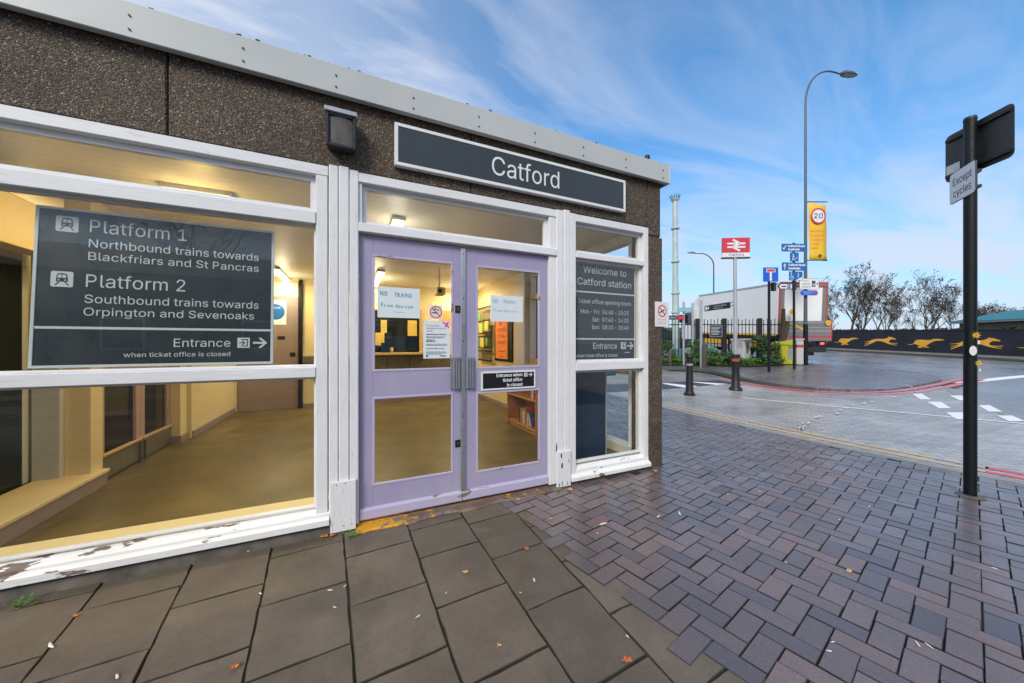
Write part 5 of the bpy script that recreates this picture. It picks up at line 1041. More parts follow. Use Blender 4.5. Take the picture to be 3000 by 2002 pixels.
bx('lock_plate', 'black_plastic', (-1.02, -.93, 5.182, 5.19, 1.05, 1.13), (-1.22, -1.10, 5.182, 5.19, 1.38, 1.44), parent=bd)
bx('bench', 'counter_steel', (-.80, -.35, 5.08, 5.2, .92, 1.06), parent=bw)
# ticket window
tw = bx('ticket_window', 'pale_wood', (.46, .50, 5.14, 5.22, 1.06, 2.05), (1.42, 1.47, 5.14, 5.22, 1.06, 2.05), (.50, 1.42, 5.14, 5.22, 2.0, 2.05), (.40, 1.55, 4.98, 5.22, 1.06, 1.11))
bx('recess_shade', 'black_paint', (.50, 1.42, 5.24, 5.26, 1.11, 2.0), parent=tw)  # flat black sheet stands for the darkness inside the ticket window
bx('pane', 'window_glass', (.50, 1.42, 5.20, 5.205, 1.11, 2.0), parent=tw, bevel=0)
bx('counter_front', 'counter_steel', (-.1, .74, 5.12, 5.18, .72, 1.05), (.75, 1.2, 5.12, 5.18, .72, 1.05), (1.21, 2.3, 5.12, 5.18, .72, 1.05), parent=tw)
bx('ticket_clutter', 'navy_panel', (.72, 1.12, 5.212, 5.235, 1.12, 1.46), (1.2, 1.4, 5.212, 5.235, 1.2, 1.5), (.62, .8, 5.1, 5.18, 1.11, 1.32), parent=tw)
# left flank: low sill with a dark sheet for the darkness behind, pier, lilac inner doors
lw = bx('left_wall', 'cream_wall', (-2.14, -1.98, 1.50, 1.66, .05, 2.55), (-2.14, -2.0, .10, 1.5, 1.95, 2.28), (-2.14, -1.92, 3.06, 3.28, .05, 2.55), (-2.10, -1.88, 3.28, 5.2, .05, 2.55), (-2.10, -2.01, 1.66, 3.06, 2.12, 2.55), bevel=.004)
bx('low_sill', 'cream_wall', (-2.30, -1.925, .235, 1.64, .165, .195), parent=lw)
bx('sill_face', 'mauve_paint', (-2.28, -1.935, .235, 1.63, .05, .165), parent=lw)
bx('screen_post', 'grey_cream', (-2.30, -2.14, 1.46, 1.60, .19, 2.2), (-2.45, -2.32, 1.42, 1.50, .19, 2.2), parent=lw)
bx('dark_backdrop', 'dark_olive', (-2.62, -2.58, .2, 4.9, .0, 2.3), (-3.9, -2.62, .2, .24, 0, 2.3), parent=lw, bevel=0)  # dark sheets stand in for the darkness seen beyond the glass
bx('pane', 'dark_glass', (-2.33, -2.325, .10, 1.46, .2, 1.95), parent=lw, bevel=0)
bx('pier_base', 'mauve_paint', (-2.14, -1.905, 3.04, 3.27, .05, .14), parent=lw, bevel=.002)
m = MB(); F = Frame((-2.575, 2.55, 1.0), (0, 1, 0), (0, 0, 1)); m.prism(F, [(.62 * math.cos(a * math.pi / 18), .62 * math.sin(a * math.pi / 18)) for a in range(36)], -.002, .004)
m.build('yellow_disc', 'yellow_panel', lw)
m = MB(); m.stroke(F, (-.35, -.1), (.0, -.02), .05, .006); m.stroke(F, (.0, -.02), (.25, .3), .05, .006); m.build('disc_stroke', 'black_paint', lw)
def inner_leaf(y0, y1):
    a, b = y0 + .085, y1 - .085
    d = bx('inner_door', 'pink_lilac_paint', (-2.06, -2.012, y0, a, .06, 2.10), (-2.06, -2.012, b, y1, .06, 2.10), (-2.06, -2.012, a, b, 1.95, 2.10), (-2.06, -2.012, a, b, .93, 1.09), (-2.06, -2.012, a, b, .06, .29))
    bx('pane', 'dark_glass', (-2.04, -2.036, a, b, .29, .93), (-2.04, -2.036, a, b, 1.09, 1.95), parent=d, bevel=0)
    bx('kick_plate', 'steel_kick', (-2.008, -2.0, y0 + .01, y1 - .01, .07, .27), parent=d)
    bx('push_bar', 'pale_wood', (-2.010, -1.992, y0 + .01, y1 - .01, .272, .30), parent=d)
inner_leaf(1.67, 2.36); inner_leaf(2.365, 3.055)
bx('floor_bolt', 'steel_kick', (-2.0, -1.98, 2.31, 2.33, .05, .26), (-2.0, -1.98, 2.40, 2.42, .05, .26), parent=lw)
# outer shell so that no daylight leaks in
bx('rear_wall', 'wall_render', (-5.2, 3.0, 6.2, 6.3, -.05, 3.0), (-5.2, -5.1, .1, 6.2, -.05, 3.0), (-5.1, -3.3, 5.0, 5.1, 0, 2.55), bevel=0)

# --- ceiling lights: each tube lights the hall
def ceiling_light(x, y, ln, along, power, label, z=2.55, warm=(1.0, .85, .57)):
    t = thing('ceiling_light', (x, y, z), label, 'ceiling light', 'ceiling lights in the ticket hall')
    hx, hy = (ln / 2, .05) if along == 'x' else (.05, ln / 2)
    MB().box(x - hx - .01, x + hx + .01, y - hy - .01, y + hy + .01, z - .035, z).build('housing', 'sign_white', t)
    MB().box(x - hx, x + hx, y - hy, y + hy, z - .075, z - .036).build('diffuser', 'lit_tube', t, bevel=.012)
    ld = bpy.data.lights.new('lamp', 'AREA'); ld.shape = 'RECTANGLE'; ld.size = hx * 2; ld.size_y = hy * 2; ld.energy = power; ld.color = warm
    lo = bpy.data.objects.new('lamp', ld); COL.objects.link(lo); lo.parent = t; lo.location = (0, 0, -.085)
    pd = bpy.data.lights.new('glow', 'POINT'); pd.energy = power * .42; pd.color = warm; pd.shadow_soft_size = .08
    po = bpy.data.objects.new('glow', pd); COL.objects.link(po); po.parent = t; po.location = (0, 0, -.30)
LP = 18.5
ceiling_light(.50, 4.35, 1.5, 'y', LP, 'long lit tube light seen at the top left of the left lilac door')
ceiling_light(.45, 1.05, .34, 'y', LP * .5, 'small square lit ceiling light seen through the glass over the lilac doors', warm=(1, .92, .78))
ceiling_light(-1.08, 4.7, 1.2, 'y', LP, 'slanting lit tube light just right of the platform sign')
ceiling_light(-1.10, .95, .42, 'x', LP * .7, 'glowing amber ceiling light seen in the top pane of the wide left window', warm=(1.0, .66, .22))
ceiling_light(-2.62, 2.0, .9, 'y', LP * .9, 'yellow strip light beyond the left edge of the platform sign', warm=(1.0, .66, .22))
ceiling_light(2.2, 4.6, .8, 'y', LP * .9, 'short bright tube light at the back of the hall beside the camera bracket')

# ================================================================== THINGS FIXED TO THE FRONT
def board(name, label, cat, F, w, h, th, mat, edge=None, ew=.02, group=None, loc=None, bevel=.003):
    t = thing(name, loc or F.p(w / 2, 0, 0), label, cat, group)
    m = MB(); m.fbox(F, 0, w, 0, h, -th, 0); m.build('panel', mat, t, bevel=bevel)
    if edge:
        m = MB(); e = .004
        m.fbox(F, -.002, w + .002, h - ew, h + .002, -th - .002, e); m.fbox(F, -.002, w + .002, -.002, ew, -th - .002, e)
        m.fbox(F, -.002, ew, ew, h - ew, -th - .002, e); m.fbox(F, w - ew, w + .002, ew, h - ew, -th - .002, e)
        m.build('border', edge, t, bevel=.0015)
    return t
def arrow(m, F, x, y, l, d):           # arrow to the right, tail at x
    w = l * .17
    m.rect(F, x, x + l * .9, y - w / 2, y + w / 2, d)
    m.poly(F, [(x + l, y), (x + l * .55, y + l * .45), (x + l * .55 - w, y + l * .45 - w * .4), (x + l * .80, y), (x + l * .55 - w, y - l * .45 + w * .4), (x + l * .55, y - l * .45)], d + .0004)
# station name board
F = Frame((.305, -.045, 2.601)); SW, SH = 2.172, .304
t = board('station_name_sign', 'long slate grey station name board reading Catford above the lilac doors', 'sign', F, SW, SH, .04, 'slate_sign', 'sign_white', .022)
MB().text(F, 'Catford', 1.06 - .305, .084, .150, .0015, w=.648).build('lettering', 'sign_white', t)
# platform sign, propped inside the wide window, leaning back
lean = math.atan2(.055, .9)
F = Frame((-1.545, .078, 1.168), (1, 0, 0), (0, math.sin(lean), math.cos(lean)))
PW, PH = 1.088, .892
t = board('platform_sign', 'large slate grey platform sign with train symbols inside the wide window', 'sign', F, PW, PH, .006, 'slate_vinyl', 'sign_text_grey', .013)
m = MB(); d = .0012
X0, Z0 = -1.545, 1.168
def LB_(m, st, x, z, h, w=None, al='L'): m.text(F, st, x - X0, z - Z0, h, d, w=w, align=al, bold=.0016)
def L(m, st, x, z, h, w=None, al='L'): m.text(F, st, x - X0, z - Z0, h, d, w=w, align=al)
L(m, 'Platform 1', -1.336, 1.937, .073, .425); L(m, 'Northbound trains towards', -1.338, 1.849, .048, .797); L(m, 'Blackfriars and St Pancras', -1.338, 1.776, .046, .798)
L(m, 'Platform 2', -1.343, 1.621, .072, .431); L(m, 'Southbound trains towards', -1.346, 1.530, .047, .808); L(m, 'Orpington and Sevenoaks', -1.348, 1.458, .045, .786)
L(m, 'Entrance', -.959, 1.280, .050, .275); L(m, 'when ticket office is closed', -1.178, 1.221, .027, .494)
m.build('lettering', 'sign_text_grey', t)
m = MB(); m.rect(F, .013, PW - .013, .213, .227, .0012); m.build('divider', 'sign_text_grey', t)
def train_icon(par, x, z, s):
    pm = MB(); r = s * .1
    pts = []
    for cx, cz_, a0 in ((x + s - r, z + s - r, 0), (x + r, z + s - r, 90), (x + r, z + r, 180), (x + s - r, z + r, 270)):
        pts += [(cx + r * math.cos(R(a0 + q)), cz_ + r * math.sin(R(a0 + q))) for q in (0, 30, 60, 90)]
    pm.poly(F, pts, .0012); ob = pm.build('pictogram', 'sign_text_grey', par)
    k = MB(); e = .002; c = x + s / 2
    k.poly(F, [(c - s * .26, z + s * .34), (c + s * .26, z + s * .34), (c + s * .25, z + s * .62), (c + s * .20, z + s * .84), (c + s * .10, z + s * .88), (c - s * .10, z + s * .88), (c - s * .20, z + s * .84), (c - s * .25, z + s * .62)], e)
    for q in (-1, 1): k.stroke(F, (c + q * s * .12, z + s * .34), (c + q * s * .30, z + s * .10), s * .055, e)
    k.build('train_symbol', 'slate_vinyl', ob)
    g = MB(); e = .0026
    for q in (-1, 1):
        g.poly(F, [(c + q * s * .02, z + s * .58), (c + q * s * .20, z + s * .58), (c + q * s * .16, z + s * .78), (c + q * s * .02, z + s * .80)][::q], e)
        g.disc(F, c + q * s * .14, z + s * .44, s * .045, e, 12)
    g.build('train_window', 'sign_text_grey', ob)
train_icon(t, -1.470 - X0, 1.926 - Z0, .089); train_icon(t, -1.480 - X0, 1.614 - Z0, .087)
def door_icon(par, F, x, z, s, mat, ink):
    pm = MB(); pm.rect(F, x, x + s, z, z + s, .0012); ob = pm.build('pictogram', mat, par)
    k = MB(); e = .002
    for a, b, c, d2 in ((.3, .85, .78, .86), (.3, .85, .14, .22), (.77, .85, .22, .78)): k.rect(F, x + a * s, x + b * s, z + c * s, z + d2 * s, e)
    arrow(k, F, x + .15 * s, z + .5 * s, .5 * s, e); k.build('door_symbol', ink, ob)
door_icon(t, F, -.648 - X0, 1.273 - Z0, .065, 'sign_text_grey', 'slate_vinyl')
m = MB(); arrow(m, F, -.566 - X0, 1.305 - Z0, .078, .0014); m.build('arrow', 'sign_text_grey', t)
# welcome sign behind the right window
F = Frame((1.935, .060, 1.132)); X0, Z0 = 1.935, 1.132
t = board('welcome_sign', 'slate grey welcome panel with opening hours in the narrow right window', 'sign', F, .772, .948, .006, 'slate_vinyl', 'sign_text_grey', .010)
m = MB(); d = .0012
L(m, 'Welcome to', 2.048, 1.985, .068, .540); L(m, 'Catford station', 1.980, 1.868, .066, .672)
L(m, 'Ticket office opening hours', 1.985, 1.690, .040, .668); L(m, 'Mon - Fri:  06:40 - 20:25', 2.618, 1.592, .040, .602, 'R'); L(m, 'Sat:  07:40 - 14:20', 2.618, 1.516, .040, .462, 'R'); L(m, 'Sun:  08:10 - 15:40', 2.618, 1.442, .040, .470, 'R')
L(m, 'Entrance', 2.165, 1.248, .058, .30); L(m, 'when ticket office is closed', 1.965, 1.168, .032, .505)
m.build('lettering', 'sign_text_grey', t)
m = MB()
for z in (1.800, 1.345): m.rect(F, .01, .762, z - Z0 - .007, z - Z0 + .007, .0012)
m.build('divider', 'sign_text_grey', t)
door_icon(t, F, 2.515 - X0, 1.243 - Z0, .07, 'sign_text_grey', 'slate_vinyl')
m = MB(); arrow(m, F, 2.600 - X0, 1.277 - Z0, .085, .0014); m.rect(F, 2.57 - X0, 2.63 - X0, 1.205 - Z0, 1.213 - Z0, .0014); m.build('arrow', 'sign_text_grey', t)
# small plate on the right door
F = Frame((.992, .016, .912)); X0, Z0 = .992, .912
t = board('entrance_plate', 'small black plate about the closed ticket office on the right lilac door', 'sign', F, .505, .152, .008, 'black_plastic', 'sign_white', .012)
m = MB(); d = .0012
LB_(m, 'Entrance when', 1.367, 1.018, .028, .240, 'R'); LB_(m, 'ticket office', 1.367, .976, .028, .182, 'R'); LB_(m, 'is closed', 1.367, .934, .028, .144, 'R')
m.build('lettering', 'sign_white', t)
door_icon(t, F, 1.386 - X0, 1.012 - Z0, .034, 'sign_white', 'black_plastic')
m = MB(); arrow(m, F, 1.428 - X0, 1.029 - Z0, .040, .0014); m.build('arrow', 'sign_white', t)
# no smoking board on the corner column
F = Frame((2.915, -.012, 1.478)); X0, Z0 = 2.915, 1.478
t = board('no_smoking_sign', 'white no smoking board on the brown corner column', 'sign', F, .205, .265, .004, 'sign_white')
m = MB(); m.ring(F, .103, .168, .052, .064, .001); m.stroke(F, (.062, .206), (.144, .130), .013, .0014); m.build('ban_ring', 'sign_red', t)
m = MB(); m.stroke(F, (.062, .148), (.138, .182), .014, .0008); m.build('cigarette', 'ink_dark', t)
m = MB(); m.text(F, 'No smoking', .1025, .070, .014, .0008, w=.12, align='C'); m.text(F, 'It is against the law to', .1025, .046, .008, .0008, w=.13, align='C'); m.text(F, 'smoke in this station', .1025, .030, .008, .0008, w=.12, align='C')
m.build('lettering', 'sign_red', t)
# floodlight
fl = thing('floodlight', (-.045, 0, 2.62), 'dark square floodlight with a weathered rim on the pebbly concrete band', 'floodlight')
F = Frame((-.045, -.012, 2.735), (1, 0, 0), (0, -.10, 1))
m = MB(); m.prism(F, [(-.088, .118), (.088, .118), (.095, .06), (.090, -.09), (.075, -.118), (-.075, -.118), (-.090, -.09), (-.095, .06)], 0, .085); m.build('housing', 'floodlight_body', fl, bevel=.008)
m = MB(); m.prism(F, [(-.096, .124), (.096, .124), (.100, .095), (-.100, .095)], -.0, .118); m.build('hood', 'galvanised', fl, bevel=.004)
m = MB()
for a, b, c, d_ in ((-.09, -.072, -.115, .095), (.072, .09, -.115, .095), (-.072, .072, -.115, -.095), (-.072, .072, .078, .094)): m.fbox(F, a, b, c, d_, .086, .106)
m.build('rim', 'floodlight_body', fl, bevel=.004)
m = MB(); n = 6
for i in range(n):
    a, b = -.072 + .144 * i / n, -.072 + .144 * (i + 1) / n
    m.add([F.p(a, -.095, .088 + .012 * math.sin(math.pi * i / n)), F.p(b, -.095, .088 + .012 * math.sin(math.pi * (i + 1) / n)), F.p(b, .078, .088 + .012 * math.sin(math.pi * (i + 1) / n)), F.p(a, .078, .088 + .012 * math.sin(math.pi * i / n))], [(0, 1, 2, 3)])
m.build('lens', 'floodlight_lens', fl, smooth=True)
for i, (x, z, r_) in enumerate(((-.215, 2.81, .022), (-.175, 2.665, .020), (-.215, 2.625, .024), (-.19, 2.70, .015))):
    pass
m = MB(); rr = random.Random(4)
for x, z, r_ in ((-.215, 2.845, .020), (-.205, 2.685, .016), (-.255, 2.640, .022)):
    Fp = Frame((x, -.0015, z)); m.poly(Fp, [(r_ * rr.uniform(.6, 1.1) * math.cos(k * .7), r_ * rr.uniform(.8, 1.3) * math.sin(k * .7)) for k in range(9)], .001)
m.build('filler_patch', 'plinth_concrete', B)
# weather sensor on the roof
ws = thing('roof_sensor', (2.92, .10, 3.17), 'little black sensor on a stalk on the roof corner', 'sensor')
m = MB(); m.cyl((2.92, .10, 3.165), (2.92, .10, 3.175), .03, .03, 10); m.cyl((2.92, .10, 3.175), (2.92, .10, 3.25), .007, .007, 8); m.build('stalk', 'black_plastic', ws)
m = MB(); m.lathe((2.92, .10, 3.24), [(.012, 0), (.016, .02), (.012, .035), (.024, .045), (.030, .065), (.024, .088), (.008, .098)], 12); m.build('head', 'black_plastic', ws, smooth=True)

# ------------------------------------------------------------------ papers on the doors
def scrawl(m, F, pts, w, d):
    for a, b in zip(pts, pts[1:]): m.stroke(F, a, b, w, d)
def hand(m, F, st, x, y, h, d, seed):
    """handwriting with a felt pen: strokes per letter"""
    G = {'N': [[(0, 0), (0, 1), (.6, 0), (.6, 1)]], 'O': [[(.3, 1), (0, .6), (.05, .1), (.4, 0), (.6, .5), (.3, 1)]], 'T': [[(0, 1), (.7, 1)], [(.35, 1), (.3, 0)]], 'R': [[(0, 0), (0, 1), (.5, .8), (.05, .5), (.6, 0)]], 'A': [[(0, 0), (.3, 1), (.6, 0)], [(.1, .4), (.5, .4)]], 'I': [[(.1, 0), (.15, 1)]], 'S': [[(.5, .9), (.1, .9), (.1, .6), (.5, .4), (.4, 0), (0, .1)]],
         'r': [[(0, 0), (0, .6)], [(0, .4), (.35, .6)]], 'o': [[(.2, .6), (0, .3), (.2, 0), (.4, .3), (.2, .6)]], 'm': [[(0, 0), (0, .6), (.2, .5), (.25, 0)], [(.25, .5), (.5, .5), (.5, 0)]], 'H': [[(0, 0), (.05, 1)], [(.5, 0), (.5, 1)], [(0, .5), (.5, .5)]], 'e': [[(0, .3), (.35, .35), (.2, .6), (0, .3), (.2, 0), (.4, .1)]], 'a': [[(.35, .55), (.05, .4), (.1, 0), (.35, .2), (.4, 0)]], 'F': [[(0, 0), (0, 1), (.5, 1)], [(0, .5), (.4, .5)]], 'n': [[(0, 0), (0, .6)], [(0, .4), (.3, .6), (.35, 0)]], 'w': [[(0, .6), (.1, 0), (.25, .4), (.4, 0), (.5, .6)]], 'B': [[(0, 0), (0, 1), (.45, .8), (.1, .5), (.5, .25), (0, 0)]], 'k': [[(0, 0), (0, 1)], [(.4, .6), (.05, .3), (.4, 0)]], ' ': []}
    rr = random.Random(seed); cx = x
    for ch in st:
        for stt in G.get(ch, [[(0, 0), (.1, .5), (.3, .2), (.4, .5)]]):
            scrawl(m, F, [(cx + a * h * .9 + rr.gauss(0, h * .03), y + b * h + rr.gauss(0, h * .03)) for a, b in stt], h * .125, d)
        cx += h * (.45 if ch in 'I ' else .82)
def paper(name, label, x0, x1, z0, z1, y, mat='paper_white', group=None):
    F = Frame((x0, y, z0)); t = thing(name, F.p((x1 - x0) / 2, 0, 0), label, 'notice', group)
    m = MB(); w, h = x1 - x0, z1 - z0; nx, nz = 6, 4; rr = random.Random(int(x0 * 997))
    dv = [[rr.uniform(0, .0007) for _ in range(nx + 1)] for _ in range(nz + 1)]
    m.add([F.p(w * i / nx, h * j / nz, dv[j][i]) for j in range(nz + 1) for i in range(nx + 1)], [(j * (nx + 1) + i, j * (nx + 1) + i + 1, (j + 1) * (nx + 1) + i + 1, (j + 1) * (nx + 1) + i) for j in range(nz) for i in range(nx)])
    o = m.build('sheet', mat, t)
    md = o.modifiers.new('thickness', 'SOLIDIFY'); md.thickness = .0006
    return t, F, w, h
t, F, w, h = paper('handwritten_notice', 'handwritten notice with teal felt pen lines, No Trains, in the left lilac door', .192, .497, 1.493, 1.720, .040)
m = MB(); hand(m, F, 'NO', .02, .162, .034, .003, 1); hand(m, F, 'TRAINS', .118, .158, .030, .003, 2); m.build('writing', 'ink_teal', t)
m = MB(); hand(m, F, 'From', .026, .080, .027, .003, 3); hand(m, F, 'Hereon', .130, .076, .027, .003, 4); m.stroke(F, (.11, .045), (.19, .042), .002, .003); m.build('writing', 'ink_teal', t)
t, F, w, h = paper('handwritten_notice', 'faded handwritten notice with barely legible pale pen lines in the right lilac door', 1.080, 1.385, 1.488, 1.710, .040)
m = MB(); hand(m, F, 'NO', .025, .160, .030, .003, 5); hand(m, F, 'TRAINS', .115, .158, .028, .003, 6); hand(m, F, 'From', .03, .085, .025, .003, 7); hand(m, F, 'Hereon', .13, .083, .025, .003, 8); m.build('writing', 'ink_pale', t)
t, F, w, h = paper('printed_notice', 'white printed notice with a magenta heading below the no smoking sticker', .524, .733, 1.184, 1.479, .040)
m = MB(); m.text(F, 'Do you need', .022, .252, .012, .003, w=.10); m.text(F, 'somewhere when you', .022, .231, .012, .003, w=.155); m.text(F, 'travel?', .022, .210, .012, .003, w=.05); m.build('heading', 'ink_magenta', t)
m = MB(); m.poly(F, [(.145, .288), (.165, .288), (.202, .252), (.202, .238)], .003); m.poly(F, [(.165, .250), (.19, .288), (.202, .288), (.180, .250)], .0032); m.build('corner_flash', 'ink_magenta', t)
m = MB(); rr = random.Random(6)
for z, e, b in ((.185, .155, .006), (.168, .15, .003), (.160, .13, .003), (.142, .06, .005), (.131, .07, .006), (.110, .165, .003), (.101, .16, .003), (.075, .14, .004), (.050, .15, .003), (.041, .165, .003), (.032, .12, .003)):
    x = .022
    while x < .022 + e:
        l = min(rr.uniform(.008, .028), .022 + e - x); m.rect(F, x, x + l, z, z + b, .003); x += l + .005
m.rect(F, .13, .175, .016, .022, .003); m.build('body_text', 'ink_dark', t)
m = MB(); m.rect(F, .02, .034, .012, .026, .003); m.build('crest', 'sign_blue', t)
# no smoking sticker inside the left door
F = Frame((.570, .042, 1.492)); t = thing('no_smoking_sticker', (.62, .042, 1.492), 'round no smoking sticker inside the left lilac door', 'sticker')
m = MB(); m.fbox(F, 0, .104, 0, .110, -.001, 0); m.build('backing', 'sign_white', t)
m = MB(); m.ring(F, .052, .055, .040, .048, .001); m.stroke(F, (.022, .084), (.082, .026), .008, .0014); m.build('ban_ring', 'sign_red', t)
m = MB(); m.rect(F, .02, .068, .044, .054, .0008); m.stroke(F, (.05, .075), (.078, .068), .008, .0008); m.stroke(F, (.034, .07), (.05, .088), .008, .0008); m.build('cigarette', 'ink_dark', t)

# ------------------------------------------------------------------ things inside the hall
def bookcase():
    x0, x1, y0, y1, z0 = 2.25, 2.56, 1.36, 2.30, .05
    t = thing('bookcase', ((x0 + x1) / 2, (y0 + y1) / 2, z0), 'low orange-brown wooden bookcase behind the right lilac door', 'bookcase')
    bx('end_panel', 'shelf_wood', (x0, x1, y0, y0 + .025, z0, z0 + .90), parent=t); bx('end_panel', 'shelf_wood', (x0, x1, y1 - .025, y1, z0, z0 + .90), parent=t)
    bx('back_panel', 'shelf_wood', (x1 - .015, x1, y0 + .025, y1 - .025, z0 + .05, z0 + .90), parent=t)
    for z in (.06, .46): bx('shelf', 'shelf_wood', (x0 + .004, x1 - .015, y0 + .025, y1 - .025, z0 + z, z0 + z + .025), parent=t)
    bx('top', 'pale_wood', (x0 - .02, x1 + .2, y0 - .02, y1 + .02, z0 + .90, z0 + .925), parent=t)
    bx('plinth', 'shelf_wood', (x0 + .03, x0 + .05, y0 + .025, y1 - .025, z0, z0 + .06), parent=t)
    for nm, c in (('book_white', (.60, .58, .50)), ('book_red', (.45, .06, .04)), ('book_green', (.06, .16, .09)), ('book_blue', (.05, .08, .20)), ('book_tan', (.45, .30, .13)), ('book_black', (.03, .03, .03))): plain(nm, c, .5)
    rr = random.Random(9); y = 1.97
    order = ['book_black', 'book_green', 'book_tan', 'book_red', 'book_white', 'book_tan', 'book_white', 'book_green', 'book_red', 'book_white', 'book_red', 'book_tan', 'book_white', 'book_blue']
    names = {'book_white': 'white', 'book_red': 'red', 'book_green': 'dark green', 'book_blue': 'navy', 'book_tan': 'tan', 'book_black': 'black'}
    cnt = {}
    for k, b in enumerate(order):
        w, h, dp = rr.uniform(.018, .034), rr.uniform(.17, .24), rr.uniform(.12, .16)
        zz = z0 + .085 + .0005
        m = MB(); a = R(rr.uniform(0, 3)) if k < 11 else R(16 + 4 * (k - 11))
        Fb = Frame((x0 + .05, y, zz), (0, -math.cos(a), math.sin(a)), (0, math.sin(a), math.cos(a)))
        m.fbox(Fb, 0, w, 0, h, -dp, 0) if Fb.n.x < 0 else m.fbox(Fb, 0, w, 0, h, 0, dp)
        y -= w / math.cos(a) + .003 + (h * math.sin(a) * .12)
        cnt[b] = cnt.get(b, 0) + 1
        o = m.build('book', b, None, bevel=.002)
        tag(o, 'upright %s paperback on the bottom shelf of the bookcase' % names[b], 'book', 'books on the bottom shelf')
    for k, b in enumerate(('book_red', 'book_white', 'book_tan', 'book_green')):
        m = MB(); yy = 1.50 + .04 * k; m.box(x0 + .05, x0 + .19, yy, yy + .03, z0 + .4855, z0 + .4855 + .19 + .01 * k)
        tag(m.build('book', b, None, bevel=.002), 'upright %s book on the middle shelf of the bookcase' % names[b], 'book', 'books on the middle shelf')
bookcase()
# orange poster on a black frame against the right wall
F = Frame((2.755, 3.99, .98), (0, -1, 0), (0, 0, 1)); F.n = Vector((-1, 0, 0))
t = thing('poster_frame', (2.75, 3.65, .98), 'tall orange poster in a black frame on the hall side wall', 'poster')
m = MB(); m.fbox(F, -.06, .80, -.03, 1.0, -.02, 0); m.build('frame', 'black_paint', t, bevel=.004)
m = MB(); m.fbox(F, 0, .60, .02, .97, 0, .004); m.build('poster_sheet', 'paper_orange', t)
m = MB(); m.disc(F, .26, .74, .07, .006); m.text(F, 'Is', .2, .80, .10, .006, w=.2); m.text(F, 'worth', .08, .56, .09, .006, w=.46); m.text(F, 'the', .16, .43, .08, .006, w=.26); m.text(F, 'wait?', .10, .31, .08, .006, w=.40); m.rect(F, .12, .48, .16, .18, .006); m.rect(F, .2, .4, .06, .075, .006)
m.build('lettering', 'sign_red', t)
# leaflet rack
F = Frame((2.72, 4.86, .92), (0, -1, 0), (0, 0, 1)); F.n = Vector((-1, 0, 0))
t = thing('leaflet_rack', (2.70, 4.45, .92), 'black wire leaflet rack with yellow leaflets behind the right lilac door', 'rack')
m = MB()
for k in range(13): m.fbox(F, .0 + k * .066, .008 + k * .066, 0, 1.16, .02, .03)
m.build('upright', 'black_paint', t)
m = MB()
for z in (.0, .2, .28, .52, .60, .86, 1.15): m.fbox(F, 0, .80, z, z + .03, .03, .05)
m.build('wire', 'black_paint', t)
m = MB()
for k, (a, b) in enumerate(((.12, .62), (.48, .66), (.22, .30))): m.fbox(F, a, a + .2, b, b + .2, .055, .062)
m.build('leaflet', 'paper_yellow', t)
m = MB()
for a, b in ((.02, .34), (.5, .34), (.32, .66), (.05, .9)): m.fbox(F, a, a + .16, b, b + .16, .055, .06)
m.build('leaflet', 'bin_band_green', t)
# yellow notices in the ticket window
for x0, x1, z0, z1, y, lab in ((.50, .60, 1.56, 1.86, 5.19, None), (.62, .74, 1.53, 1.80, 5.19, 'narrow yellow notice with a dark band taped inside the ticket window'), (.51, .69, 1.26, 1.53, 5.185, 'lower left yellow notice on the ticket window'), (1.17, 1.37, 1.47, 1.81, 5.19, 'large yellow notice at the right of the ticket window'), (.80, .87, 1.13, 1.22, 5.17, 'tiny yellow card standing on the ticket window ledge')):
    if not lab: continue
    F = Frame((x0, y, z0)); tt = thing('yellow_notice', F.p(0, 0, 0), lab, 'notice', 'yellow notices in the ticket window')
    MB().fbox(F, 0, x1 - x0, 0, z1 - z0, -.003, 0).build('sheet', 'paper_yellow', tt)
    m = MB()
    for k in range(4): m.rect(F, .02, (x1 - x0) - .02, (z1 - z0) * (.2 + .18 * k), (z1 - z0) * (.2 + .18 * k) + .008, .001)
    m.build('print', 'ink_dark' if 'dark' in lab else 'paper_orange', tt)
F = Frame((1.86, 5.19, 1.50)); t = thing('orange_poster', (2.0, 5.19, 1.5), 'plain orange poster on the back wall right of the ticket window', 'poster')
MB().fbox(F, 0, .36, 0, .56, -.004, 0).build('sheet', 'paper_orange', t); m = MB(); m.rect(F, .03, .33, .04, .2, .001); m.build('print', 'paper_yellow', t)
# round blue sign on the back door
F = Frame((-1.35, 5.185, 1.66)); t = thing('exit_notice', (-1.22, 5.185, 1.66), 'square notice with a round blue mark on the mauve back door', 'sign')
MB().fbox(F, 0, .27, 0, .46, -.003, 0).build('backing', 'sign_white', t)
m = MB(); m.disc(F, .10, .24, .15, .001); m.build('blue_disc', 'sign_blue', t); MB().text(F, 'exit', .05, .30, .04, .002, w=.13).build('lettering', 'sign_white', t)
# heater / camera bracket under the ceiling
t = thing('ceiling_camera', (1.40, 3.1, 2.5), 'cream surveillance camera on a bracket under the hall ceiling', 'camera')
MB().box(1.30, 1.44, 2.95, 3.15, 2.10, 2.22).build('body', 'cream_wall', t, bevel=.01); MB().cyl((1.37, 3.1, 2.22), (1.37, 3.1, 2.55), .012).build('bracket', 'sign_white', t)
MB().disc(Frame((1.35, 2.949, 2.16)), 0, 0, .035, .001).build('lens', 'black_plastic', t)
# navy cabinet back against the right window
t = thing('navy_cabinet', (2.2, .3, .05), 'dark navy cabinet standing against the glass in the lower right window', 'cabinet')
bx('body', 'navy_panel', (1.96, 2.50, .27, .62, .06, 1.06), parent=t, bevel=.006); bx('edge_trim', 'galvanised', (2.50, 2.515, .268, .62, .06, 1.06), parent=t)
bx('leaflet_tray', 'sign_cyan', (2.52, 2.80, .45, .62, .93, 1.0), parent=t)

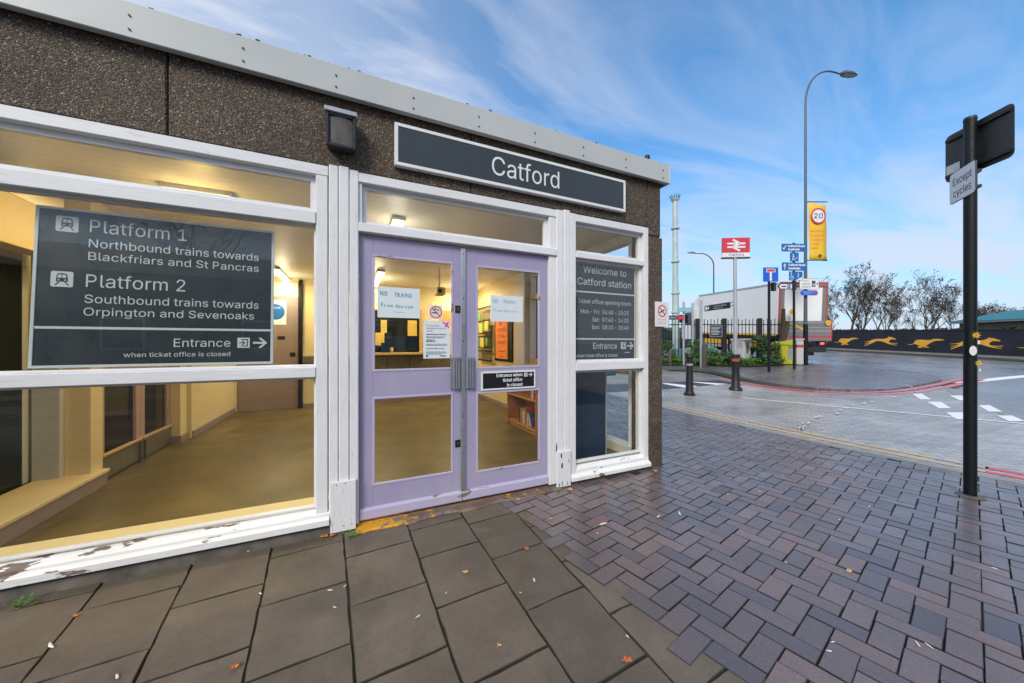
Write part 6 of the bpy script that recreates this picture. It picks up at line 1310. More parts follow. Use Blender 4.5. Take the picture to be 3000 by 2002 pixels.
# ================================================================== STREET FURNITURE
def facing(x, y, cz, rot=0.0):
    """upright frame at a measured point, turned rot degrees from square-on to the bridge road grid"""
    a = R(rot); u = RX * math.cos(a) + FX * math.sin(a)
    return Frame(at(x, y, cz), u, UP)
def px(n, cz): return n / FPX * cz            # photograph pixels -> metres at that distance
# --- pole with the two plates, near right
PC = W(3.90, 2.975)
t = thing('sign_pole', PC, 'slim black sign pole standing on the brick pavement nearest the viewer', 'sign pole')
m = MB(); m.cyl(PC + UP * -.03, PC + UP * 3.20, .038, .038, 24); m.build('pole', 'black_paint', t, smooth=True)
m = MB(); m.cyl(PC + UP * 3.20, PC + UP * 3.225, .041, .036, 24); m.build('cap', 'black_plastic', t, smooth=True)
m = MB(); m.lathe(PC, [(.085, .004), (.075, .010), (.042, .014)], 20); m.build('collar', 'plinth_concrete', t)
m = MB(); rr = random.Random(3)
def star(m, F, x, y, r0, r1, d, n=9):
    for k in range(n):
        a = 2 * math.pi * k / n + rr.uniform(-.1, .1); q = a + math.pi / 2
        m.poly(F, [(x + r0 * .25 * math.cos(q), y + r0 * .25 * math.sin(q)), (x - r0 * .25 * math.cos(q), y - r0 * .25 * math.sin(q)), (x + r1 * math.cos(a), y + r1 * math.sin(a) * .8)][::-1], d)
Fs = Frame(PC + UP * 1.34 - FX * .0395, RX, UP); Fs.n = -FX
star(m, Fs, .0, .03, .03, .045, .0, 9); star(m, Fs, .018, -.205, .026, .038, .002, 8)
m.build('flower_sticker', 'banner_yellow', t)
m = MB()
m.poly(Fs, [(-.028 + .028 * math.cos(k * .63) * 1.2, -.10 + .042 * math.sin(k * .63)) for k in range(10)], .001); m.rect(Fs, .008, .028, -.045, -.015, .002); m.rect(Fs, .020, .034, -.275, -.25, .003)
m.build('torn_sticker', 'scrap_white', t)
# plate: Except cycles
u = (RX * -.461 + FX * -.887).normalized()     # runs from the far end to the near end
pc = PC - (RX * .887 - FX * .461) * .046
F = Frame(pc - u * .165 + UP * (2.675 - .135), u, UP)
t = thing('cycle_plate', F.p(.165, 0, 0), 'small white plate reading Except cycles on the near black pole', 'sign')
def rrect(w, h, r):
    out = []
    for cx, cy, a0 in ((w - r, h - r, 0), (r, h - r, 90), (r, r, 180), (w - r, r, 270)): out += [(cx + r * math.cos(R(a0 + q)), cy + r * math.sin(R(a0 + q))) for q in (0, 30, 60, 90)]
    return out
m = MB(); m.prism(F, rrect(.330, .270, .028), -.006, 0); m.build('panel', 'slate_sign', t)
m = MB(); m.poly(F, [(x + .006, y + .006) for x, y in rrect(.318, .258, .024)], .001); m.build('face', 'sign_white', t)
m = MB(); m.text(F, 'Except', .165, .150, .066, .002, w=.235, align='C'); m.text(F, 'cycles', .165, .048, .066, .002, w=.225, align='C'); m.build('lettering', 'ink_dark', t)
m = MB(); m.fbox(Frame(PC + UP * 2.62, u, UP), -.045, .045, -.012, .012, -.045, .038); m.fbox(Frame(PC + UP * 2.75, u, UP), -.045, .045, -.012, .012, -.045, .038); m.build('clip', 'black_plastic', t)
# big plate seen from behind
u = (RX * -.13 - FX * .9915).normalized()
pc = PC + (RX * .9915 - FX * .13) * .05
F = Frame(pc - u * .245 + UP * 2.765, u, UP)
t = thing('traffic_sign_back', F.p(.245, 0, 0), 'black back of a rounded road sign atop the near pole', 'sign')
m = MB(); m.prism(F, rrect(.49, .425, .04), -.004, 0); m.build('plate', 'floodlight_body', t, bevel=.001)
for z in (.040, .362): m = MB(); m.fbox(F, .02, .47, z, z + .022, .0, .022); m.build('channel', 'black_plastic', t)
m = MB(); m.rect(F, .012, .120, .055, .150, .003); m.build('sticker', 'scrap_white', t)
# --- street lamp on the far corner
LZ = 15.3
LB = W((2360 - 1500) / FPX * LZ, LZ, rise(LZ))
def street_lamp(base, topz, reach, dirv, label, r0=.075, r1=.045, headk=1.0, grp='street lamps'):
    t = thing('street_lamp', base, label, 'street lamp', grp)
    rad = reach * .78
    zs = topz - rad
    m = MB(); m.tube([base, base + UP * 1.8], [r0 * 1.25, r0 * 1.25], 14); m.build('base_column', 'black_paint', t, smooth=True)
    pts = [base + UP * 1.8, base + UP * 1.9, base + UP * (zs * .5), base + UP * zs]; rd = [r0 * 1.2, r0, (r0 + r1) / 2, r1]
    for k in range(1, 10):
        a = R(k * 10); pts.append(base + UP * (zs + rad * math.sin(a)) + dirv * rad * (1 - math.cos(a))); rd.append(r1 * (1 - .02 * k))
    end = base + UP * topz + dirv * reach; pts.append(end); rd.append(r1 * .75)
    m = MB(); m.tube(pts, rd, 12); m.build('column', 'galvanised_dark', t, smooth=True)
    hl = reach * .42 * headk; q = dirv.cross(UP)
    Fh = Frame(end, dirv, q)
    m = MB(); prof = [(-.05, .05), (.12, .13), (.35, .17), (.7, .16), (.95, .10), (1.02, 0)]
    out = [(x * hl, y * hl) for x, y in prof] + [(x * hl, -y * hl) for x, y in reversed(prof)]
    n = len(out)
    lo = [end + dirv * x + q * y + UP * (.02 + .10 * x) for x, y in out]; hi = [end + dirv * x + q * y * .6 + UP * (.10 + .12 * x + (.05 if 0 < x < hl * .9 else 0)) for x, y in out]
    m.add(lo + hi, [tuple(range(n)), tuple(reversed(range(n, 2 * n)))] + [(i, n + i, n + (i + 1) % n, (i + 1) % n) for i in range(n)]); m.build('lamp_head', 'galvanised_dark', t, smooth=True)
    m = MB(); pr = [(x * hl, y * hl * .72) for x, y in prof[1:5]] + [(x * hl, -y * hl * .72) for x, y in reversed(prof[1:5])]
    m.add([end + dirv * x + q * y + UP * (.012 + .10 * x) for x, y in pr], [tuple(range(len(pr)))]); m.build('lamp_glass', 'lens_glass', t)
    return t
plain('galvanised_dark', (.085, .10, .115), .4, .3, var=.1)
topz = CAM_H + (HZ - 186) / FPX * LZ - rise(LZ)
street_lamp(LB, topz, px(152, LZ), (RX * .96 + FX * .28).normalized(), 'tall curved street lamp on the far corner with a yellow banner', r0=.070, r1=.040)
z2 = 36.0; b2 = W((2091 - 1500) / FPX * z2, z2, rise(z2))
street_lamp(b2, CAM_H + (HZ - 741) / FPX * z2 - rise(z2), px(50, z2), (RX * -.98 + FX * .2).normalized(), 'distant curved street lamp rising from behind the lorry roof', r0=.09, r1=.06)
# banner
zb = LZ - .02
F = facing(2368, 762, zb, 4)
t = thing('lamp_banner', F.p(0, 0, 0), 'yellow 20 speed limit banner hung on the tall street lamp', 'banner')
bw_, bh_ = px(55, zb), px(168, zb)
m = MB(); nx, nz = 3, 10; vs = []
for j in range(nz + 1):
    for i in range(nx + 1):
        x = bw_ * i / nx + .05 * (1 - j / nz) * (1 if i else 1); y = bh_ * j / nz - .10 * i / nx * (.4 + .6 * j / nz)
        vs.append(F.p(x, y, .012 * math.sin(j * .9 + i)))
m.add(vs, [(j * (nx + 1) + i, j * (nx + 1) + i + 1, (j + 1) * (nx + 1) + i + 1, (j + 1) * (nx + 1) + i) for j in range(nz) for i in range(nx)])
ob = m.build('cloth', 'banner_yellow', t, smooth=True); ob.modifiers.new('thickness', 'SOLIDIFY').thickness = .004
m = MB(); m.disc(F, bw_ * .52, bh_ * .765, bw_ * .42, .045, 32); o1 = m.build('roundel', 'sign_white', t)
m = MB(); m.ring(F, bw_ * .52, bh_ * .765, bw_ * .345, bw_ * .43, .05); m.build('red_ring', 'sign_red', t)
m = MB(); m.text(F, '20', bw_ * .52, bh_ * .725, bh_ * .085, .055, w=bw_ * .5, align='C'); m.build('numerals', 'ink_dark', t)
m = MB()
for k, st in enumerate(('Working', 'to make', "London's", 'roads', 'safer')): m.text(F, st, bw_ * .10, bh_ * (.50 - k * .075), bh_ * .042, .05, w=bw_ * (.72, .74, .82, .50, .46)[k])
m.build('lettering', 'paper_orange', t)
m = MB(); m.ring(F, bw_ * .62, bh_ * .075, bw_ * .05, bw_ * .09, .05, 16); m.rect(F, bw_ * .5, bw_ * .74, bh_ * .07, bh_ * .08, .052); m.build('emblem', 'ink_dark', t)
for yy in (592, 763): m = MB(); p = at(2362, yy, LZ); m.tube([p, p + RX * (bw_ + .1)], .02, 6); m.build('banner_arm', 'black_plastic', t)
# signs strapped to the lamp column
def small_sign(name, label, cat, x0, y0, x1, y1, cz, mat, rot=0, edge=None, radius=0, ew=.03):
    F = facing(x0, y1, cz, rot); w, h = px(x1 - x0, cz) / max(.3, math.cos(R(rot))), px(y1 - y0, cz)
    t = thing(name, F.p(w / 2, 0, 0), label, cat)
    m = MB(); m.prism(F, rrect(w, h, radius or min(w, h) * .04), -.012, 0); m.build('panel', edge or mat, t)
    if edge: m = MB(); m.poly(F, [(x + ew, y + ew) for x, y in rrect(w - 2 * ew, h - 2 * ew, radius * .8 or .01)], .002); m.build('face', mat, t)
    m = MB(); m.fbox(F, w * .3, w * .7, h * .45, h * .6, -.10, -.012); m.build('bracket', 'galvanised_dark', t)
    return t, F, w, h
t, F, w, h = small_sign('camera_sign', 'white camera warning sign on the tall lamp column', 'sign', 2342, 816, 2399, 848, LZ - .2, 'sign_white', edge='ink_dark', ew=.012)
m = MB()
for k, st in enumerate(('CCTV', 'digital', 'cameras')): m.text(F, st, w * .34, h * (.68 - .26 * k), h * .15, .004, w=w * (.3, .4, .5)[k], align='C')
m.build('lettering', 'ink_dark', t)
m = MB(); m.fbox(F, w * .64, w * .82, h * .22, h * .78, .002, .004); m.poly(F, [(w * .86, h * .5), (w * .94, h * .38), (w * .94, h * .62)], .004); m.build('camera_symbol', 'ink_dark', t)
m = MB(); m.ring(F, w * .73, h * .42, h * .06, h * .11, .006, 16); m.build('lens_symbol', 'sign_white', t)
t, F, w, h = small_sign('route_sign', 'small bright blue lozenge sign below the white camera sign', 'sign', 2346, 851, 2396, 866, LZ - .2, 'sign_bright_blue', radius=.09)
m = MB(); m.text(F, 'Waterlink Way', w * .44, h * .55, h * .22, .003, w=w * .62, align='C'); m.text(F, 'Lewisham', w * .40, h * .2, h * .2, .003, w=w * .45, align='C'); m.build('lettering', 'sign_white', t)
m = MB(); m.disc(F, w * .86, h * .5, h * .28, .004, 16); m.build('route_disc', 'sign_red', t)
# wayfinding post with stacked blue plates
WZ = 13.7
WB = W((2327 - 1500) / FPX * WZ, WZ, rise(WZ) + .05)
t = thing('wayfinding_post', WB, 'thin dark post carrying the stacked blue plates', 'sign post')
m = MB(); m.cyl(WB, at(2325, 712, WZ), .045, .040, 12); m.build('post', 'timber_dark' if 'timber_dark' in MATS else 'black_paint', t, smooth=True)
m = MB(); p = at(2326, 850, WZ); m.cyl(p, p + UP * .34, .075, .075, 12); m.build('clamp', 'black_plastic', t, smooth=True)
def way(y0, y1, x0, x1, label, txt):
    t, F, w, h = small_sign('direction_plate', label, 'sign', x0, y0, x1, y1, WZ - .12, 'sign_blue', rot=3)
    m = MB(); m.text(F, 'Catford Road', w * .26, h * .58, h * .26, .003, w=w * .68, bold=.008); m.text(F, 'Southside', w * .26, h * .16, h * .26, .003, w=w * .48, bold=.008); m.build('lettering', 'sign_white', t)
    m = MB()
    if txt == 'down':
        m.stroke(F, (w * .19, h * .78), (w * .08, h * .36), h * .10, .003); m.poly(F, [(w * .05, h * .22), (w * .15, h * .30), (w * .05, h * .52)], .003)
    else:
        m.rect(F, w * .095, w * .125, h * .15, h * .7, .003); m.poly(F, [(w * .05, h * .55), (w * .11, h * .88), (w * .17, h * .55)][::-1], .003)
    m.build('arrow', 'sign_white', t)
way(714, 737, 2290, 2364, 'upper long blue plate with a bent arrow', 'down')
way(769, 793, 2291, 2366, 'lower long blue plate with an upright arrow', 'up')
def walker(m, F, x, y, s, d):
    m.disc(F, x, y + s * .92, s * .08, d, 10); m.stroke(F, (x, y + s * .82), (x - s * .03, y + s * .45), s * .13, d)
    m.stroke(F, (x - s * .03, y + s * .45), (x - s * .16, y), s * .08, d); m.stroke(F, (x - s * .03, y + s * .45), (x + s * .12, y + .0), s * .08, d); m.stroke(F, (x, y + s * .75), (x + s * .2, y + s * .5), s * .06, d)
t, F, w, h = small_sign('pedestrian_plate', 'square blue plate with a walking figure between the two long plates', 'sign', 2315, 740, 2341, 766, WZ - .12, 'sign_blue', rot=3)
m = MB(); walker(m, F, w * .36, h * .12, h * .75, .003); m.stroke(F, (w * .45, h * .2), (w * .85, h * .45), h * .05, .003); m.build('walking_symbol', 'sign_white', t)
t, F, w, h = small_sign('ramp_plate', 'blue plate with wheelchair and ramp symbols under the long plates', 'sign', 2312, 796, 2353, 822, WZ - .12, 'sign_blue', rot=3)
m = MB(); m.ring(F, w * .20, h * .30, h * .14, h * .19, .003, 16); m.stroke(F, (w * .16, h * .75), (w * .20, h * .42), h * .06, .003); m.disc(F, w * .15, h * .82, h * .07, .003, 10); m.stroke(F, (w * .20, h * .42), (w * .34, h * .36), h * .06, .003); m.build('wheelchair_symbol', 'sign_white', t)
m = MB(); walker(m, F, w * .68, h * .34, h * .56, .003); m.poly(F, [(w * .50, h * .05), (w * .97, h * .05), (w * .97, h * .40)], .003); m.build('ramp_symbol', 'sign_white', t)
# white flag-shaped direction sign
F = facing(2278, 848, WZ - .1, 0); w, h = px(44, WZ), px(17, WZ)
t = thing('direction_flag_sign', F.p(w, 0, 0), 'white pointed direction sign with a black edge and a blue P square', 'sign')
m = MB(); m.prism(F, [(0, h / 2), (w * .16, 0), (w, 0), (w, h), (w * .16, h)], -.02, 0); m.build('panel', 'ink_dark', t)
m = MB(); e = .03; m.poly(F, [(e * 1.6, h / 2), (w * .18, e), (w - e, e), (w - e, h - e), (w * .18, h - e)], .002); m.build('face', 'sign_white', t)
m = MB(); m.rect(F, w * .64, w * .86, h * .18, h * .82, .004); m.build('parking_square', 'sign_blue', t); m = MB(); m.text(F, 'P', w * .75, h * .3, h * .4, .006, align='C'); m.build('lettering', 'sign_white', t)
m = MB(); m.rect(F, w * .25, w * .58, h * .38, h * .60, .004); m.stroke(F, (w * .06, h * .5), (w * .16, h * .8), .03, .004); m.stroke(F, (w * .06, h * .5), (w * .16, h * .2), .03, .004); m.build('print', 'ink_dark', t)
# no through road sign
DZ = 12.75
DB = W((2253 - 1500) / FPX * DZ, DZ, rise(DZ) + .05)
t = thing('dead_end_post', DB, 'slim black post topped by the blue no through road sign', 'sign post')
m = MB(); m.cyl(DB, at(2253, 786, DZ), .045, .042, 14); m.build('post', 'black_paint', t, smooth=True)
p = at(2266, 853, DZ); m = MB(); m.box(p.x - .07, p.x + .07, p.y - .06, p.y + .06, p.z, p.z + px(25, DZ)); m.build('light_box', 'black_plastic', t, bevel=.01)
t, F, w, h = small_sign('dead_end_sign', 'square blue no through road sign with a red bar', 'sign', 2236, 784, 2279, 826, DZ - .07, 'sign_bright_blue', rot=-2)
m = MB(); m.rect(F, w * .43, w * .57, h * .06, h * .66, .003); m.rect(F, w * .20, w * .80, h * .66, h * .90, .003); m.build('white_stem', 'sign_white', t)
m = MB(); m.rect(F, w * .24, w * .76, h * .70, h * .86, .005); m.build('red_bar', 'sign_red', t)
# station flag sign
SZ = 9.6
SB = W((2155 - 1500) / FPX * SZ, SZ, rise(SZ) - .01)
t = thing('station_flag_post', SB, 'pale grey post with a black base sleeve carrying the red rail sign', 'sign post')
m = MB(); m.cyl(SB, at(2153, 756, SZ), .055, .042, 16); m.build('post', 'galvanised', t, smooth=True)
m = MB(); m.lathe(SB, [(.165, 0), (.16, .05), (.13, .08), (.105, .12), (.088, .80), (.095, .82), (.095, .84)], 18); sl = m.build('base_sleeve', 'black_plastic', t, smooth=True)
m = MB(); m.lathe(SB + UP * .78, [(.099, .01), (.099, .07)], 18); m.build('red_band', 'cabinet_red', sl)
m = MB(); m.lathe(SB + UP * .88, [(.108, 0), (.108, .10)], 18); m.build('collar', 'black_plastic', sl)
F = facing(2117, 754.5, SZ, -4); w, h = px(77, SZ), px(57, SZ)
t = thing('station_flag_sign', F.p(w / 2, 0, 0), 'red rail sign with white double arrows and a white name strip', 'sign')
m = MB(); m.fbox(F, 0, w, h * .24, h, -.06, .0); m.build('red_panel', 'sign_red', t, bevel=.006)
m = MB(); m.fbox(F, 0, w, .0, h * .235, -.06, .0); m.build('name_panel', 'sign_white', t, bevel=.006)
m = MB(); m.fbox(F, -.01, w + .01, -.03, -.001, -.08, .01); m.build('bottom_rail', 'timber_brown', t)
m = MB(); ax, ay, aw, ah = w * .17, h * .32, w * .66, h * .58; th = ah * .155
for y in (.655, .345): m.rect(F, ax, ax + aw, ay + ah * y - th / 2, ay + ah * y + th / 2, .003)
for (xa, ya), (xb, yb) in (((.30, 1.0), (.70, .655)), ((.70, .655), (.30, .345)), ((.30, .345), (.70, 0))): m.stroke(F, (ax + aw * xa, ay + ah * ya), (ax + aw * xb, ay + ah * yb), th * 1.15, .004)
m.build('double_arrow', 'sign_white', t)
m = MB(); m.text(F, 'Catford', w / 2, h * .065, h * .12, .003, w=w * .54, align='C'); m.build('lettering', 'ink_dark', t)
# bollard
BB = W((2020 - 1500) / FPX * 8.85, 8.85)
t = thing('bollard', BB, 'black round bollard with a pale band beside the crossing', 'bollard')
m = MB(); m.lathe(BB, [(.135, 0), (.135, .03), (.105, .06), (.092, .10), (.074, .80), (.088, .805), (.088, .85), (.074, .86), (.074, .93), (.096, .94), (.10, .98), (.08, 1.01), (.02, 1.02)], 20); m.build('shaft', 'black_plastic', t, smooth=True)
m = MB(); m.lathe(BB, [(.0775, .795), (.0775, .745)], 20); m.build('pale_band', 'galvanised', t, smooth=True)
# finger sign on its grey pole, and the two poles with the light blue plate
def pole(name, label, x, y0, y1, cz, r, mat):
    b = W((x - 1500) / FPX * cz, cz, rise(cz) + .05)
    t = thing(name, b, label, 'pole'); m = MB(); m.cyl(b, at(x, y0, cz), r, r, 12); m.build('tube', mat, t, smooth=True); return t
pole('sign_tube', 'grey tube nearest the white lorry cab, holding up the black finger plate', 2054, 880, 1055, 14.2, .05, 'galvanised')
pole('sign_tube', 'left grey tube carrying the light blue street plate', 2003, 885, 1065, 14.6, .045, 'galvanised')
pole('sign_tube', 'right grey tube carrying the light blue street plate', 2029, 888, 1045, 15.2, .045, 'galvanised')
p0, p1 = at(2064, 913, 11.5), at(2138, 908, 10.4)
u = (p1 - p0); F = Frame(p0, (u.x, u.y, 0), UP); w = Vector((u.x, u.y, 0)).length; h = px(17, 11)
t = thing('finger_plate', p0, 'black finger plate with a white train symbol reaching from the rail sign post', 'sign')
m = MB(); m.fbox(F, 0, w, 0, h, -.02, 0); m.build('panel', 'black_plastic', t)
m = MB(); m.rect(F, .04, .14, .03, h - .03, .003); m.rect(F, w * .14, w * .2, .05, h - .05, .003); m.text(F, 'Catford station', w * .38, h * .55, h * .25, .003, w=w * .5); m.text(F, 'Platform 2', w * .38, h * .15, h * .25, .003, w=w * .36); m.build('lettering', 'sign_white', t)
m = MB(); e0 = F.p(w, h * .75, -.01); tgt = Vector((SB.x, SB.y, e0.z)); m.tube([e0, tgt], .012, 6); e1 = F.p(w, h * .25, -.01); m.tube([e1, Vector((SB.x, SB.y, e1.z))], .012, 6); m.build('bracket_arm', 'galvanised', t)
t, F, w, h = small_sign('street_plate', 'light blue street plate strung between two grey tubes', 'sign', 1985, 902, 2028, 914, 14.5, 'sign_cyan', rot=0)
m = MB(); m.text(F, 'Adenmore Road', w * .5, h * .3, h * .4, .003, w=w * .8, align='C'); m.build('lettering', 'sign_white', t)
t, F, w, h = small_sign('street_plate', 'dark street plate with a red corner beside the column edge', 'sign', 1955, 925, 2004, 937, 14.2, 'slate_sign', rot=0)
m = MB(); m.rect(F, w * .62, w * .98, h * .1, h * .9, .003); m.build('red_corner', 'sign_red', t); m = MB(); m.text(F, 'Catford', w * .1, h * .35, h * .35, .004, w=w * .45); m.build('lettering', 'sign_white', t)
# tall mast
MZ = 17.5
b = W((1980 - 1500) / FPX * MZ, MZ, rise(MZ))
t = thing('camera_mast', b, 'tall pale green mast with a crown of spikes behind the railings', 'mast')
tp = at(1977.5, 592, MZ)
m = MB(); m.tube([b, b + (tp - b) * .28, b + (tp - b) * .62, tp], [.165, .16, .125, .115], 16); m.build('shaft', 'mast_green', t, smooth=True)
for q in (.30, .42, .62, .83):
    m = MB(); p = b + (tp - b) * q; m.lathe(p, [(.16, -.04), (.20, -.02), (.20, .05), (.15, .07)], 16); m.build('ring', 'mast_green', t)
m = MB(); m.lathe(tp, [(.12, 0), (.19, .10), (.21, .16), (.16, .18)], 16)
m.build('crown', 'mast_green', t)
for k in range(12):
    a = k * math.pi / 6; q = Vector((math.cos(a), math.sin(a), 0)); m = MB(); m.tube([tp + q * .17 + UP * .15, tp + q * .26 + UP * .34], [.03, .008], 5); m.build('spike', 'galvanised_dark', t)
p = W((1982 - 1500) / FPX * 17.0, 17.0, rise(17)); m = MB(); m.box(p.x - .24, p.x + .24, p.y - .2, p.y + .2, p.z, p.z + .62); m.build('base_box', 'mast_box', t, bevel=.03)
# railings round the planted corner
RZ = lambda x: 16.6 - (x - 1940) / 350 * 1.6
fx0, fx1 = 1920, 2292
f0 = W((fx0 - 1500) / FPX * RZ(fx0), RZ(fx0)); f1 = W((fx1 - 1500) / FPX * RZ(fx1), RZ(fx1))
fu = (f1 - f0).normalized(); fl_ = (f1 - f0).length
t = thing('railing_fence', f0, 'black vertical bar railings with thick posts around the planted corner', 'fence')
FH = 2.0
def fz(s): return lie(f0 + fu * s)
for k in range(int(fl_ / .135)):
    s_ = .05 + k * .135; p = f0 + fu * s_ + UP * fz(s_); m = MB(); m.box(p.x - .011, p.x + .011, p.y - .011, p.y + .011, p.z, p.z + FH + (.04 if k % 2 else 0)); m.build('bar', 'black_paint', t)
for hgt in (.25, FH - .22):
    m = MB(); m.tube([f0 + UP * (fz(0) + hgt), f1 + UP * (fz(fl_) + hgt)], .022, 4); m.build('rail', 'black_paint', t)
for x in (1938, 2043, 2121, 2225):
    s_ = (W((x - 1500) / FPX * RZ(x), RZ(x)) - f0).length; p = f0 + fu * s_ + UP * fz(s_); m = MB(); m.box(p.x - .075, p.x + .075, p.y - .075, p.y + .075, p.z, p.z + FH + .06); m.build('fence_post', 'floodlight_body', t, bevel=.01)
# notice board on the railings
t, F, w, h = small_sign('notice_board', 'dark notice board with pale lines fixed to the railings', 'sign', 2079, 953, 2116, 988, 15.2, 'slate_sign', edge='galvanised', ew=.02)
m = MB()
for k in range(6): m.rect(F, w * .12, w * (.88 - .1 * (k % 3)), h * (.80 - .12 * k), h * (.84 - .12 * k), .004)
m.build('print', 'sign_text_grey', t)
# timber stumps, concrete block, salt bin, cabinet
for x, y0, y1, cz, lab in ((2064, 1010, 1082, 14.0, 'taller weathered timber bollard before the railings'), (1963, 1032, 1076, 14.7, 'short weathered timber bollard at the left end of the planting')):
    b = W((x - 1500) / FPX * cz, cz, rise(cz) + .05); hgt = px(y1 - y0, cz); m = MB(); m.tube([b, b + UP * hgt * .94, b + UP * hgt], [.085, .08, .055], 8); tag(m.build('timber_bollard', 'timber_brown', None, smooth=True), lab, 'bollard')
cz = 15.0; b = W((2193 - 1500) / FPX * cz, cz, rise(cz) + .05)
F = Frame(b, (RX * .9 + FX * .436).normalized(), UP); k = px(1, cz)
t = thing('concrete_pedestal', b, 'pale concrete pedestal with a flared top among the ivy', 'pedestal')
m = MB(); m.prism(F, [(-24 * k, 0), (14 * k, 0), (12 * k, 52 * k), (26 * k, 74 * k), (-24 * k, 74 * k), (-20 * k, 50 * k)], -.55, 0); m.build('block', 'pale_concrete', t, bevel=.03)
m = MB(); m.fbox(F, -25 * k, 8 * k, 72 * k, 77 * k, -.56, .06); m.build('cap', 'pale_concrete', t, bevel=.01)
m = MB(); m.prism(F, [(-17 * k, 68 * k), (6 * k, 68 * k), (0, 46 * k), (-2 * k, 34 * k), (-9 * k, 34 * k), (-11 * k, 46 * k)][::-1], .001, .006); m.build('painted_recess', 'counter_steel', t)  # dark plate on the face paints in the shade of the notch
cz = 15.2; b = W((2306 - 1500) / FPX * cz, cz, rise(cz) + .05); F = Frame(b, RX, UP); k = px(1, cz)
t = thing('salt_bin', b, 'yellow grit bin with a green band beside the lamp column', 'bin')
m = MB(); m.prism(F, [(-12 * k, 0), (17 * k, 0), (20 * k, 56 * k), (-17 * k, 56 * k)], -.6, 0); m.build('body', 'salt_bin_yellow', t, bevel=.03)
m = MB(); m.prism(F, [(-18 * k, 56.5 * k), (21 * k, 56.5 * k), (21 * k, 72 * k), (-17 * k, 64 * k)], -.64, .02); m.build('lid', 'salt_bin_yellow', t, bevel=.02)
m = MB(); m.rect(F, 4 * k, 19.5 * k, 48 * k, 58 * k, .024); m.build('band', 'bin_band_green', t)
m = MB(); m.prism(F, [(2 * k, 16 * k), (13 * k, 14 * k), (15 * k, 42 * k), (9 * k, 48 * k), (3 * k, 42 * k)], .004, .008); m.build('poster', 'mast_box', t); m = MB(); m.ring(F, 9 * k, 38 * k, 4 * k, 6.5 * k, .010, 14); m.build('poster_ring', 'ink_magenta', t)
cz = 15.15; b = W((2345 - 1500) / FPX * cz, cz, rise(cz) + .05); F = Frame(b, RX, UP)
t = thing('service_cabinet', b, 'narrow pale grey cabinet with an orange-red band between bin and lamp', 'cabinet')
m = MB(); m.fbox(F, -10 * k, 10 * k, 0, 70 * k, -.4, 0); m.build('body', 'cabinet_grey', t, bevel=.015)
m = MB(); m.fbox(F, -10.3 * k, 10.3 * k, 50 * k, 58 * k, -.41, .006); m.build('band', 'cabinet_red', t); m = MB(); m.prism(F, [(-11 * k, 70 * k), (11 * k, 72 * k), (11 * k, 76 * k), (-11 * k, 71 * k)], -.42, .02); m.build('top', 'pale_concrete', t)
# leaning stump of an old trunk at the end of the railings
m = MB(); pts = [(2288, 1062), (2283, 1030), (2291, 1000), (2302, 968), (2308, 942)]; m.tube([at(x, y, 15.6) for x, y in pts], [.16, .15, .13, .12, .08], 8); m.tube([at(2291, 1000, 15.6), at(2294, 960, 15.6), at(2295, 905, 15.6)], [.11, .10, .07], 7); m.tube([at(2284, 1035, 15.6), at(2300, 1050, 15.5), at(2305, 1068, 15.5)], [.12, .15, .16], 7)
tag(m.build('tree_stump', 'winter_bark', None, smooth=True), 'dark leaning trunk stump at the right end of the railings', 'tree stump')

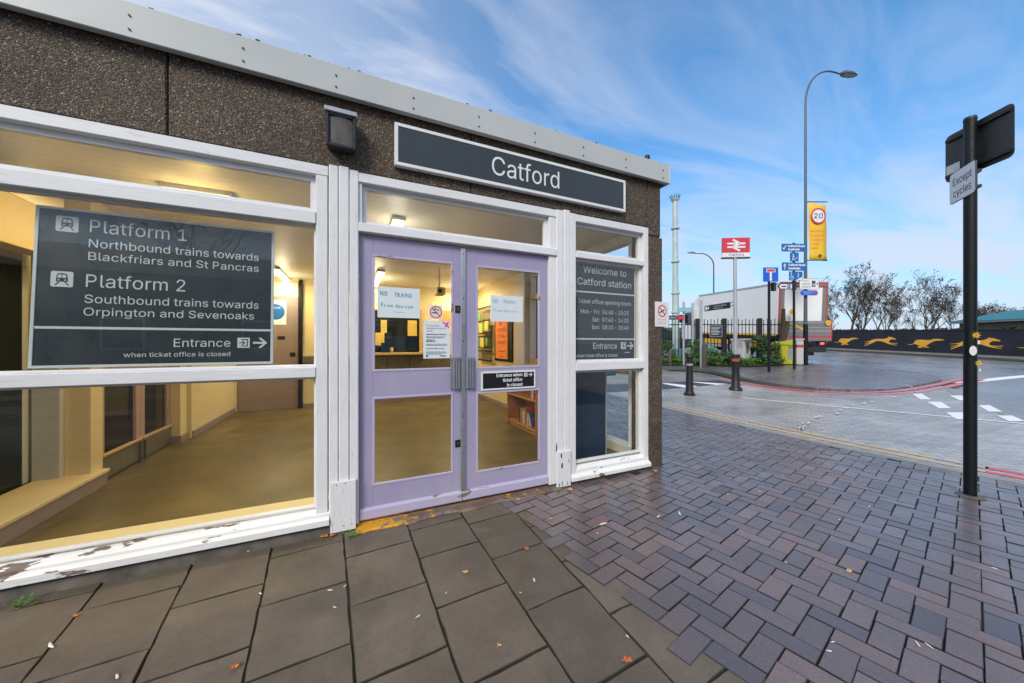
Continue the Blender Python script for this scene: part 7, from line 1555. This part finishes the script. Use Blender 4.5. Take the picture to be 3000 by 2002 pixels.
# ================================================================== LORRY ON THE BRIDGE ROAD
def lorry():
    # local axes: x forward (towards the cab), y left, z up; rear end at x = 0, centre line y = 0
    base = W(14.55, 17.6, rise(17.6) - .02)
    t = thing('lorry', base, 'white box lorry with a grey tail lift, seen from behind past the railings', 'lorry')
    fwd = (W(14.20, 26.5) - W(14.55, 17.6)); fwd.z = 0; ang = math.atan2(fwd.y, fwd.x)
    pitch = math.atan(.047)
    t.rotation_euler = (0, -pitch, ang)
    def b(name, mat, *bb, parent=t, bevel=.02):
        if len(bb) > 1: return [b(name, mat, q, parent=parent, bevel=bevel) for q in bb][0]
        m = MB(); m.box(*bb[0])
        return m.build(name, mat, parent, bevel=bevel, local=True)
    Lb = 7.0
    b('box_body', 'lorry_white', (.03, Lb, -1.25, 1.25, 1.28, 3.90), bevel=.03)
    b('body_rail', 'hazard_yellow', (.1, Lb, 1.25, 1.275, 1.22, 1.34)); b('body_rail', 'galvanised', (.1, Lb, 1.25, 1.272, 3.80, 3.90))
    b('rear_frame', 'lorry_red', (-.03, .03, -1.26, -1.16, 1.25, 3.92), (-.03, .03, 1.16, 1.26, 1.25, 3.92)); b('rear_header', 'lorry_red', (-.035, .03, -1.16, 1.16, 3.66, 3.92), bevel=.01)
    b('rear_header_trim', 'lorry_grey', (-.05, -.036, -1.16, 1.16, 3.72, 3.80))
    b('shutter_door', 'lorry_white', (-.012, .02, -.98, .98, 1.9, 3.66)); b('shutter_guide', 'lorry_grey', (-.03, .02, -1.16, -.98, 1.3, 3.66), (-.03, .02, .98, 1.16, 1.3, 3.66))
    # tail lift folded up
    tl = b('tail_lift', 'lorry_grey', (-.30, -.20, -1.24, 1.24, .98, 1.98)); b('lift_edge', 'sign_red', (-.305, -.19, -1.27, -1.20, .98, 1.98), (-.305, -.19, 1.20, 1.27, .98, 1.98), (-.31, -.20, -1.2, 1.2, 1.17, 1.24), parent=tl, bevel=.005)
    b('lift_rib', 'galvanised', (-.31, -.29, -1.2, 1.2, 1.45, 1.50), (-.31, -.29, -1.2, 1.2, 1.62, 1.66), (-.31, -.29, -1.2, 1.2, 1.86, 1.90), parent=tl, bevel=.005)
    m = MB(); F = Frame((-.312, .0, 1.45), (0, -1, 0), (0, 0, 1)); m.poly(F, [(-1.0, .42), (-.72, .42), (-.1, .1), (-.1, .02), (-.2, .02)], .004); m.build('lift_flag', 'hazard_yellow', tl, local=True)
    for y, z in ((-1.0, 1.88), (.85, 2.42)):
        m = MB(); F = Frame((-.33, y, z), (0, -1, 0), (0, 0, 1)); m.prism(F, [(.14 * math.cos(k * .5236), .14 * math.sin(k * .5236)) for k in range(12)], 0, .03); m.build('marker_disc', 'hazard_yellow', t, local=True)
    # chassis, bumper, lamps
    b('chassis', 'chassis_dark', (.1, Lb + 1.6, -.5, .5, .75, 1.2)); b('underframe', 'chassis_dark', (.1, Lb, -1.2, 1.2, 1.08, 1.27)); b('bumper', 'chassis_dark', (-.12, .0, -1.2, 1.2, .42, .66))
    for y in (-.95, .95):
        b('tail_lamp', 'lit_tail_lamp' if y < 0 else 'lorry_red', (-.135, -.12, y - .10, y + .10, .81, .91)); b('lamp_block', 'chassis_dark', (-.12, -.02, y - .22, y + .22, .72, .98))
    b('side_guard', 'hazard_yellow', (1.0, 2.1, 1.16, 1.20, .55, .95), (3.9, Lb - .6, 1.16, 1.20, .62, .92)); b('side_guard', 'galvanised', (3.9, Lb - .6, 1.16, 1.2, .42, .58))
    b('mudguard', 'chassis_dark', (2.1, 3.8, .75, 1.22, 1.0, 1.08), (.55, .6, -1.2, -.6, .2, .75), (.55, .6, .6, 1.2, .2, .75))
    for x in (2.45, 3.45, Lb + 1.0):
        for y in (-1.05, 1.05):
            m = MB(); s = 1 if y > 0 else -1; m.tube([(x, y - .16, .5), (x, y - .13, .5), (x, y + .13, .5), (x, y + .16, .5)], [.44, .5, .5, .44], 22); w = m.build('wheel', 'tyre_rubber', t, local=True, smooth=True)
            m = MB(); m.tube([(x, y + s * .10, .5), (x, y + s * .17, .5)], [.27, .20], 16); m.build('rim', 'galvanised', w, local=True)
    # cab
    m = MB(); F = Frame((Lb + .15, 0, 0), (1, 0, 0), (0, 0, 1))
    pr = [(0, .75), (2.05, .75), (2.15, 1.2), (2.1, 1.9), (1.75, 2.95), (1.5, 3.05), (0, 3.05)]
    m.prism(F, pr, -1.22, 1.22); cabo = m.build('cab', 'lorry_white', t, bevel=.06, local=True, segs=2)
    m = MB(); m.prism(F, [(0, 3.06), (1.55, 3.06), (1.2, 3.25), (.3, 3.78), (0, 3.84)], -1.1, 1.1); m.build('wind_deflector', 'lorry_white', t, bevel=.04, local=True)
    for y in (-1.225, 1.225):
        Fw = Frame((Lb + .15, y, 0), (1, 0, 0), (0, 0, 1)); m = MB(); m.prism(Fw, [(.55, 1.85), (1.9, 1.85), (1.62, 2.75), (.55, 2.75)], -.006, .006); m.build('side_window', 'cab_glass', cabo, local=True)
    b('windscreen', 'cab_glass', (Lb + 2.2, Lb + 2.26, -1.1, 1.1, 1.5, 1.9), parent=cabo); b('mirror', 'black_plastic', (Lb + 1.95, Lb + 2.1, 1.32, 1.55, 2.0, 2.6), (Lb + 1.95, Lb + 2.1, -1.55, -1.32, 2.0, 2.6)); b('step', 'black_plastic', (Lb + .9, Lb + 1.9, 1.05, 1.24, .4, .75))
lorry()

# dark car glimpsed between the railings at far left
def parked_car(base, ang, label):
    t = thing('parked_car', base, label, 'car', rz=ang)
    F = Frame((0, 0, 0), (1, 0, 0), (0, 0, 1))
    m = MB(); m.prism(F, [(-2.0, .30), (2.0, .30), (2.05, .62), (1.9, .80), (1.0, .92), (-1.85, .95), (-2.05, .75)], -.86, .86); m.build('body', 'car_paint', t, bevel=.06, local=True, segs=2)
    m = MB(); m.prism(F, [(-1.7, .95), (1.0, .93), (.35, 1.42), (-1.2, 1.45)], -.74, .74); r = m.build('cabin', 'cab_glass', t, bevel=.05, local=True, segs=2)
    m = MB(); m.box(-1.2, .33, -.72, .72, 1.435, 1.47); m.build('roof', 'car_paint', r, bevel=.02, local=True)
    for x in (-1.25, 1.28):
        for y in (-.78, .78): m = MB(); m.tube([(x, y - .1, .31), (x, y + .1, .31)], [.31, .31], 18); w = m.build('wheel', 'tyre_rubber', t, local=True); m = MB(); m.tube([(x, y - .11, .31), (x, y + .11, .31)], [.19, .19], 12); m.build('rim', 'galvanised', w, local=True)
    for y in (-.62, .62): m = MB(); m.box(2.0, 2.06, y - .18, y + .18, .62, .74); m.build('headlight', 'lens_glass', t, local=True)
parked_car(W(8.6, 20.5, rise(20.5) + .02), -PSI + R(5), 'dark car glimpsed through the railings beside the corner column')

# ================================================================== GREYHOUND WALL, SHED, TREES
WX = 27.5
t = thing('greyhound_wall', W(WX, 25, rise(25)), 'long navy wall painted with running orange greyhounds across the road', 'wall')
m = MB(); zs = [11, 18, 30, 45, 60]; hh = 1.52
for za, zb in zip(zs, zs[1:]):
    vs = [W(x, z, rise(z) + q) for z in (za, zb) for x in (WX, WX + .25) for q in (-.1, hh)]
    m.add(vs, [(0, 1, 5, 4), (2, 6, 7, 3), (1, 3, 7, 5), (0, 4, 6, 2)] + ([(0, 2, 3, 1)] if za == 11 else []) + ([(4, 5, 7, 6)] if zb == 60 else []))
m.build('wall_panel', 'wall_navy', t)
m = MB()
for za, zb in zip(zs, zs[1:]):
    vs = [W(x, z, rise(z) + q) for z in (za, zb) for x in (WX - .04, WX + .29) for q in (hh + .003, hh + .06)]
    m.add(vs, [(0, 1, 5, 4), (2, 6, 7, 3), (1, 3, 7, 5), (0, 4, 6, 2), (0, 2, 3, 1), (4, 5, 7, 6)])
m.build('coping', 'coping', t)
STRETCH = [(0, .235), (.10, .25), (.20, .285), (.24, .33), (.34, .375), (.48, .385), (.60, .375), (.68, .40), (.74, .455), (.765, .50), (.78, .465), (.84, .46), (.95, .375), (.965, .35), (.93, .335), (.86, .35), (.81, .34), (.77, .28), (.76, .22), (.80, .17), (.90, .155), (1.0, .165), (1.005, .145), (.90, .125), (.80, .135), (.90, .085), (.985, .075), (.985, .055), (.89, .06), (.76, .115), (.68, .17), (.56, .245), (.44, .27), (.36, .245), (.30, .195), (.22, .145), (.10, .06), (.02, .0), (.0, .02), (.09, .085), (.17, .165), (.10, .135), (.02, .095), (.005, .115), (.10, .165), (.19, .225), (.10, .228), (0, .22)]
BUNCH = [(0, .20), (.08, .175), (.16, .19), (.21, .24), (.23, .34), (.30, .41), (.42, .425), (.54, .40), (.64, .40), (.72, .435), (.755, .47), (.775, .44), (.84, .455), (1.0, .41), (1.01, .385), (.90, .37), (.80, .355), (.72, .30), (.66, .25), (.62, .20), (.58, .15), (.54, .08), (.62, .035), (.62, .01), (.50, .02), (.46, .06), (.40, .05), (.46, .02), (.44, 0), (.32, .012), (.30, .05), (.37, .085), (.34, .13), (.28, .17), (.22, .20), (.16, .165), (.08, .15)]
for zc, shp, L in ((28.8, BUNCH, 2.1), (26.1, STRETCH, 2.35), (23.3, BUNCH, 2.1), (20.75, STRETCH, 2.35), (18.0, BUNCH, 2.1), (31.6, STRETCH, 2.3)):
    za = zc + L / 2; p = W(WX - .003, za, rise(zc) + .36)
    F = Frame(p, -FX, UP); F.n = -RX
    pts = [(a * L, b * L * .62) for a, b in shp]
    m = MB(); m.poly(F, pts, .006); m.build('painted_greyhound', 'hound_orange', t)
# long low shed with a teal roof behind the wall
b0 = W(34, 21.0, rise(21)); t = thing('shed', b0, 'long low shed with a teal roof behind the right end of the wall', 'shed')
def cb(x0, x1, z0, z1, a, b, name, mat):
    vs = [W(x, z, rise(24) + q) for q in (a, b) for z in (z0, z1) for x in (x0, x1)]
    m = MB(); m.add(vs, [(0, 2, 3, 1), (4, 5, 7, 6), (0, 1, 5, 4), (2, 6, 7, 3), (0, 4, 6, 2), (1, 3, 7, 5)]); return m.build(name, mat, t)
cb(32, 40, 15, 25.0, -.3, 2.05, 'wall', 'shed_brown'); cb(31.7, 40.5, 14.5, 25.3, 2.05, 2.16, 'gutter', 'galvanised')
vs = [W(x, z, rise(24) + q) for z in (14.4, 25.4) for x, q in ((31.6, 2.17), (36, 3.0), (40.6, 2.17))]
m = MB(); m.add(vs, [(0, 1, 4, 3), (1, 2, 5, 4), (0, 2, 1), (3, 4, 5)]); m.build('roof', 'teal_roof', t)

def bare_tree(base, height, spread, seed, label, group, leafy=.35, stems=1, lean=0.0, twig_r=.011, depth=5):
    rr = random.Random(seed); t = thing('bare_tree', base, label, 'tree', group)
    tm, cm, lm = MB(), MB(), MB(); base = Vector(base)
    def grow(p, d, L, r, lev):
        n = 3 if lev < 2 else 2; pts = [p]; rad = [r]; q = p.copy(); dd = d.copy()
        for i in range(n):
            dd = (dd + Vector((rr.gauss(0, .13), rr.gauss(0, .13), rr.gauss(.03, .08)))).normalized(); q = q + dd * (L / n); pts.append(q.copy()); rad.append(max(twig_r * .6, r * (1 - .38 * (i + 1) / n)))
        (tm if lev < 2 else cm).tube(pts, rad, 6 if lev < 2 else 3, cap=False)
        if lev >= depth:
            if rr.random() < leafy:
                for _ in range(rr.randint(1, 3)):
                    c = pts[-1] + Vector((rr.gauss(0, .12), rr.gauss(0, .12), rr.gauss(0, .1))); a = Vector((rr.gauss(0, 1), rr.gauss(0, 1), rr.gauss(0, 1))).normalized(); b_ = a.orthogonal().normalized(); s = rr.uniform(.05, .12)
                    lm.add([c - a * s, c + b_ * s * .6, c + a * s, c - b_ * s * .6], [(0, 1, 2, 3)])
            return
        kids = rr.choice((2, 3, 3) if lev < 4 else (2, 2, 3)) if lev else rr.choice((5, 6))
        for k in range(kids):
            i = rr.randint(1, n) if k else n
            up = .55 - .08 * lev; az = rr.uniform(0, 2 * math.pi)
            side = Vector((math.cos(az), math.sin(az), 0)) * spread * rr.uniform(.5, 1.1)
            nd = (dd * .75 + side + UP * up * rr.uniform(.2, 1)).normalized()
            grow(pts[i], nd, L * rr.uniform(.55, .78), max(twig_r, rad[i] * rr.uniform(.5, .7)), lev + 1)
    for s in range(stems):
        d0 = Vector((rr.gauss(lean, .10 + .12 * (stems > 1)), rr.gauss(0, .10 + .12 * (stems > 1)), 1)).normalized()
        grow(base + Vector((rr.gauss(0, .25), rr.gauss(0, .25), -.15)) * (stems > 1), d0, height * .38, height * .0125, 0)
    tr = tm.build('trunk', 'winter_bark', t); cr = cm.build('crown', 'twig_bark', t)
    if lm.v: lm.build('withered_leaves', 'dark_leaf', cr)
    zmax = max(v.z for v in cm.v); k = height / (zmax - base.z)
    t.scale = (k, k, k)
    return t
G1 = 'bare trees behind the greyhound wall'
for x, cz, top, sp, sd, st, lab in (
        (2432, 38, 850, .45, 3, 1, 'thin leafless tree just right of the lorry'),
        (2480, 38, 775, .62, 5, 1, 'tallest leafless tree behind the wall, its wide crown right of the lorry'),
        (2508, 40, 800, .60, 6, 1, 'leafless tree in the middle of the left clump behind the wall'),
        (2556, 38, 815, .58, 8, 2, 'bushy forked leafless tree at the right of the left clump'),
        (2600, 42, 860, .5, 9, 2, 'small leafless tree in the gap between the two clumps'),
        (2712, 40, 798, .62, 12, 2, 'rounded leafless tree standing alone behind the middle of the wall'),
        (2690, 46, 850, .5, 13, 1, 'smaller leafless tree tucked left of the rounded one'),
        (2802, 42, 868, .34, 14, 1, 'narrow upright leafless tree just left of the near black pole'),
        (2918, 44, 872, .60, 15, 2, 'low leafless tree over the shed roof right of the near pole'),
        (2975, 43, 878, .58, 16, 2, 'low leafless tree at the right edge over the shed roof'),
        (2534, 44, 835, .55, 18, 1, 'faint leafless tree at the back of the left clump'),
        (2636, 50, 880, .5, 19, 1, 'short leafless tree half hidden between the clumps'),
        (2758, 47, 850, .5, 20, 1, 'leafless tree close to the right of the rounded one')):
    b = W((x - 1500) / FPX * cz, cz, rise(cz)); tz = CAM_H + (HZ - top) / FPX * cz - rise(cz)
    bare_tree(b, tz, sp, sd, lab, G1, leafy=.5, stems=st, twig_r=.012, depth=6 if sd in (3, 5, 6, 8, 12, 15, 16) else 5)
# scrub along the foot of the trees
def scrub(name, pts, n, mat, label, cat, size, hgt, kind=None, group=None, seed=1, up=.3):
    rr = random.Random(seed); m = MB()
    for _ in range(n):
        a, b = rr.choice(pts); f = rr.random(); c = Vector(a).lerp(Vector(b), f); h_ = hgt * rr.random() ** .7
        c = c + Vector((rr.gauss(0, .22), rr.gauss(0, .22), 0)) * (hgt + .3); c.z = lie(c) + .06 + h_
        d = Vector((rr.gauss(0, 1), rr.gauss(0, 1), rr.gauss(up, .6))).normalized(); e = d.orthogonal().normalized(); s = size * rr.uniform(.6, 1.3)
        m.add([c - d * s, c + e * s * .55, c + d * s, c - e * s * .55], [(0, 1, 2, 3)])
    o = m.build(name, mat, None); return tag(o, label, cat, group, kind)
scrub('undergrowth', [(W(29, 20), W(31, 34)), (W(31, 34), W(34, 46)), (W(30, 30), W(36, 40))], 2600, 'dark_leaf', 'brown winter undergrowth below the bare trees', 'undergrowth', .16, 1.6, 'stuff', seed=4)
scrub('distant_hedge', [(W(2, 34), W(22, 40)), (W(6, 40), W(26, 46))], 3500, 'shrub_leaf', 'dark hedge far beyond the railings', 'hedge', .22, 1.9, 'stuff', seed=5)
# ivy and shrubs on the corner bed
scrub('ivy_cover', [(W(4.8, 15.2), W(7.6, 14.9)), (W(7.6, 14.75), W(10.2, 14.75)), (W(9.6, 14.9), W(11.6, 15.2)), (W(6, 15.8), W(11, 15.6))], 5200, 'ivy_leaf', 'bright green ivy covering the ground in front of the railings', 'ivy', .055, .28, 'stuff', seed=6)
def shrub(x, y0, y1, wpx, cz, label, seed, n=520):
    rr = random.Random(seed); b = W((x - 1500) / FPX * cz, cz, rise(cz) + .05); h_, r_ = px(y1 - y0, cz), px(wpx, cz) / 2
    t = thing('shrub', b, label, 'shrub', 'green shrubs along the railings')
    st = MB()
    for k in range(7):
        a = rr.uniform(0, 6.28); e = b + Vector((math.cos(a) * r_ * .7, math.sin(a) * r_ * .7, h_ * rr.uniform(.6, .95))); st.tube([b, b.lerp(e, .5) + UP * h_ * .1, e], [.018, .013, .006], 4, cap=False)
    st.build('stem', 'winter_bark', t)
    m = MB(); cl = [(rr.uniform(0, 6.28), rr.random() ** .5, rr.uniform(.15, .95), rr.uniform(.14, .3)) for _ in range(16)]
    for _ in range(n):
        a, q, zq, cr = rr.choice(cl); w = (1 - .55 * zq) * r_ * q
        c = b + Vector((math.cos(a) * w, math.sin(a) * w, zq * h_)) + Vector((rr.gauss(0, cr * .4), rr.gauss(0, cr * .4), rr.gauss(0, cr * .35))); c.z = max(c.z, b.z + .02)
        d = Vector((rr.gauss(0, 1), rr.gauss(0, 1), rr.gauss(.3, .6))).normalized(); e = d.orthogonal().normalized(); s = rr.uniform(.03, .07)
        m.add([c - d * s, c + e * s * .6, c + d * s, c - e * s * .6], [(0, 1, 2, 3)])
    m.build('foliage', 'shrub_leaf' if seed % 2 else 'ivy_leaf', t)
for x, y0, y1, w, cz, lab, sd in ((1958, 1005, 1072, 52, 15.2, 'leafy shrub beside the corner column', 1), (2042, 1000, 1070, 60, 15.2, 'leafy shrub between the two timber bollards', 2), (2088, 1030, 1076, 58, 14.7, 'low bright shrub under the notice board', 4), (2224, 985, 1074, 52, 14.9, 'tallest shrub right of the concrete pedestal', 3), (2268, 1010, 1074, 40, 15.0, 'straggly shrub near the leaning stump', 5), (2140, 1035, 1078, 40, 14.5, 'low shrub behind the rail sign post', 7)): shrub(x, y0, y1, w, cz, lab, sd)

# trees across the street, mirrored in the glass
for bx_, by_, hh_, sd, lab in ((-8.5, -26.0, 13.5, 21, 'leafless tree across the street, mirrored in the top pane of the wide window'), (-18.5, -27.5, 14.5, 22, 'larger leafless tree across the street, mirrored at the far left of the top pane')):
    bare_tree(Vector((bx_, by_, 0)), hh_, .62, sd, lab, 'trees across the street', leafy=.2, depth=5, twig_r=.012)

# ================================================================== SMALL LITTER AND WEEDS
def weed(x, y, s, label, seed, n=26):
    rr = random.Random(seed); t = thing('weed', (x, y, 0), label, 'weed', 'weeds at the foot of the wall'); m = MB()
    for k in range(n):
        a = rr.uniform(0, 6.28); r_ = s * rr.uniform(.1, 1); c = Vector((x + math.cos(a) * r_, y + math.sin(a) * r_ * .6, rr.uniform(.008, .05) * s * 14)); d = Vector((math.cos(a), math.sin(a) * .7, rr.uniform(-.2, .6))).normalized(); e = d.cross(UP).normalized(); q = rr.uniform(.12, .24) * s
        m.add([c - d * q, c + e * q * .5, c + d * q, c - e * q * .5], [(0, 1, 2, 3)])
    m.build('leaves', 'weed_leaf', t); m = MB()
    for k in range(6): a = k; m.tube([(x, y, -.01), (x + math.cos(a) * s * .5, y + math.sin(a) * s * .35, .02)], .0025, 4)
    m.build('stem', 'weed_leaf', t)
weed(.02, -.115, .055, 'small bright green weed at the foot of the left white post', 1, 34)
weed(-1.47, -.105, .06, 'low green weed under the wide window at the left edge', 2, 20)
weed(1.66, -.10, .03, 'tiny weed at the end of the door step', 3, 14)
def leaf(x, y, s, mat, label, seed, group='fallen leaves on the paving'):
    rr = random.Random(seed); m = MB(); a0 = rr.uniform(0, 6.28); n = 11; c = Vector((x, y, .006)); vs = [c + UP * .006]
    for k in range(n):
        a = a0 + 2 * math.pi * k / n; r_ = s * (1.0 if k % 2 else .62) * rr.uniform(.75, 1.15); vs.append(c + Vector((math.cos(a) * r_, math.sin(a) * r_ * .75, rr.uniform(-.001, .35 * s))))
    m.add(vs, [(0, k + 1, (k + 1) % n + 1) for k in range(n)]); tag(m.build('fallen_leaf', mat, None), label, 'leaf', group)
def gxy(x, y): cz = CAM_H * FPX / (y - HZ); p = W((x - 1500) / FPX * cz, cz); return p.x, p.y
for i, (x, y, s, mt, lab) in enumerate((
        (1920, 1383, .035, 'leaf_tan', 'curled tan leaf at the foot of the corner column'), (1670, 1437, .035, 'leaf_tan', 'pale tan leaf against the foot of the right white post'),
        (1543, 1611, .022, 'leaf_orange', 'orange leaf on the slab below the right lilac door'), (1613, 1524, .02, 'leaf_tan', 'small tan leaf on the bricks by the slab edge'),
        (1363, 1679, .022, 'leaf_tan', 'tan leaf on a middle slab'), (688, 1957, .022, 'leaf_orange', 'red-orange leaf on a slab at the bottom edge'),
        (1838, 1940, .028, 'leaf_orange', 'dull orange leaf near the bottom centre'), (2487, 1676, .024, 'leaf_tan', 'yellow-tan leaf amid the bricks at right'),
        (224, 1806, .016, 'leaf_orange', 'orange scrap of leaf in the left slab joint'), (1463, 1895, .014, 'leaf_tan', 'little tan leaf on a near slab'), (2206, 1495, .014, 'leaf_orange', 'faint brown leaf on the bricks'),
        (950, 1574, .030, 'leaf_orange', 'rusty leaf debris left of the weed by the post'), (975, 1571, .026, 'leaf_orange', 'rusty leaf debris right beside the weed by the post'))): leaf(*gxy(x, y), s, mt, lab, i)
rr = random.Random(31)
spots = [(1765, 1537, .03, 4), (1990, 1506, .026, 3), (1930, 1514, .022, 4), (1565, 1703, .016, 2), (1750, 1565, .01, 1), (1525, 1740, .008, 1), (966, 1733, .014, 2), (1011, 1720, .012, 2), (763, 1742, .012, 2), (344, 1985, .016, 2), (148, 1895, .02, 4), (724, 1618, .012, 2), (1307, 1740, .01, 1), (1225, 1810, .012, 2), (1838, 1868, .01, 1), (980, 1783, .012, 1), (2132, 1450, .016, 2), (2216, 1405, .016, 2), (2226, 1443, .012, 1), (2292, 1396, .012, 1), (2335, 1344, .014, 1), (2140, 1405, .012, 1), (2108, 1378, .011, 1), (2547, 1486, .012, 1), (2459, 1525, .01, 1), (2302, 1651, .008, 1), (2912, 1668, .012, 2), (2688, 1890, .014, 3), (2720, 1895, .013, 3), (2430, 1912, .012, 2), (2440, 1885, .010, 2), (2030, 1330, .010, 1), (2390, 1276, .014, 1), (2375, 1290, .012, 1)]
for i, (x, y, s, el) in enumerate(spots):
    gx, gy = gxy(x, y); a = rr.uniform(0, 6.28); m = MB(); n = 9
    m.add([(gx, gy, .0095)] + [(gx + math.cos(a) * math.cos(k * .698) * s * (1 + .25 * el) * rr.uniform(.5, 1) - math.sin(a) * math.sin(k * .698) * s * .4 * rr.uniform(.4, 1), gy + math.sin(a) * math.cos(k * .698) * s * (1 + .25 * el) * rr.uniform(.5, 1) + math.cos(a) * math.sin(k * .698) * s * .4 * rr.uniform(.4, 1), .0065) for k in range(n)], [(0, k + 1, (k + 1) % n + 1) for k in range(n)])
    tag(m.build('litter_scrap', 'scrap_white', None), 'small white scrap of litter lying on the paving', 'litter', 'white litter scraps on the paving')

def terrace():  # unseen row added behind the viewer to darken reflections in the glass
    t = thing('terrace', (0, -21, 0), 'low brick terrace across the street, added out of view to darken the window reflections', 'building')
    plain('terrace_brick', (.11, .065, .045), .8, var=.25, scale=14)
    bx('wall', 'terrace_brick', (-34, 16, -26, -19.5, -.1, 4.6), parent=t, bevel=0)
    m = MB(); m.add([(-34.3, -26.3, 4.6), (16.3, -26.3, 4.6), (16.3, -19.2, 4.6), (-34.3, -19.2, 4.6), (-34.3, -22.8, 6.4), (16.3, -22.8, 6.4)], [(0, 1, 5, 4), (2, 3, 4, 5), (0, 4, 3), (1, 2, 5)]); m.build('roof', 'roof_tile', t)
    for k in range(9):
        x = -31 + k * 5.2
        w = bx('window', 'sign_white', (x, x + 1.5, -19.5, -19.44, 1.0, 2.5), parent=t); bx('pane', 'cab_glass', (x + .08, x + 1.42, -19.44, -19.43, 1.08, 2.42), parent=w, bevel=0)
        bx('door', 'black_paint', (x + 2.6, x + 3.5, -19.5, -19.45, 0, 2.1), parent=t)
terrace()
